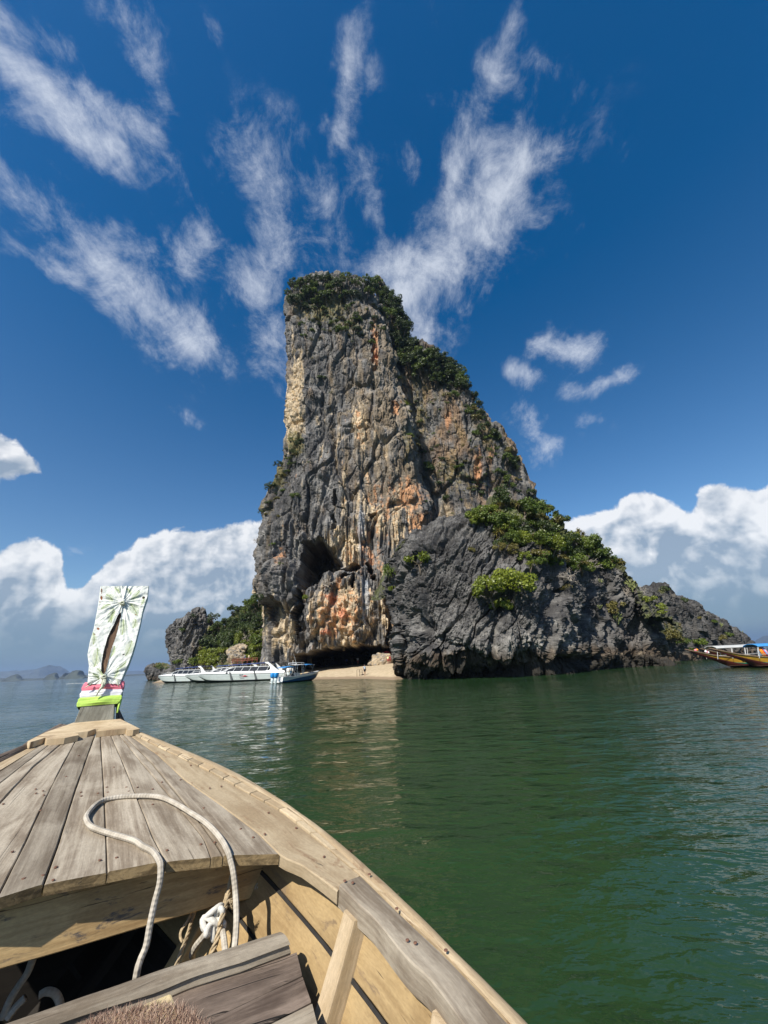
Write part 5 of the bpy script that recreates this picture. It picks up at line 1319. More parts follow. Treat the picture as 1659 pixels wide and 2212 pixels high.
def plant(kind, x, y, rpx, mk='d', label=None, group=None, wide=1.0, sink=.15, seed=None, dn=0):
    s = surf_at(x, y + dn)
    if s is None: return None
    p, n = s; w = proj(p)[2]; r = rpx * w / FPX * 1.22
    me, tm = variant(kind, mk, seed if seed is not None else _rsv.randint(0, 4))
    steep = max(0.0, 1 - n[2]); base = p - n * r * sink + np.array([0, 0, -r * (.25 + .35 * steep)])
    if kind in ('round', 'loose'): base = base + n * r * .30 * steep - np.array([0, 0, r * .15])
    nm_, cat = SMALL_KINDS[kind]
    tilt = Vector((n[0], n[1], 0)) * .45 * steep + Vector((0, 0, 1)); q = tilt.normalized().to_track_quat('Z', 'Y')
    rz = Matrix.Rotation(_rsv.rand() * 6.28, 3, 'Z'); rot = (q.to_matrix() @ rz).to_euler()
    sc = (r * wide, r * wide, r * _rsv.uniform(.9, 1.15))
    if tm is None:
        o = bpy.data.objects.new(nm_, me); COL.objects.link(o); o.location = base; o.rotation_euler = rot; o.scale = sc
    else:
        o = bpy.data.objects.new(nm_, None); COL.objects.link(o); o.location = base; o.rotation_euler = rot; o.scale = sc
        for nme, mesh in (('crown', me), ('trunk', tm)):
            c = bpy.data.objects.new(nme, mesh); COL.objects.link(c); c.parent = o
    tag(o, label, cat, group); return o
def scatter(poly, n, kinds, rr, mks, label, group, weight=None, mind=.55):
    xs = [p[0] for p in poly]; ys = [p[1] for p in poly]; done = []; tries = 0
    while len(done) < n and tries < n * 60:
        tries += 1; x = _rsv.uniform(min(xs), max(xs)); y = _rsv.uniform(min(ys), max(ys))
        if not inpoly(np.array([x]), np.array([y]), poly)[0]: continue
        r = _rsv.uniform(*rr)
        if any((x - a) ** 2 + (y - b) ** 2 < (mind * (r + c)) ** 2 for a, b, c in done): continue
        done.append((x, y, r)); kk = kinds[_rsv.randint(len(kinds))]; mm = mks[_rsv.randint(len(mks))]
        lb = label
        if weight:
            zx_, zy_, ph = min(weight, key=lambda z: (z[0] - x) ** 2 + (z[1] - y) ** 2)
            szw = 'small' if r < rr[0] + (rr[1] - rr[0]) * .34 else 'large' if r > rr[0] + (rr[1] - rr[0]) * .72 else 'medium'
            lb = szw + ' ' + dict(d='dark green', m='mid green', b='bright green', o='olive')[mm] + ' ' + dict(round='dense round tree', loose='open crowned tree', low='low bush', palm='screw pine', grass='grass tuft')[kk] + ' ' + ph
        if len(lb.split()) > 16: lb = lb.split(' ', 1)[1]
        plant(kk, x, y, r, mm, lb, group)
# the flat top of the tower and its edge
scatter([(620, 612), (700, 606), (825, 612), (834, 640), (800, 636), (740, 640), (690, 662), (640, 668), (620, 650)], 46, ['round', 'loose', 'low'], (8, 14), 'ddmm', 'dark green tree in the thicket on the flat summit of the rock tower', 'trees on the flat top of the rock tower', mind=.42, weight=[(640, 630, 'at the left corner of the flat tower summit'), (690, 625, 'left of the middle of the tower summit'), (740, 620, 'in the middle of the tower summit'), (790, 620, 'right of the middle of the tower summit'), (825, 630, 'at the right corner of the tower summit')])
for x, y, r, k, m_ in [(634, 618, 11, 'loose', 'd'), (624, 628, 6, 'loose', 'd'), (655, 612, 9, 'loose', 'd'), (680, 615, 9, 'round', 'm'), (714, 610, 9, 'round', 'm'), (730, 606, 8, 'loose', 'd'), (742, 604, 9, 'loose', 'd'), (756, 604, 9, 'loose', 'd'), (772, 605, 10, 'loose', 'd'), (790, 608, 9, 'round', 'd'), (806, 612, 10, 'loose', 'd'), (820, 625, 8, 'loose', 'd'), (830, 636, 8, 'loose', 'd')]:
    plant(k, x, y + 8, r, m_, ('bushy' if k == 'round' else 'open') + ' tree against the sky ' + {634: 'near the left corner of the tower summit', 624: 'hanging over the left corner of the tower summit', 655: 'second in from the left corner of the summit', 680: 'left of the dip in the tower summit', 714: 'just left of the highest summit trees', 730: 'leftmost of the thin highest summit trees', 742: 'second of the thin highest summit trees', 756: 'in the middle of the thin highest summit trees', 772: 'rightmost of the thin highest summit trees', 790: 'just right of the highest summit trees', 806: 'inside the right corner of the tower summit', 820: 'at the right corner of the tower summit', 830: 'below the right corner where the shoulder begins'}[x], 'trees on the summit skyline')
def zlab(z, x, y): return min(z, key=lambda k: (k[0] - x) ** 2 + (k[1] - y) ** 2)[2]
scatter([(640, 660), (800, 650), (840, 700), (800, 745), (740, 730), (650, 740)], 40, ['low', 'grass', 'low'], (4, 8), 'dmo', '', 'shrubs under the summit', weight=[(655, 680, 'on the upper left tower face under the summit trees'), (660, 725, 'left on the tower face well below the summit'), (710, 670, 'just under the middle of the summit trees'), (720, 715, 'in the middle of the tower face below the summit'), (775, 670, 'just under the right part of the summit trees'), (800, 720, 'by the orange streak on the upper tower face')])
# the ridge on the right
scatter([(826, 636), (850, 650), (872, 700), (905, 758), (950, 770), (1000, 805), (1008, 842), (975, 845), (930, 820), (895, 790), (868, 790), (848, 740), (832, 690)], 74, ['round', 'round', 'loose'], (10, 17), 'dddm', 'dense dark tree on the stepped right shoulder of the rock tower', 'trees on the right shoulder', mind=.38, weight=[(835, 650, 'at the upper end of the right shoulder'), (860, 700, 'below the upper step of the right shoulder'), (880, 760, 'in the steep gully of the right shoulder'), (915, 780, 'where the right shoulder levels out'), (950, 800, 'on the broad middle of the right shoulder'), (990, 825, 'at the outer end of the right shoulder')])
for x, y, r in [(850, 668, 13), (862, 690, 12), (873, 722, 13), (890, 748, 12), (905, 765, 10), (925, 772, 12), (945, 775, 13), (962, 788, 12), (980, 800, 10), (1000, 815, 7), (1018, 852, 9), (1030, 876, 12), (1038, 892, 10), (1052, 918, 9), (1062, 932, 10), (1080, 945, 9), (1098, 968, 9), (1108, 990, 9), (1116, 1010, 8), (1128, 1036, 8), (1142, 1060, 9), (1150, 1080, 10), (1072, 938, 8), (1045, 905, 8), (1010, 838, 9), (1026, 862, 9)]:
    plant('round' if r > 8 else 'loose', x, y + 4, r, 'd', 'dark ' + ('full crowned' if r > 11 else 'mid sized' if r > 8 else 'small open') + ' skyline tree ' + zlab([(850, 668, 'just below the upper step of the tower ridge'), (873, 722, 'on the steep upper part of the tower ridge'), (905, 765, 'where the tower ridge flattens'), (945, 775, 'on the flat middle of the tower ridge'), (980, 800, 'at the outer end of the flat ridge'), (1024, 865, 'where the ridge drops steeply again'), (1056, 925, 'halfway down the lower tower ridge'), (1085, 955, 'on the lower third of the tower ridge'), (1105, 1010, 'near the foot of the tower ridge'), (1122, 1066, 'at the foot of the ridge above the headland thicket')], x, y), 'trees on the right skyline')
# faces
ZW_ = [(890, 880, 'in the gully between tower and right wall'), (950, 880, 'high on the brown right wall'), (1040, 960, 'near the outer edge of the brown right wall'), (1080, 1040, 'low by the outer edge of the brown right wall'), (980, 980, 'in the middle of the brown right wall'), (920, 1000, 'left in the middle of the right wall'), (940, 1060, 'low on the left of the right wall'), (1010, 1060, 'low in the middle of the right wall')]
B = lambda x, y: (829.5 + .2 * x, 730 + .2 * y)
for x, y, r, k, m_ in [(270, 1030, 38, 'low', 'm'), (350, 1110, 30, 'low', 'o'), (250, 690, 34, 'grass', 'b'), (480, 1420, 62, 'round', 'd'), (470, 1350, 40, 'low', 'm'), (590, 1590, 48, 'round', 'd'), (680, 1700, 48, 'low', 'd'), (800, 1380, 64, 'low', 'm'), (1215, 1410, 42, 'low', 'm'), (1040, 1660, 60, 'low', 'd'), (960, 1640, 40, 'low', 'd'),
                       (1000, 1010, 50, 'low', 'm'), (1110, 1060, 60, 'low', 'm'), (620, 1290, 34, 'low', 'd'), (440, 1210, 34, 'low', 'd'), (520, 1190, 26, 'low', 'd'), (730, 1880, 30, 'grass', 'm'), (760, 600, 60, 'low', 'm'), (660, 620, 50, 'low', 'o'), (500, 680, 30, 'grass', 'b'), (420, 900, 36, 'loose', 'm'), (150, 400, 34, 'grass', 'b'), (880, 1310, 34, 'grass', 'o'),
                       (1180, 1530, 28, 'grass', 'o'), (600, 1480, 30, 'grass', 'o'), (440, 1480, 24, 'grass', 'o'), (950, 1590, 26, 'grass', 'o'), (720, 1350, 30, 'grass', 'o'), (1440, 1640, 30, 'low', 'd'), (840, 1440, 30, 'grass', 'm'), (370, 1240, 24, 'grass', 'o'), (850, 1140, 26, 'grass', 'o'), (1060, 990, 24, 'grass', 'o'), (450, 1740, 26, 'grass', 'm'), (830, 1720, 26, 'grass', 'm'), (1200, 1140, 24, 'grass', 'o'), (1230, 1270, 22, 'grass', 'o')]:
    X, Y = B(x, y); plant(k, X, Y, r * .2, m_, dict(d='dark green', m='mid green', b='bright green', o='olive')[m_] + ' ' + dict(round='dense tree', loose='open tree', low='bush', grass='tuft')[k] + ' ' + min(ZW_, key=lambda z: (z[0] - X) ** 2 + (z[1] - Y) ** 2)[2], 'shrubs on the right hand wall')
scatter([(880, 860), (960, 850), (1060, 960), (1110, 1060), (1000, 1080), (930, 1060), (890, 960)], 60, ['grass', 'low', 'grass'], (3, 6), 'oodm', 'shrub or tuft rooted on a ledge of the brown right hand wall', 'shrubs on the right hand wall', weight=[(890, 880, 'in the gully between tower and right wall'), (950, 880, 'high on the brown right wall'), (1040, 960, 'near the outer edge of the brown right wall'), (1080, 1040, 'low by the outer edge of the brown right wall'), (980, 980, 'in the middle of the brown right wall'), (920, 1000, 'left in the middle of the right wall'), (940, 1060, 'low on the left of the right wall'), (1010, 1060, 'low in the middle of the right wall')])
scatter([(1000, 860), (1040, 900), (1085, 955), (1130, 1050), (1100, 1060), (1060, 970), (1010, 890)], 26, ['low', 'grass', 'round'], (6, 11), 'dmmo', '', 'shrubs on the right hand wall', weight=[(1030, 890, 'just inside the lower tower ridge near its step'), (1070, 950, 'just inside the middle of the lower tower ridge'), (1110, 1040, 'just inside the foot of the lower tower ridge')])
C2 = lambda x, y: (530.8 + .38 * x, 564 + .38 * y)
for x, y, r, k, m_ in [(445, 660, 34, 'low', 'd'), (480, 740, 20, 'grass', 'm'), (540, 385, 34, 'low', 'm'), (330, 420, 22, 'low', 'm'), (400, 330, 18, 'low', 'o'), (580, 355, 22, 'low', 'm'), (640, 310, 14, 'low', 'm'), (630, 380, 24, 'low', 'd'), (380, 540, 16, 'grass', 'o'), (320, 350, 20, 'low', 'm'), (280, 1330, 24, 'low', 'm'), (150, 1610, 18, 'low', 'm'), (195, 1720, 14, 'low', 'm'),
                       (240, 1190, 14, 'low', 'm'), (360, 1130, 14, 'grass', 'm'), (190, 1440, 14, 'grass', 'o'), (930, 980, 24, 'low', 'b'), (915, 800, 24, 'grass', 'b'), (870, 640, 26, 'grass', 'o'), (970, 1040, 22, 'low', 'o'), (610, 1530, 14, 'grass', 'd')]:
    X, Y = C2(x, y); plant(k, X, Y, r * .38, m_, dict(d='dark green', m='mid green', b='bright green', o='olive')[m_] + dict(low=' bush ', grass=' tuft ')[k] + zlab([(690, 830, 'in the upper middle of the tower front'), (740, 700, 'high on the tower front'), (660, 700, 'on the upper left of the tower front'), (620, 960, 'low on the left tower front near the pale streak'), (600, 1150, 'left of the cave on the grey tower front'), (640, 1080, 'above and left of the cave'), (880, 920, 'on the right rim of the tower front'), (760, 1140, 'above the small caves right of the big one')], X, Y), 'shrubs on the front wall')
scatter([(636, 935), (652, 950), (636, 1000), (606, 1070), (578, 1110), (566, 1105), (585, 1040), (612, 985)], 34, ['low', 'loose', 'grass'], (5, 9), 'ddmo', '', 'shrubs on the left edge of the tower', weight=[(642, 950, 'at the top of the bushy left tower edge'), (620, 1010, 'in the upper part of the bushy left tower edge'), (598, 1060, 'in the lower part of the bushy left tower edge'), (572, 1100, 'at the lower end of the bushy left tower edge')])
plant('loose', 592, 990, 10, 'd', 'lone flat topped tree sticking out from the left edge high on the tower', dn=2)
plant('loose', 578, 1050, 10, 'd', 'second tree sticking out of the left cliff edge, below the flat topped one', dn=2)
plant('dead', 551, 1158, 10, 'd', 'thin grey leafless bush on the left cliff edge above the overhang')
plant('dead', 705, 1252, 20, 'd', 'tangle of bare grey branches in the mouth of the cave', seed=2)
plant('low', 663, 1286, 9, 'b', 'small bright green bush below the cave mouth')
plant('low', 656, 1308, 5, 'm', 'tiny green shrub in the cleft under the bright bush')
plant('palm', 842, 1240, 24, 'm', 'spiky green screw pine hanging between tower and dark headland', wide=.8)
plant('low', 878 - 32, 1268, 8, 'b', 'small leafy shrub at the foot of the hanging screw pine')
# crown of the headland
CROWN = [(1020, 1108), (1060, 1085), (1120, 1080), (1180, 1098), (1225, 1122), (1290, 1165), (1322, 1205), (1300, 1232), (1240, 1218), (1190, 1218), (1140, 1208), (1085, 1190), (1065, 1150)]
scatter(CROWN, 84, ['round', 'low', 'low'], (13, 24), 'mmdbmo', '', 'shrubs covering the headland crown', mind=.36, weight=[(1045, 1110, 'at the left end of the headland thicket'), (1090, 1130, 'below the skyline left in the headland thicket'), (1100, 1175, 'on the lower left rim of the headland thicket'), (1150, 1120, 'near the top of the headland thicket'), (1160, 1180, 'in the lower middle of the headland thicket'), (1210, 1150, 'in the middle of the headland thicket'), (1225, 1200, 'on the lower right rim of the headland thicket'), (1275, 1180, 'in the right part of the headland thicket'), (1300, 1215, 'at the right tip of the headland thicket')])
scatter(CROWN, 16, ['palm'], (13, 20), 'mmo', 'screw pine with strap leaves in the thicket on the dark headland', 'screw pines on the headland crown', mind=.6, weight=[(1045, 1110, 'at the left end of the headland thicket'), (1090, 1130, 'below the skyline left in the headland thicket'), (1100, 1175, 'on the lower left rim of the headland thicket'), (1150, 1120, 'near the top of the headland thicket'), (1160, 1180, 'in the lower middle of the headland thicket'), (1210, 1150, 'in the middle of the headland thicket'), (1225, 1200, 'on the lower right rim of the headland thicket'), (1275, 1180, 'in the right part of the headland thicket'), (1300, 1215, 'at the right tip of the headland thicket')])
for x, y, r, k, m_, lb in [(1048, 1100, 22, 'low', 'b', 'bright green leafy shrub at the left end of the headland thicket'), (1036, 1118, 20, 'round', 'b', 'yellow green shrub spilling over the top left rim of the headland'), (1110, 1118, 26, 'dead', 'd', 'pale leafless bush in the upper part of the headland thicket'),
                           (1080, 1160, 22, 'palm', 'o', 'large olive screw pine near the left side of the headland thicket'), (1178, 1092, 15, 'palm', 'm', 'round screw pine against the sky on top of the headland'), (1203, 1106, 13, 'loose', 'd', 'slender dark sapling against the sky right of the round screw pine'),
                           (1218, 1122, 11, 'loose', 'd', 'smaller sapling on the skyline below the slender one'), (1150, 1098, 14, 'loose', 'm', 'thin leafed tree on the skyline at the highest point of the headland'), (1240, 1140, 14, 'dead', 'd', 'grey leafless bush on the skyline halfway down the headland thicket'), (1262, 1150, 14, 'dead', 'd', 'second grey leafless bush lower on the headland skyline'),
                           (1248, 1205, 36, 'dead', 'd', 'large pale fallen bare tree at the right of the headland thicket'), (1225, 1235, 24, 'dead', 'd', 'bare brown twigs hanging below the fallen tree'), (1290, 1190, 22, 'low', 'm', 'dark green bush beside the fallen bare tree'), (1318, 1200, 14, 'low', 'm', 'bush at the right end of the thicket on the skyline'),
                           (1190, 1205, 20, 'low', 'b', 'light green shrub at the lower middle rim of the thicket'), (1130, 1190, 14, 'low', 'b', 'small light shrub hanging under the thicket'), (1148, 1222, 16, 'palm', 'b', 'screw pine hanging alone below the middle of the thicket'),
                           (905, 1208, 30, 'low', 'b', 'bright yellow green bush high on the left part of the dark headland'), (898, 1232, 12, 'low', 'b', 'lower trailing end of the bright bush on the left of the headland'), (1020, 1182, 10, 'low', 'o', 'small faded shrub on bare rock above the round green tree'),
                           (1062, 1268, 34, 'round', 'b', 'left half of the wide bright green tree on the headland face'), (1102, 1258, 38, 'round', 'b', 'wide bright green tree growing out of the middle of the headland face'), (1085, 1296, 25, 'low', 'b', 'lower drooping clump under the wide bright tree'),
                           (1158, 1270, 34, 'dead', 'd', 'white leafless bush right beside the wide bright green tree'), (1150, 1285, 24, 'dead', 'd', 'lower half of the white leafless bush on the headland face'), (1218, 1258, 12, 'grass', 'o', 'dry grass tuft on the reddish part of the headland'), (1322, 1302, 20, 'low', 'o', 'olive shrub on the right part of the headland face'),
                           (1330, 1330, 20, 'cactus', 'c', 'pale candelabra succulent under the olive shrub'), (1292, 1303, 10, 'cactus', 'c', 'small pale succulent left of the olive shrub'), (1263, 1332, 12, 'low', 'm', 'small green shrub low on the headland left of the pale succulents'), (1295, 1248, 13, 'cactus', 'c', 'pale succulent on the rim below the fallen bare tree'),
                           (1358, 1252, 22, 'cactus', 'c', 'large yellow green succulent on the right skyline of the headland'), (1350, 1268, 16, 'dead', 'd', 'brown bare bush under the large skyline succulent'), (1382, 1262, 18, 'dead', 'd', 'thin leafless bush against the sky between headland and low rock'), (1396, 1290, 15, 'low', 'b', 'green shrub in the notch between headland and low rock'),
                           (1420, 1300, 12, 'low', 'b', 'green shrub trailing down the left side of the low rock'), (1428, 1318, 9, 'low', 'b', 'small green clump under the trailing shrub'), (1448, 1362, 22, 'low', 'o', 'wide pale green shrub above the waterline between headland and low rock'), (1470, 1378, 15, 'low', 'm', 'green shrub just right of the wide pale one'),
                           (1505, 1378, 13, 'low', 'm', 'small shrub on the low rock above the bow of the yellow boat'), (1490, 1395, 7, 'low', 'b', 'tiny bright clump at the bow tip of the rear yellow boat'), (1400, 1325, 8, 'cactus', 'c', 'tiny succulent on the dark rock right of the headland'), (1410, 1345, 7, 'cactus', 'c', 'second tiny succulent lower on the dark rock'),
                           (1560, 1375, 12, 'low', 'o', 'faded shrub low on the right part of the low rock'), (1570, 1362, 8, 'low', 'm', 'small shrub above the faded one on the low rock'), (1602, 1352, 7, 'cactus', 'c', 'little succulent standing against the sky at the end of the low rock'), (1528, 1322, 8, 'cactus', 'c', 'tufted succulent in the middle of the low rock slope'), (1512, 1330, 8, 'low', 'o', 'yellowish tuft on the low rock slope'),
                           (1540, 1338, 7, 'low', 'm', 'small round tuft on the low rock slope'), (1555, 1345, 8, 'cactus', 'c', 'rosette plant near the right skyline of the low rock'), (1432, 1266, 9, 'low', 'd', 'dark bush on the peak of the low rock'), (1478, 1290, 9, 'low', 'd', 'skyline bush right of the peak of the low rock'), (1455, 1278, 7, 'dead', 'd', 'wispy twigs on the ridge of the low rock')]:
    plant(k, x, y + 3, r, m_, lb)
# wooded slope on the left
SL = [(436, 1396), (452, 1384), (470, 1368), (500, 1336), (530, 1312), (560, 1292), (566, 1300), (562, 1360), (560, 1425), (520, 1428), (518, 1405), (494, 1400), (484, 1430), (460, 1440), (440, 1440), (428, 1425)]
scatter([(440, 1394), (470, 1366), (500, 1334), (535, 1306), (562, 1292), (562, 1360), (500, 1385), (450, 1400)], 60, ['round', 'round', 'loose'], (10, 17), 'dddm', 'dark tree in the forest on the slope beside the rock stack', 'forest trees on the left slope', mind=.38, weight=[(450, 1390, 'right behind the rock stack'), (480, 1365, 'left on the wooded slope'), (505, 1345, 'on the skyline in the middle of the wooded slope'), (500, 1375, 'in the middle of the wooded slope'), (540, 1310, 'high on the wooded slope'), (550, 1345, 'beside the tower on the wooded slope'), (535, 1370, 'low on the right of the wooded slope')])
scatter([(450, 1400), (500, 1385), (562, 1360), (560, 1425), (522, 1428), (518, 1405), (494, 1398), (484, 1432), (455, 1440), (436, 1430)], 40, ['round', 'low'], (10, 16), 'mmbd', 'bright green tree at the foot of the slope above the speedboats', 'trees at the foot of the left slope', mind=.42, weight=[(450, 1425, 'at the foot of the slope below the rock stack'), (480, 1410, 'left of the steps at the slope foot'), (480, 1435, 'just above the left speedboat roof'), (530, 1395, 'right of the steps at the slope foot'), (545, 1420, 'at the slope foot beside the tower base'), (525, 1425, 'just above the middle speedboat roof')])
plant('loose', 462, 1345, 14, 'd', 'sparse tree with airy crown on the right of the rock stack top'); plant('loose', 417, 1336, 7, 'd', 'little tree on the left shoulder of the rock stack'); plant('low', 395, 1358, 6, 'm', 'small bush jutting out left of the rock stack')
plant('dead', 533, 1372, 20, 'd', 'bleached bare tree standing in the dark forest'); plant('low', 425, 1420, 16, 'm', 'green shrub covering the foot of the rock stack'); plant('low', 436, 1400, 14, 'o', 'grassy shrub on the middle of the rock stack')
for x, y, r in [(344, 1435, 5), (332, 1437, 4), (350, 1440, 5), (362, 1442, 5), (380, 1430, 6), (388, 1426, 7)]: plant('low', x, y, r, 'o' if r < 5 else 'm', 'small shrub on top of the low shore rock', 'shrubs on the shore rock')

# ------------------------------------------------------------------ boats at the beach
WHITE = simple('white_gelcoat', (.74, .75, .74), .22, 0, .03, 2); OFFW = simple('grey_white_hull', (.55, .60, .58), .25, 0, .05, 2); NAVY = simple('navy_canvas', (.015, .035, .13), .8, 0, .2, 3)
BLACKP = simple('black_bottom_paint', (.015, .016, .02), .5); GLASS = simple('tinted_glass', (.012, .014, .018), .25); BLUEC = simple('blue_canvas', (.035, .22, .52), .75, 0, .15, 3)
BLUEH = simple('blue_hull_paint', (.012, .07, .20), .2, 0, .08, 2); BLUEO = simple('blue_engine_cowl', (.03, .26, .62), .3, 0, .05, 4); GREYP = simple('grey_engine_leg', (.50, .58, .58), .35, 0, .06, 4)
RUBBER = simple('grey_rubber', (.10, .11, .11), .7); ALU = simple('white_tube', (.66, .67, .66), .3, .1, .04, 5); REDP = simple('red_print', (.50, .03, .03), .5); DKTXT = simple('dark_lettering', (.03, .03, .05), .5)
UPHOL = simple('pale_seat_vinyl', (.50, .48, .42), .6)

def text_obj(body, size, mat, parent, loc, rot, depth=.004, shear=0.0, name='lettering'):
    cu = bpy.data.curves.new(name, 'FONT'); cu.body = body; cu.size = size; cu.extrude = depth; cu.shear = shear; cu.align_x = 'CENTER'; cu.align_y = 'CENTER'
    to = bpy.data.objects.new(name, cu); COL.objects.link(to); dg = bpy.context.evaluated_depsgraph_get(); me = bpy.data.meshes.new_from_object(to.evaluated_get(dg))
    bpy.data.objects.remove(to); me.materials.clear(); me.materials.append(mat); me.name = name
    o = bpy.data.objects.new(name, me); COL.objects.link(o); o.parent = parent; o.location = loc; o.rotation_euler = rot; return o

def stations(st, n=40):
    S = np.array(st, float); x = np.linspace(S[0, 0], S[-1, 0], n)
    # smooth interpolation
    out = [x]
    for k in range(1, S.shape[1]):
        c = spline(np.stack([S[:, 0], S[:, k], S[:, 0] * 0], 1), 200); out.append(np.interp(x, c[:, 0], c[:, 1]))
    return np.stack(out, 1)
def hull_band(name, S, q0, q1, mat, parent, off=0.0, flare=.0):
    """one band of topside between shares q0(x)..q1(x) from chine to gunwale, both sides"""
    for sd_ in (1, -1):
        secs = []
        for x, b, g, cb, cz, k in S:
            sec = []
            for q in np.linspace(q0(x), q1(x), 5):
                y = cb + (b - cb) * q ** .8; z = cz + (g - cz) * q; sec.append((x, sd_ * (y + off), z))
            secs.append(sec)
        MB().loft(secs, closed=False).build(name, mat, parent, True)
def hull_bottom(name, S, mat, parent):
    secs = [[(x, cb, cz), (x, cb * .5, (cz + k) / 2), (x, 0, k), (x, -cb * .5, (cz + k) / 2), (x, -cb, cz)] for x, b, g, cb, cz, k in S]
    MB().loft(secs, closed=False).build(name, mat, parent, True)
def transom(name, s, mat, parent):
    x, b, g, cb, cz, k = s; mb = MB().prism([(x, b, g), (x, cb, cz), (x, 0, k), (x, -cb, cz), (x, -b, g)], (.03, 0, 0)); return mb.build(name, mat, parent)

def outboard(x, y, z, cowl, leg, parent, name='outboard', s=1.0):
    mb = MB(); secs = []
    for t, w, d in ((0, .36, .46), (.15, .46, .62), (.45, .47, .66), (.62, .38, .56), (.68, .2, .34)):
        secs.append([(x + d * s / 2 * (math.copysign(abs(math.cos(a)) ** .6, math.cos(a))), y + w * s / 2 * (math.copysign(abs(math.sin(a)) ** .6, math.sin(a))), z + t * s) for a in np.linspace(0, 6.2832, 13)[:-1]])
    o = mb.loft(secs).build(name, cowl, parent, True)
    m2 = MB().loft([[(x + d * s / 2 * math.cos(a), y + w * s / 2 * math.sin(a), z + t * s) for a in np.linspace(0, 6.2832, 11)[:-1]] for t, w, d in ((-1.25, .12, .2), (-1.1, .16, .34), (-.8, .2, .36), (-.4, .28, .44), (0, .34, .46))])
    l = m2.build('engine_leg', leg, o, True); return o

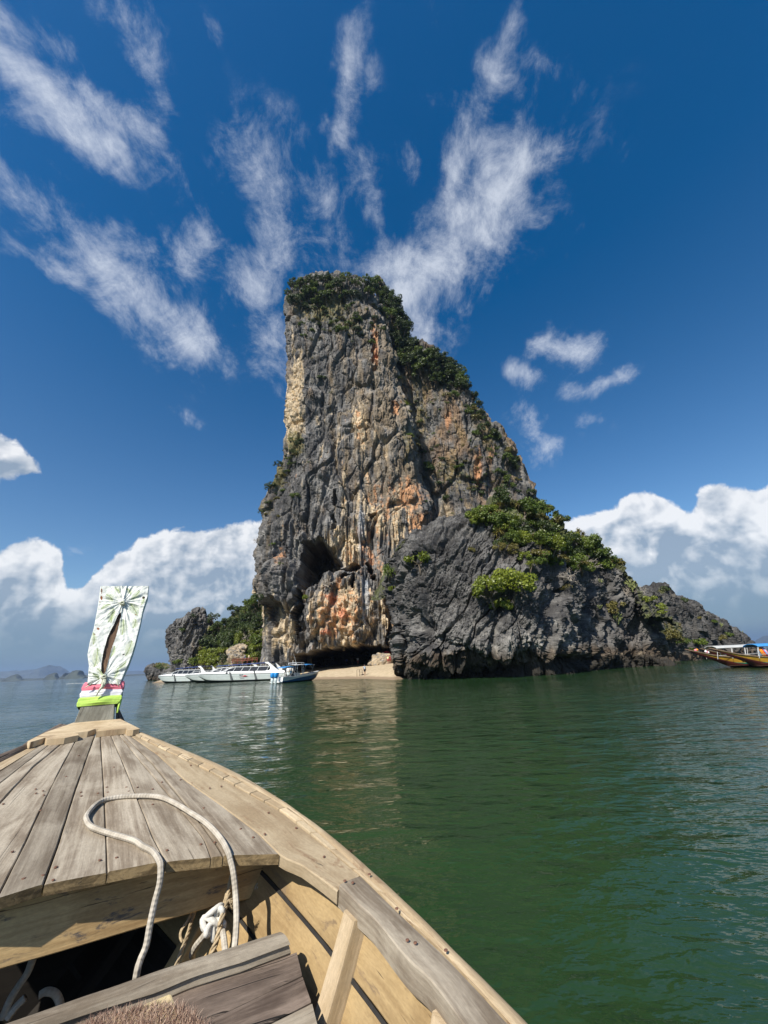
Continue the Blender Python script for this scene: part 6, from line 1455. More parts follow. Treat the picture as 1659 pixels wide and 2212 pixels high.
SPD = [(0, .06, 1.46, .03, 1.20, 1.16), (.8, .62, 1.48, .30, .92, .70), (2.2, 1.15, 1.47, .80, .52, .02), (5, 1.60, 1.42, 1.35, .34, -.35), (10, 1.74, 1.28, 1.55, .26, -.45), (16.2, 1.66, 1.14, 1.50, .22, -.40)]
def speedboat(label, logo=True):
    t = thing('speedboat', label, 'speedboat', (0, 0, 0), 0, 'white speedboats moored side by side')
    S = stations(SPD, 48)
    hull_bottom('bottom_paint', S, BLACKP, t)
    hull_band('hull_side', S, lambda x: 0, lambda x: .52, OFFW, t); hull_band('hull_side', S, lambda x: .52, lambda x: .95, OFFW, t, .02); hull_band('rub_rail', S, lambda x: .93, lambda x: 1.0, RUBBER, t, .05)
    transom('transom', tuple(S[-1]), WHITE, t)
    # crowned deck, coaming and cabin sides
    secs = []
    for x, b, g, cb, cz, k in S:
        h = .34 * min(1, x / 5); secs.append([(x, b + .03, g), (x, b * .96, g + h * .55 + .05), (x, b * .7, g + h * .9 + .05), (x, 0, g + h + .07), (x, -b * .7, g + h * .9 + .05), (x, -b * .96, g + h * .55 + .05), (x, -b - .03, g)])
    cut = [s_ for s_ in secs if s_[0][0] < 6.2]; MB().loft(cut, closed=False).build('foredeck', WHITE, t, True)
    for sd_ in (1, -1):
        w = [[(x, sd_ * (b + .03), g), (x, sd_ * b * .97, g + .30), (x, sd_ * b * .90, g + .34)] for x, b, g, cb, cz, k in S if x > 5.9]
        MB().loft(w, closed=False).build('coaming', WHITE, t, True)
    MB().loft([[(x, b * .9, .55), (x, -b * .9, .55)] for x, b, g, cb, cz, k in S if x > 5.9], closed=False).build('cockpit_floor', UPHOL, t)
    for i, xs in enumerate(np.arange(7.2, 13.5, 1.05)):
        for y in (-.75, .75): MB().box((xs, y, .95), (.45, 1.1, .12)).box((xs + .25, y, 1.3), (.1, 1.1, .6)).build('seat', UPHOL, t)
    # raked windscreen and side windows, one pane each
    xs = [5.6, 7.0, 8.4, 9.8, 11.2, 12.9]
    for sd_ in (1, -1):
        yb, yt = 1.58 * sd_, 1.42 * sd_
        for a, b_ in zip(xs[:-1], xs[1:]):
            top0 = 2.34 - .02 * (a - 5.6) if a > 5.7 else 2.0; top1 = 2.34 - .02 * (b_ - 5.6)
            rk = .45
            P = [(a + .07, yb, 1.66 - .035 * (a - 5.6)), (b_ - .07, yb, 1.66 - .035 * (b_ - 5.6)), (b_ + rk - .07, yt, top1 + .02), (a + rk + .07, yt, top0 + .02)]
            MB().prism(P, (0, -.02 * sd_, 0)).build('window_pane', GLASS, t)
        fr_ = MB()
        for a in xs: fr_.tube([(a, yb, 1.62 - .035 * (a - 5.6)), (a + .45, yt, (2.38 if a > 5.7 else 2.04) - .02 * (a - 5.6))], .045, 5)
        fr_.tube([(5.3, yb * .98, 1.66), (6.0, yt, 2.04), (7.4, yt, 2.38), (13.4, yt, 2.24)], .05, 5); fr_.tube([(5.3, yb, 1.64), (13.2, yb, 1.36)], .05, 5); fr_.build('window_frame', WHITE, t)
    MB().prism([(5.4, 1.5, 1.68), (5.4, -1.5, 1.68), (6.1, -1.3, 2.0), (6.1, 1.3, 2.0)], (.03, 0, .01)).build('windscreen', GLASS, t)
    # navy canopy on posts
    secs = []
    for x in np.linspace(6.3, 13.4, 14):
        f = (x - 6.3) / 7.1; z = 2.80 + .16 * f - .05 * math.sin(f * math.pi * 5) ** 2; d = 1.5
        secs.append([(x, d, z - .10), (x, d * .6, z), (x, 0, z + .05), (x, -d * .6, z), (x, -d, z - .10), (x, -d, z - .16), (x, 0, z - .01), (x, d, z - .16)])
    MB().loft(secs).build('canopy', NAVY, t, True)
    ps = MB()
    for x in (6.5, 8.3, 10.1, 11.9):
        for y in (1.42, -1.42): ps.tube([(x - .2, y, 1.65), (x, y, 2.56 + .03 * (x - 6.3))], .025, 5)
    ps.tube([(6.1, 0, 2.0), (4.9, 0, 2.2), (6.5, .9, 2.62)], .02, 4); ps.build('canopy_post', ALU, t)
    # long white roof edge sweeping back into the arch
    for sd_ in (1, -1):
        P = [(12.7, 2.95), (13.15, 2.98), (13.7, 2.62), (14.4, 2.05), (15.3, 1.45), (15.5, 1.18), (12.6, 1.28), (12.6, 1.55), (13.4, 1.62), (13.65, 1.85), (13.55, 2.2), (13.2, 2.6), (12.6, 2.82)]
        MB().prism([(x, sd_ * 1.60 - sd_ * .05 * (z - 1.2), z) for x, z in P], (0, -.14 * sd_, 0)).build('arch_side', WHITE, t)
    MB().box((12.95, 0, 2.9), (.4, 3.0, .12)).build('arch_top', WHITE, t)
    MB().prism([(5.0, .9, 1.90), (5.0, -.9, 1.90), (8.6, -1.2, 2.78), (8.6, 1.2, 2.78)], (0, 0, .05)).build('roof_panel', WHITE, t)
    MB().tube([(6.2, .2, 2.1), (6.0, .2, 2.8), (5.7, .2, 3.4)], [.03, .02, .008], 5).build('antenna', ALU, t)
    for x in (6.6, 10.9): MB().prism([(x - .1, 1.78, 1.62), (x + .14, 1.78, 1.62), (x + .62, 1.70, .25), (x + .30, 1.70, .25)], (0, .05, 0)).build('fender_strap', RUBBER, t); MB().prism([(x - .1, -1.78, 1.62), (x + .14, -1.78, 1.62), (x + .62, -1.70, .25), (x + .30, -1.70, .25)], (0, -.05, 0)).build('fender_strap', RUBBER, t)
    for y in (-.9, 0, .9): outboard(16.6, y, 1.15, WHITE, GREYP, t)
    mb = MB().tube([(.5, 0, 1.45), (1.6, .5, 1.95), (4.8, 1.2, 1.98)], .02, 4).tube([(.5, 0, 1.45), (1.6, -.5, 1.95), (4.8, -1.2, 1.98)], .02, 4); mb.build('bow_rail', ALU, t)
    if logo:
        for sd_ in (1, -1):
            text_obj('ALP', .36, DKTXT, t, (8.6, sd_ * 1.78, 1.05), (math.pi / 2, 0, 0 if sd_ < 0 else math.pi), shear=.2)
            P = [(8.7, .86), (9.1, .93), (9.35, 1.01), (9.6, .92), (9.85, .86), (9.3, .82)]
            MB().prism([(x, sd_ * 1.775, z) for x, z in P], (0, .006 * sd_, 0)).build('red_swoosh', REDP, t)
            MB().box((8.75, sd_ * 1.765, .70), (.75, .012, .05)).build('hull_lettering', DKTXT, t)
    return t
def orient(t, bow, stern, flip=1):
    d = np.array(stern) - np.array(bow); t.location = (bow[0], bow[1], 0); t.rotation_euler = (0, 0, math.atan2(d[1], d[0]))
def copy_tree(o, parent=None):
    c = o.copy(); COL.objects.link(c); c.parent = parent
    for k in list(o.children): copy_tree(k, c)
    return c
sb = speedboat('nearest white speedboat with dark letters and a red swoosh on its side', True)
Yc = az(453, 1475, 0)[1]
def at_Y(x, y, Y): q = ay(x, y, Y); return np.array([q[0], q[1], 0.0])
bw = at_Y(428, 1461, Yc); stn = at_Y(621, 1457, Yc - 1.5)
orient(sb, bw, stn)
sc_ = np.linalg.norm(stn - bw) / 16.2; sb.scale = (sc_, sc_, sc_)
def drop_logo(c):
    for k in list(c.children):
        if k.name.split('.')[0] in ('lettering', 'red_swoosh', 'hull_lettering'): bpy.data.objects.remove(k)
s2 = copy_tree(sb); drop_logo(s2); s2['label'] = 'middle white speedboat whose bow juts out behind the one with the red swoosh'
b2_ = at_Y(400, 1463, Yc + 3.9); orient(s2, b2_, b2_ + (stn - bw) + np.array([0, 1.0, 0]))
s3 = copy_tree(sb); drop_logo(s3); s3['label'] = 'leftmost white speedboat with a long navy awning, bow towards the low rock'
b3 = at_Y(343, 1459.5, Yc + 17); orient(s3, b3, b3 + (stn - bw) + np.array([0, -6.0, 0]))

# blue and white boat with twin engines
def blue_boat():
    t = thing('motor_boat', 'blue and white motor boat with twin blue outboards and bimini tops', 'motor boat', (0, 0, 0))
    ST = [(0, 1.35, .98, 1.2, .18, -.3), (3, 1.45, .98, 1.3, .2, -.35), (6, 1.35, 1.12, 1.15, .28, -.3), (8, .95, 1.32, .7, .5, -.05), (9.2, .5, 1.5, .3, .85, .45), (9.9, .07, 1.62, .04, 1.3, 1.2)]
    S = stations(ST, 40)
    A_ = lambda x: .12 + .66 * (1 / (1 + math.exp(-(x - 2.2) * 1.0))); B_ = lambda x: min(.96, A_(x) + .13)
    hull_bottom('bottom', S, BLUEH, t); hull_band('blue_side', S, lambda x: 0, A_, BLUEH, t); hull_band('white_stripe', S, A_, B_, WHITE, t, .015); hull_band('upper_side', S, B_, lambda x: 1.0, OFFW, t)
    transom('transom', tuple(S[0]), WHITE, t)
    for sd_ in (1, -1):
        MB().loft([[(x, sd_ * (b + .03), g - .02), (x, sd_ * (b + .03), g + .07), (x, sd_ * max(b - .16, .0), g + .07), (x, sd_ * max(b - .16, 0), g - .02)] for x, b, g, *_ in S]).build('gunwale', WHITE, t)
    MB().loft([[(x, max(b - .1, .02), .42 + .0 * x), (x, -max(b - .1, .02), .42)] for x, b, g, *_ in S if x < 9], closed=False).build('floor', UPHOL, t)
    MB().box((-.35, 0, .22), (.75, 2.5, .16)).build('swim_platform', WHITE, t)
    for y in (.46, -.46): outboard(-.80, y, .92, BLUEO, GREYP, t, s=1.35)
    MB().ball((-.55, .98, .55), (.22, .22, .30), 10, 6).build('fender', WHITE, t, True)
    MB().box((4.2, 0, .95), (.9, 1.1, 1.1)).build('console', OFFW, t); MB().box((2.9, 0, .8), (.5, 1.2, .8)).build('helm_seat', DKTXT, t)
    MB().prism([(4.6, .5, 1.5), (4.6, -.5, 1.5), (4.3, -.45, 1.95), (4.3, .45, 1.95)], (.02, 0, 0)).build('windscreen', GLASS, t)
    for x in (1.2, 6.6): MB().box((x, 0, .62), (.5, 2.0, .4)).build('bench', UPHOL, t)
    def top(x0, x1, z, mat, nm_, hw=1.25, arc=.12):
        secs = []
        for x in np.linspace(x0, x1, 9):
            f = (x - x0) / (x1 - x0) * 2 - 1; zz = z - arc * f * f; secs.append([(x, hw, zz - .12), (x, hw * .6, zz), (x, 0, zz + .04), (x, -hw * .6, zz), (x, -hw, zz - .12), (x, -hw * .6, zz - .04), (x, 0, zz), (x, hw * .6, zz - .04)])
        return MB().loft(secs).build(nm_, mat, t, True)
    top(.3, 3.3, 2.72, BLUEC, 'aft_bimini', arc=.2); top(3.0, 5.4, 2.98, WHITE, 'hard_top', 1.15, .02); top(5.3, 7.7, 2.98, BLUEC, 'fore_bimini', arc=.12)
    fr_ = MB()
    for y in (1.2, -1.2):
        fr_.tube([(.5, y, 1.0), (1.0, y, 2.55)], .025, 5).tube([(2.9, y, 1.0), (2.4, y, 2.6)], .025, 5).tube([(1.6, y, 1.0), (3.0, y * .98, 2.5)], .02, 5)
        fr_.tube([(3.6, y * .8, .9), (3.5, y * .85, 2.9)], .035, 6).tube([(5.0, y * .8, .9), (4.9, y * .85, 2.9)], .035, 6)
        fr_.tube([(7.0, y * .8, 1.25), (7.6, y * .95, 2.85)], .022, 5).tube([(7.3, y * .85, 2.2), (6.6, y * .9, 2.85)], .018, 5)
    fr_.build('frame_tube', ALU, t)
    ld = MB()
    for y in (-.95, -.55): ld.tube([(5.3, y, .9), (5.0, y, 2.1), (4.95, y, 3.2)], .025, 5)
    for z in np.arange(1.15, 2.9, .3): ld.tube([(5.25 - .15 * (z - 1), -.95, z), (5.25 - .15 * (z - 1), -.55, z)], .02, 5)
    ld.build('ladder', ALU, t)
    rl = MB()
    for y in (1.0, -1.0): rl.tube([(3.1, y, 3.0), (3.15, y, 3.28), (5.1, y, 3.28), (5.2, y, 3.0)], .04, 6)
    rl.tube([(3.15, 1, 3.28), (3.15, -1, 3.28)], .04, 6).tube([(4.3, 1, 3.28), (4.3, -1, 3.28)], .04, 6); rl.build('roof_rail', WHITE, t)
    MB().tube([(4.4, .2, 3.0), (3.6, .3, 4.9)], [.03, .01], 5).build('antenna', WHITE, t); MB().tube([(3.3, 0, 3.0), (3.3, 0, 3.55)], .03, 5).ball((3.3, 0, 3.6), .07, 6, 4).build('mast_light', WHITE, t)
    MB().tube([(9.9, 0, 1.6), (10.1, 0, 1.62)], .12, 6).build('bow_roller', STEEL, t)
    k = .84; vd = ray(640, 1450); vd = np.array([vd[0], vd[1]]); vd /= np.linalg.norm(vd); lat = np.array([vd[1], -vd[0]])
    ph = math.radians(42); d = lat * math.cos(ph) + vd * math.sin(ph); st_b = np.array([d[1], -d[0]]); c0 = az(611, 1476, 0)[:2] - st_b * 1.35 * k
    t.location = (c0[0], c0[1], 0); t.rotation_euler = (0, 0, math.atan2(d[1], d[0])); t.scale = (k, k, k); return t
bb_ = blue_boat()

# long tail boats at the right edge
YELB = simple('yellow_hull_varnish', (.48, .27, .035), .3, 0, .25, 1.5); DKRED = simple('dark_red_band', (.10, .02, .025), .4, 0, .3, 2); TEAL = simple('teal_band', (.01, .22, .16), .4); GREYC = simple('grey_canvas', (.42, .43, .42), .8, 0, .1, 3)
CLOTHS = [simple('red_cloth', (.60, .03, .03), .8), simple('orange_cloth', (.80, .28, .02), .8), simple('sky_blue_cloth', (.15, .40, .70), .8), simple('pink_cloth', (.75, .25, .32), .8), simple('white_cloth', (.75, .75, .75), .8)]
def longtail(label, roofmat, x0, x1, text=None, name='moored_longtail'):
    t = thing(name, label, 'longtail boat', (0, 0, 0), 0, 'painted longtail boats moored at the right')
    ST = [(0, .04, 2.06, .02, 2.0, 1.97), (1.2, .16, 1.72, .09, 1.55, 1.42), (2.6, .45, 1.32, .22, .95, .75), (4.2, .78, 1.05, .45, .35, .02), (6, .95, .93, .7, .1, -.25), (9, 1.02, .9, .8, .05, -.3), (12, .9, 1.0, .65, .1, -.25), (13.5, .6, 1.15, .35, .3, .0)]
    S = stations(ST, 60)
    hull_bottom('hull_bottom', S, DKRED, t); hull_band('hull_side', S, lambda x: .28, lambda x: .93, YELB, t); hull_band('red_band', S, lambda x: 0, lambda x: .28, DKRED, t, .0)
    hull_band('teal_band', [s for s in S if 4.0 < s[0] < 8.0], lambda x: .22, lambda x: .22 + .18 * math.sin(math.pi * (x - 4.0) / 4.0), TEAL, t, .015)
    for sd_ in (1, -1): MB().loft([[(x, sd_ * (b + .05), g - .06), (x, sd_ * (b + .05), g + .03), (x, sd_ * max(b - .07, 0), g + .03), (x, sd_ * max(b - .07, 0), g - .06)] for x, b, g, *_ in S]).build('gunwale', WBRN2, t)
    MB().loft([[(x, max(b - .06, .01), g - .10), (x, -max(b - .06, .01), g - .10)] for x, b, g, *_ in S if x < 3.6], closed=False).build('foredeck', WBRN2, t)
    MB().loft([[(x, b - .1, .2), (x, -b + .1, .2)] for x, b, g, *_ in S if 3.5 < x < 12.6], closed=False).build('floor', WBRN2, t)
    for x in np.arange(5, 11.5, 1.2): MB().box((x, 0, .62), (.28, 1.6, .05)).build('seat', WBRN2, t)
    secs = []
    for x in np.linspace(x0, x1, 16): secs.append([(x, 1.0 * math.cos(a), 1.98 + .28 * math.sin(a)) for a in np.linspace(0, math.pi, 9)] + [(x, .95 * math.cos(a), 1.95 + .24 * math.sin(a)) for a in np.linspace(math.pi, 0, 9)])
    MB().loft(secs).build('canopy', roofmat, t, True)
    po = MB()
    for x in np.arange(x0 + .1, x1, 1.5):
        for y in (.92, -.92): po.tube([(x - .25, y * .95, .9), (x, y, 2.0)], .022, 5)
    po.tube([(x0, .95, 1.25), (x1, .95, 1.35)], .018, 4).tube([(x0, -.95, 1.25), (x1, -.95, 1.35)], .018, 4); po.build('canopy_post', ALU, t)
    if text: text_obj(text, .42, CLOTHS[4], t, (8.0, -1.0, .66), (math.radians(86), 0, 0), shear=.25, depth=.03)
    mo = MB().box((13.2, 0, 1.45), (.9, .45, .45)).tube([(13.4, 0, 1.4), (15.5, 0, .3), (17.0, 0, -.4)], .04, 6); mo.build('engine', STEEL, t)
    return t
WBRN2 = simple('brown_boat_wood', (.16, .11, .07), .7, 0, .3, 3)
lt = longtail('nearest yellow longtail boat with blue canopy and white lettering on its hull', BLUEC, 3.9, 12.5, 'เอ็ญชิระ')
e1 = az(1600, 1444, 0); dirn = np.array([.995, -.10, 0])
def put_lt(o, tip, ang): o.location = (tip[0], tip[1], 0); o.rotation_euler = (0, 0, ang)
tip = apl(1531, 1400.5, e1, np.array([0, 1, 0])); put_lt(lt, tip, -.10)
for k, (dx, c) in enumerate([(0, 1), (.12, 1), (.22, 0), (.34, 2), (.42, 3)]):
    mb = MB().tube([(4.15 + dx, -.72 + .03 * k, 1.92), (4.22 + dx * 1.2, -.70, 1.5), (4.35 + dx * 1.3, -.70, 1.05)], [.05, .07, .09], 6); m_ = mb.build('ribbon', CLOTHS[c], lt, True)
l2 = longtail('yellow longtail boat behind, its pale bow tip reaching furthest left, grey canopy', GREYC, 2.6, 11)
tip2 = apl(1478, 1397.5, e1 + np.array([0, 3.0, 0]), np.array([0, 1, 0])); put_lt(l2, tip2, -.08)
for (x, c, z) in ((1.0, 3, 1.9), (1.15, 1, 1.93), (2.0, 4, 1.72), (2.1, 3, 1.66), (2.2, 4, 1.62)): MB().ball((x, -.1, z), (.16, .08, .12), 7, 5).build('garland', CLOTHS[c], l2, True)
l3 = longtail('longtail boat furthest back at the right edge with a white roof', CLOTHS[4], 4.5, 12); put_lt(l3, tip + np.array([3.6, 6.0, 0]), .05)

# ------------------------------------------------------------------ people
SKIN = simple('skin', (.33, .18, .11), .6, 0, .08, 10); HAIR = simple('dark_hair', (.015, .012, .010), .6); 
def cmat(c, n='fabric'): return simple(n, c, .85, 0, .1, 12)
def skin_mesh(name, joints, edges, radii, root=0, sub=1):
    me = bpy.data.meshes.new(name); me.from_pydata([tuple(j) for j in joints], edges, []); o = bpy.data.objects.new('tmp_' + name, me); COL.objects.link(o)
    md = o.modifiers.new('s', 'SKIN'); md.use_smooth_shade = True
    for i, rr in enumerate(radii):
        v = me.skin_vertices[0].data[i]; v.radius = (rr, rr) if np.isscalar(rr) else rr; v.use_root = (i == root)
    o.modifiers.new('u', 'SUBSURF').levels = sub; dg = bpy.context.evaluated_depsgraph_get(); dg.update(); m2 = bpy.data.meshes.new_from_object(o.evaluated_get(dg)); bpy.data.objects.remove(o); m2.name = name; return m2
def person(label, loc, rz, h=1.68, shirt=(.1, .2, .5), shorts=(.02, .02, .03), pose='stand', group=None, hat=None, skirt=False):
    t = thing('person', label, 'person', tuple(loc), rz, group); k = h / 1.70
    J = {'pel': (0, 0, .93), 'bel': (0, 0, 1.06), 'che': (0, .01, 1.28), 'nek': (0, .01, 1.43), 'hd1': (0, -.005, 1.53), 'hd2': (0, -.015, 1.64),
         'shl': (.17, .01, 1.38), 'ell': (.23, .03, 1.10), 'wrl': (.24, -.05, .88), 'hal': (.24, -.07, .79), 'shr': (-.17, .01, 1.38), 'elr': (-.23, .03, 1.10), 'wrr': (-.24, -.05, .88), 'har': (-.24, -.07, .79),
         'hil': (.095, 0, .88), 'knl': (.10, -.02, .49), 'anl': (.11, .02, .08), 'tol': (.12, -.14, .035), 'hir': (-.095, 0, .88), 'knr': (-.10, -.02, .49), 'anr': (-.11, .02, .08), 'tor': (-.12, -.14, .035)}
    if pose == 'walk': J.update(knl=(.10, -.12, .50), anl=(.11, -.10, .09), tol=(.12, -.26, .05), knr=(-.10, .02, .49), anr=(-.11, .16, .10), tor=(-.12, .03, .035), wrl=(.24, .10, .90), wrr=(-.24, -.16, .93), har=(-.24, -.22, .86), hal=(.24, .10, .81))
    if pose == 'arms': J.update(elr=(-.27, -.10, 1.18), wrr=(-.15, -.28, 1.25), har=(-.10, -.33, 1.28), ell=(.27, -.08, 1.14), wrl=(.16, -.26, 1.12), hal=(.12, -.31, 1.12))
    if pose == 'sit':
        for q in J:
            if q[:2] not in ('kn', 'an', 'to'): x_, y_, z_ = J[q]; J[q] = (x_, y_, z_ - .45)
        J.update(knl=(.12, -.42, .50), anl=(.12, -.42, .09), tol=(.13, -.56, .04), knr=(-.12, -.42, .50), anr=(-.12, -.42, .09), tor=(-.13, -.56, .04), wrl=(.20, -.25, .62), hal=(.18, -.33, .62), wrr=(-.20, -.25, .62), har=(-.18, -.33, .62))
    Rd = dict(pel=.125, bel=.115, che=.14, nek=.055, hd1=.085, hd2=.09, shl=.06, ell=.042, wrl=.03, hal=.038, shr=.06, elr=.042, wrr=.03, har=.038, hil=.09, knl=.058, anl=.038, tol=.035, hir=.09, knr=.058, anr=.038, tor=.035)
    ks = list(J); E_ = [('pel', 'bel'), ('bel', 'che'), ('che', 'nek'), ('nek', 'hd1'), ('hd1', 'hd2'), ('che', 'shl'), ('shl', 'ell'), ('ell', 'wrl'), ('wrl', 'hal'), ('che', 'shr'), ('shr', 'elr'), ('elr', 'wrr'), ('wrr', 'har'), ('pel', 'hil'), ('hil', 'knl'), ('knl', 'anl'), ('anl', 'tol'), ('pel', 'hir'), ('hir', 'knr'), ('knr', 'anr'), ('anr', 'tor')]
    V = {q: np.array(J[q]) * k for q in ks}
    me = skin_mesh('body', [V[q] for q in ks], [(ks.index(a), ks.index(b)) for a, b in E_], [Rd[q] * k for q in ks]); link('body', me, SKIN, t)
    def sub(name, keys, edges, rad, col):
        m_ = skin_mesh(name, [V[q] if isinstance(q, str) else np.array(q) for q in keys], [(keys.index(a), keys.index(b)) for a, b in edges], [r_ * k for r_ in rad]); link(name, m_, cmat(col, name + '_fabric'), t)
    V['mel'] = (V['shl'] + V['ell']) / 2; V['mer'] = (V['shr'] + V['elr']) / 2; V['mkl'] = V['hil'] * .25 + V['knl'] * .75; V['mkr'] = V['hir'] * .25 + V['knr'] * .75; V['low'] = V['pel'] + np.array([0, 0, .02])
    sub('shirt', ['low', 'bel', 'che', 'shl', 'mel', 'shr', 'mer'], [('low', 'bel'), ('bel', 'che'), ('che', 'shl'), ('shl', 'mel'), ('che', 'shr'), ('shr', 'mer')], [.15, .135, .155, .08, .068, .08, .068], shirt)
    sub('shorts', ['pel', 'hil', 'mkl', 'hir', 'mkr'], [('pel', 'hil'), ('hil', 'mkl'), ('pel', 'hir'), ('hir', 'mkr')], [.145, .115, .09, .115, .09], shorts)
    mb = MB().ball(V['hd2'] + np.array([0, .02, .02]) * k, np.array([.092, .10, .09]) * k, 10, 6); mb.build('hair', HAIR, t, True)
    f = MB().ball(V['hd1'] + np.array([0, -.085, .045]) * k, np.array([.014, .02, .02]) * k, 6, 4); f.build('nose', SKIN, t, True)
    if hat: MB().tube([V['hd2'] + np.array([0, 0, .03]) * k, V['hd2'] + np.array([0, 0, .09]) * k], [.13 * k, .09 * k], 12).build('hat', cmat(hat, 'hat_fabric'), t, True)
    return t
def sandp(x, y): q = on_beach(x, y); q[2] = float(sand_z(q[0], q[1])); return q
person('man in pale blue shirt and dark shorts standing at the waterline beside the steps', sandp(788, 1459.5), .6, 1.66, (.45, .58, .72), (.02, .025, .03))
person('person in blue top and dark shorts standing in front of the dark grotto', sandp(749, 1438), .4, 1.66, (.04, .10, .42), (.02, .02, .03))
person('person in dark clothes between the blue and the white dressed ones at the grotto', sandp(761, 1438), -.3, 1.62, (.06, .06, .05), (.05, .05, .05))
person('person in loose white top and red shorts at the mouth of the grotto', sandp(773, 1437.5), .3, 1.78, (.72, .72, .72), (.45, .12, .10))
person('person in orange top beside the red parasol near the headland', sandp(834, 1434), .2, 1.6, (.80, .35, .04), (.3, .3, .3))
person('person in pale yellow top beside the one in orange under the parasol', sandp(838.5, 1434.5), -.5, 1.6, (.75, .68, .35), (.35, .05, .05))
person('person in dark red clothes nearest to the headland under the parasol', sandp(843, 1434), .2, 1.62, (.30, .03, .03), (.25, .03, .03))
def slope_pt(x, y):
    s = surf_at(x, y); return s[0] if s else ay(x, y, 108)
person('visitor in blue jeans and grey shirt on the path between the trees', ay(528, 1428, 108.5), .4, 1.7, (.25, .27, .3), (.05, .10, .22), group=None)
person('visitor in cream top on the path right of the one in jeans', ay(537, 1428, 108.5), -.3, 1.65, (.72, .62, .35), (.2, .2, .2), group=None)
# skipper of the blue boat
mw = Matrix.LocRotScale(bb_.location, bb_.rotation_euler, bb_.scale); q = mw @ Vector((2.95, 0, .80))
person('skipper with light blue shirt sitting at the console of the blue boat', tuple(q), bb_.rotation_euler[2] + math.pi / 2, 1.7, (.35, .55, .65), (.02, .02, .03), 'sit')

# boarding steps on the sand
def steps():
    p = sandp(777, 1460.2); t = thing('boarding_steps', 'rusty brown metal boarding steps with hoop rails at the waterline', 'steps', tuple(p), .25); R_ = simple('brown_painted_steel', (.07, .04, .025), .7)
    f = MB(); 
    for x in (-.45, .0): f.tube([(x, 0, -.1), (x, 0, .95), (x + .08, 0, 1.02), (x + .34, 0, 1.02), (x + .42, 0, .95), (x + .5, 0, -.1)], .028, 6)
    f.build('hoop_rail', R_, t)
    for i in range(3): MB().box((.1 + .16 * i, -.02 - .05 * i, .72 - .24 * i), (.5, .28, .035)).build('tread', R_, t)
    g = MB()
    for x in (-.4, .5): g.tube([(x, .35, -.1), (x, .35, .8)], .025, 6).tube([(x, .35, .8), (x, -.05, .8)], .02, 5)
    g.build('leg', R_, t)
steps()
def parasol():
    p = sandp(836, 1434); t = thing('parasol', 'small red parasol over the people beside the headland', 'parasol', tuple(p)); 
    MB().tube([(0, 0, 0), (0, 0, 2.3)], .03, 6).build('pole', ALU, t)
    V = [(0, 0, 2.55)] + [(.95 * math.cos(a), .95 * math.sin(a), 2.1 + .05 * (i % 2)) for i, a in enumerate(np.linspace(0, 6.2832, 17)[:-1])]
    MB().add(V, [(0, i + 1, (i + 1) % 16 + 1) for i in range(16)]).build('canopy', cmat((.42, .03, .04), 'canopy_fabric'), t)
    w = thing('stall_frame', 'pale upright frame standing left of the red parasol', 'frame', tuple(p + np.array([-1.0, .6, 0])))
    for x in (0, .7): MB().tube([(x, 0, 0), (x, 0, 2.2)], .05, 5).build('post', CLOTHS[4], w)
    MB().tube([(-.05, 0, 2.15), (.75, 0, 2.15)], .05, 5).tube([(0, 0, 1.3), (.7, 0, 1.3)], .04, 5).build('crossbar', CLOTHS[4], w)
parasol()
# path railing between the trees
pr_ = ay(515, 1432, 108.2); rt_ = thing('path_railing', 'red brown railing at the steps between the trees', 'railing', tuple(pr_)); RB = simple('red_brown_rail', (.22, .05, .035), .7)
for i in range(6): MB().tube([(-1.6 + i * 1.3, 0, -.6), (-1.6 + i * 1.3, 0, 1.0)], .07, 5).build('post', RB, rt_)
for z in (.95, .5): MB().tube([(-1.7, 0, z), (5.0, 0, z + .1)], .06, 5).build('rail', RB, rt_)
# rock fragments around the steps
def boulder_small(label, x, y, Y, r, seed, tint=CREAM * .75):
    c = ay(x, y, Y); n = 26; th = np.linspace(0, 2 * math.pi, n * 2, endpoint=False); ph = np.linspace(-1.5, 1.5, n)
    D_ = np.stack([np.cos(ph)[:, None] * np.cos(th), np.cos(ph)[:, None] * np.sin(th), np.sin(ph)[:, None] + 0 * th], -1)
    rad = r * (1 + .35 * fbm(D_ * 1.3 + seed, 3, seed=seed) + .12 * (voronoi(D_ * 2.4 + seed)[2] - .5))
    P = D_ * rad[..., None] * np.array([1.25, .9, .8]); col = lerp(tint, GREY, sstep(-.2, .4, fbm(D_ * 3 + seed, 3)))
    me = np_mesh('fallen_rock', P.reshape(-1, 3), grid_faces(n, n * 2, True)); set_col(me, col.reshape(-1, 3)); o = link('fallen_rock', me, ROCKM); o.location = c; tag(o, label, 'rock'); return o
boulder_small('pale reddish slab of rock above the railing between the trees', 508, 1409, 112, 1.9, 3); boulder_small('rounded grey boulder beside the path, left of the visitors', 512, 1421, 110, 1.9, 5, CREAM * .6)
boulder_small('light fallen block at the top of the gap in the trees', 520, 1400, 113, 1.5, 8); boulder_small('pale rock heap on the sand left of the people under the parasol', 824, 1431, 84, 2.2, 12, CREAM * .8)
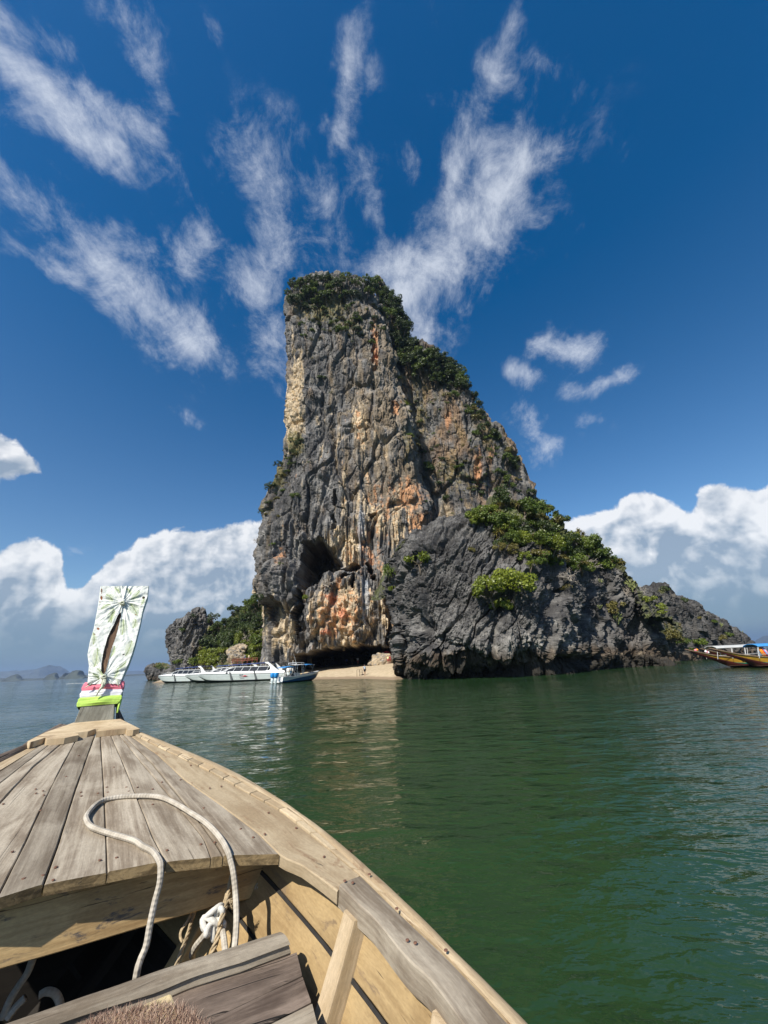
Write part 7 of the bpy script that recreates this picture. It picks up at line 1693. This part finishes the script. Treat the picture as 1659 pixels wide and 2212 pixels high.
# flowstone columns in the grotto mouth
def column(label, x, y0, y1, Y, r, seed):
    a, b = ay(x, y1, Y), ay(x, y0, Y); n = 60; m = 26; z = np.linspace(0, 1, n)[:, None]; th = np.linspace(0, 2 * math.pi, m, endpoint=False)[None, :]
    rad = r * (.65 + .5 * np.abs(z - .45)) * (1 + 0 * th); c = a + (b - a) * z[..., None]
    D_ = np.stack([np.cos(th) + 0 * z, np.sin(th) + 0 * z, 0 * th + 0 * z], -1); P = c + D_ * rad[..., None]
    P = P + D_ * (fbm(P * np.array([1.4, 1.4, .5]), 4, seed=seed) * r * .55)[..., None]
    col = lerp(CREAM * .7, GREY, sstep(-.3, .3, fbm(P * .8, 3, seed=seed))); me = np_mesh('flowstone_column', (P - a).reshape(-1, 3), grid_faces(n, m, True)); set_col(me, col.reshape(-1, 3)); o = link('flowstone_column', me, ROCKM); o.location = a; tag(o, label, 'rock')
column('pale flowstone column at the left side of the grotto', 632, 1400, 1446, 91, 1.1, 3); column('dark slim flowstone column deeper in the grotto', 669, 1404, 1442, 95, .9, 4)
column('white stalactite hanging from the middle of the grotto roof', 743, 1388, 1406, 88.5, .35, 6)
# float line on the left
for i, x in enumerate(np.concatenate([np.linspace(145, 160, 6), np.linspace(163, 186, 10)])):
    p = az(x, 1477.5 - .045 * (x - 145) + random.uniform(-.4, .4), 0); o = MB().ball((0, 0, 0), (.15, .15, .12), 7, 5).build('float', CLOTHS[4], None, True); o.location = (p[0], p[1], .03); tag(o, 'white float on the water just left of the prow cloth', 'float', 'line of white floats')

# ------------------------------------------------------------------ haze
def build_haze():
    mb = MB().box((0, 0, 60), (44000, 44000, 200))
    me = mb.mesh('haze'); m = bpy.data.materials.new('air'); m.use_nodes = True; nt = m.node_tree; nt.nodes.clear()
    out = nt.nodes.new('ShaderNodeOutputMaterial')
    v = nd(nt, 'ShaderNodeVolumePrincipled', {'Color': (.52, .70, 1.0, 1), 'Density': 0.00011, 'Anisotropy': .3})
    nt.links.new(v.outputs[0], out.inputs['Volume'])
    tag(link('haze', me, m), 'thin sea haze', 'haze', kind='stuff')
build_haze()
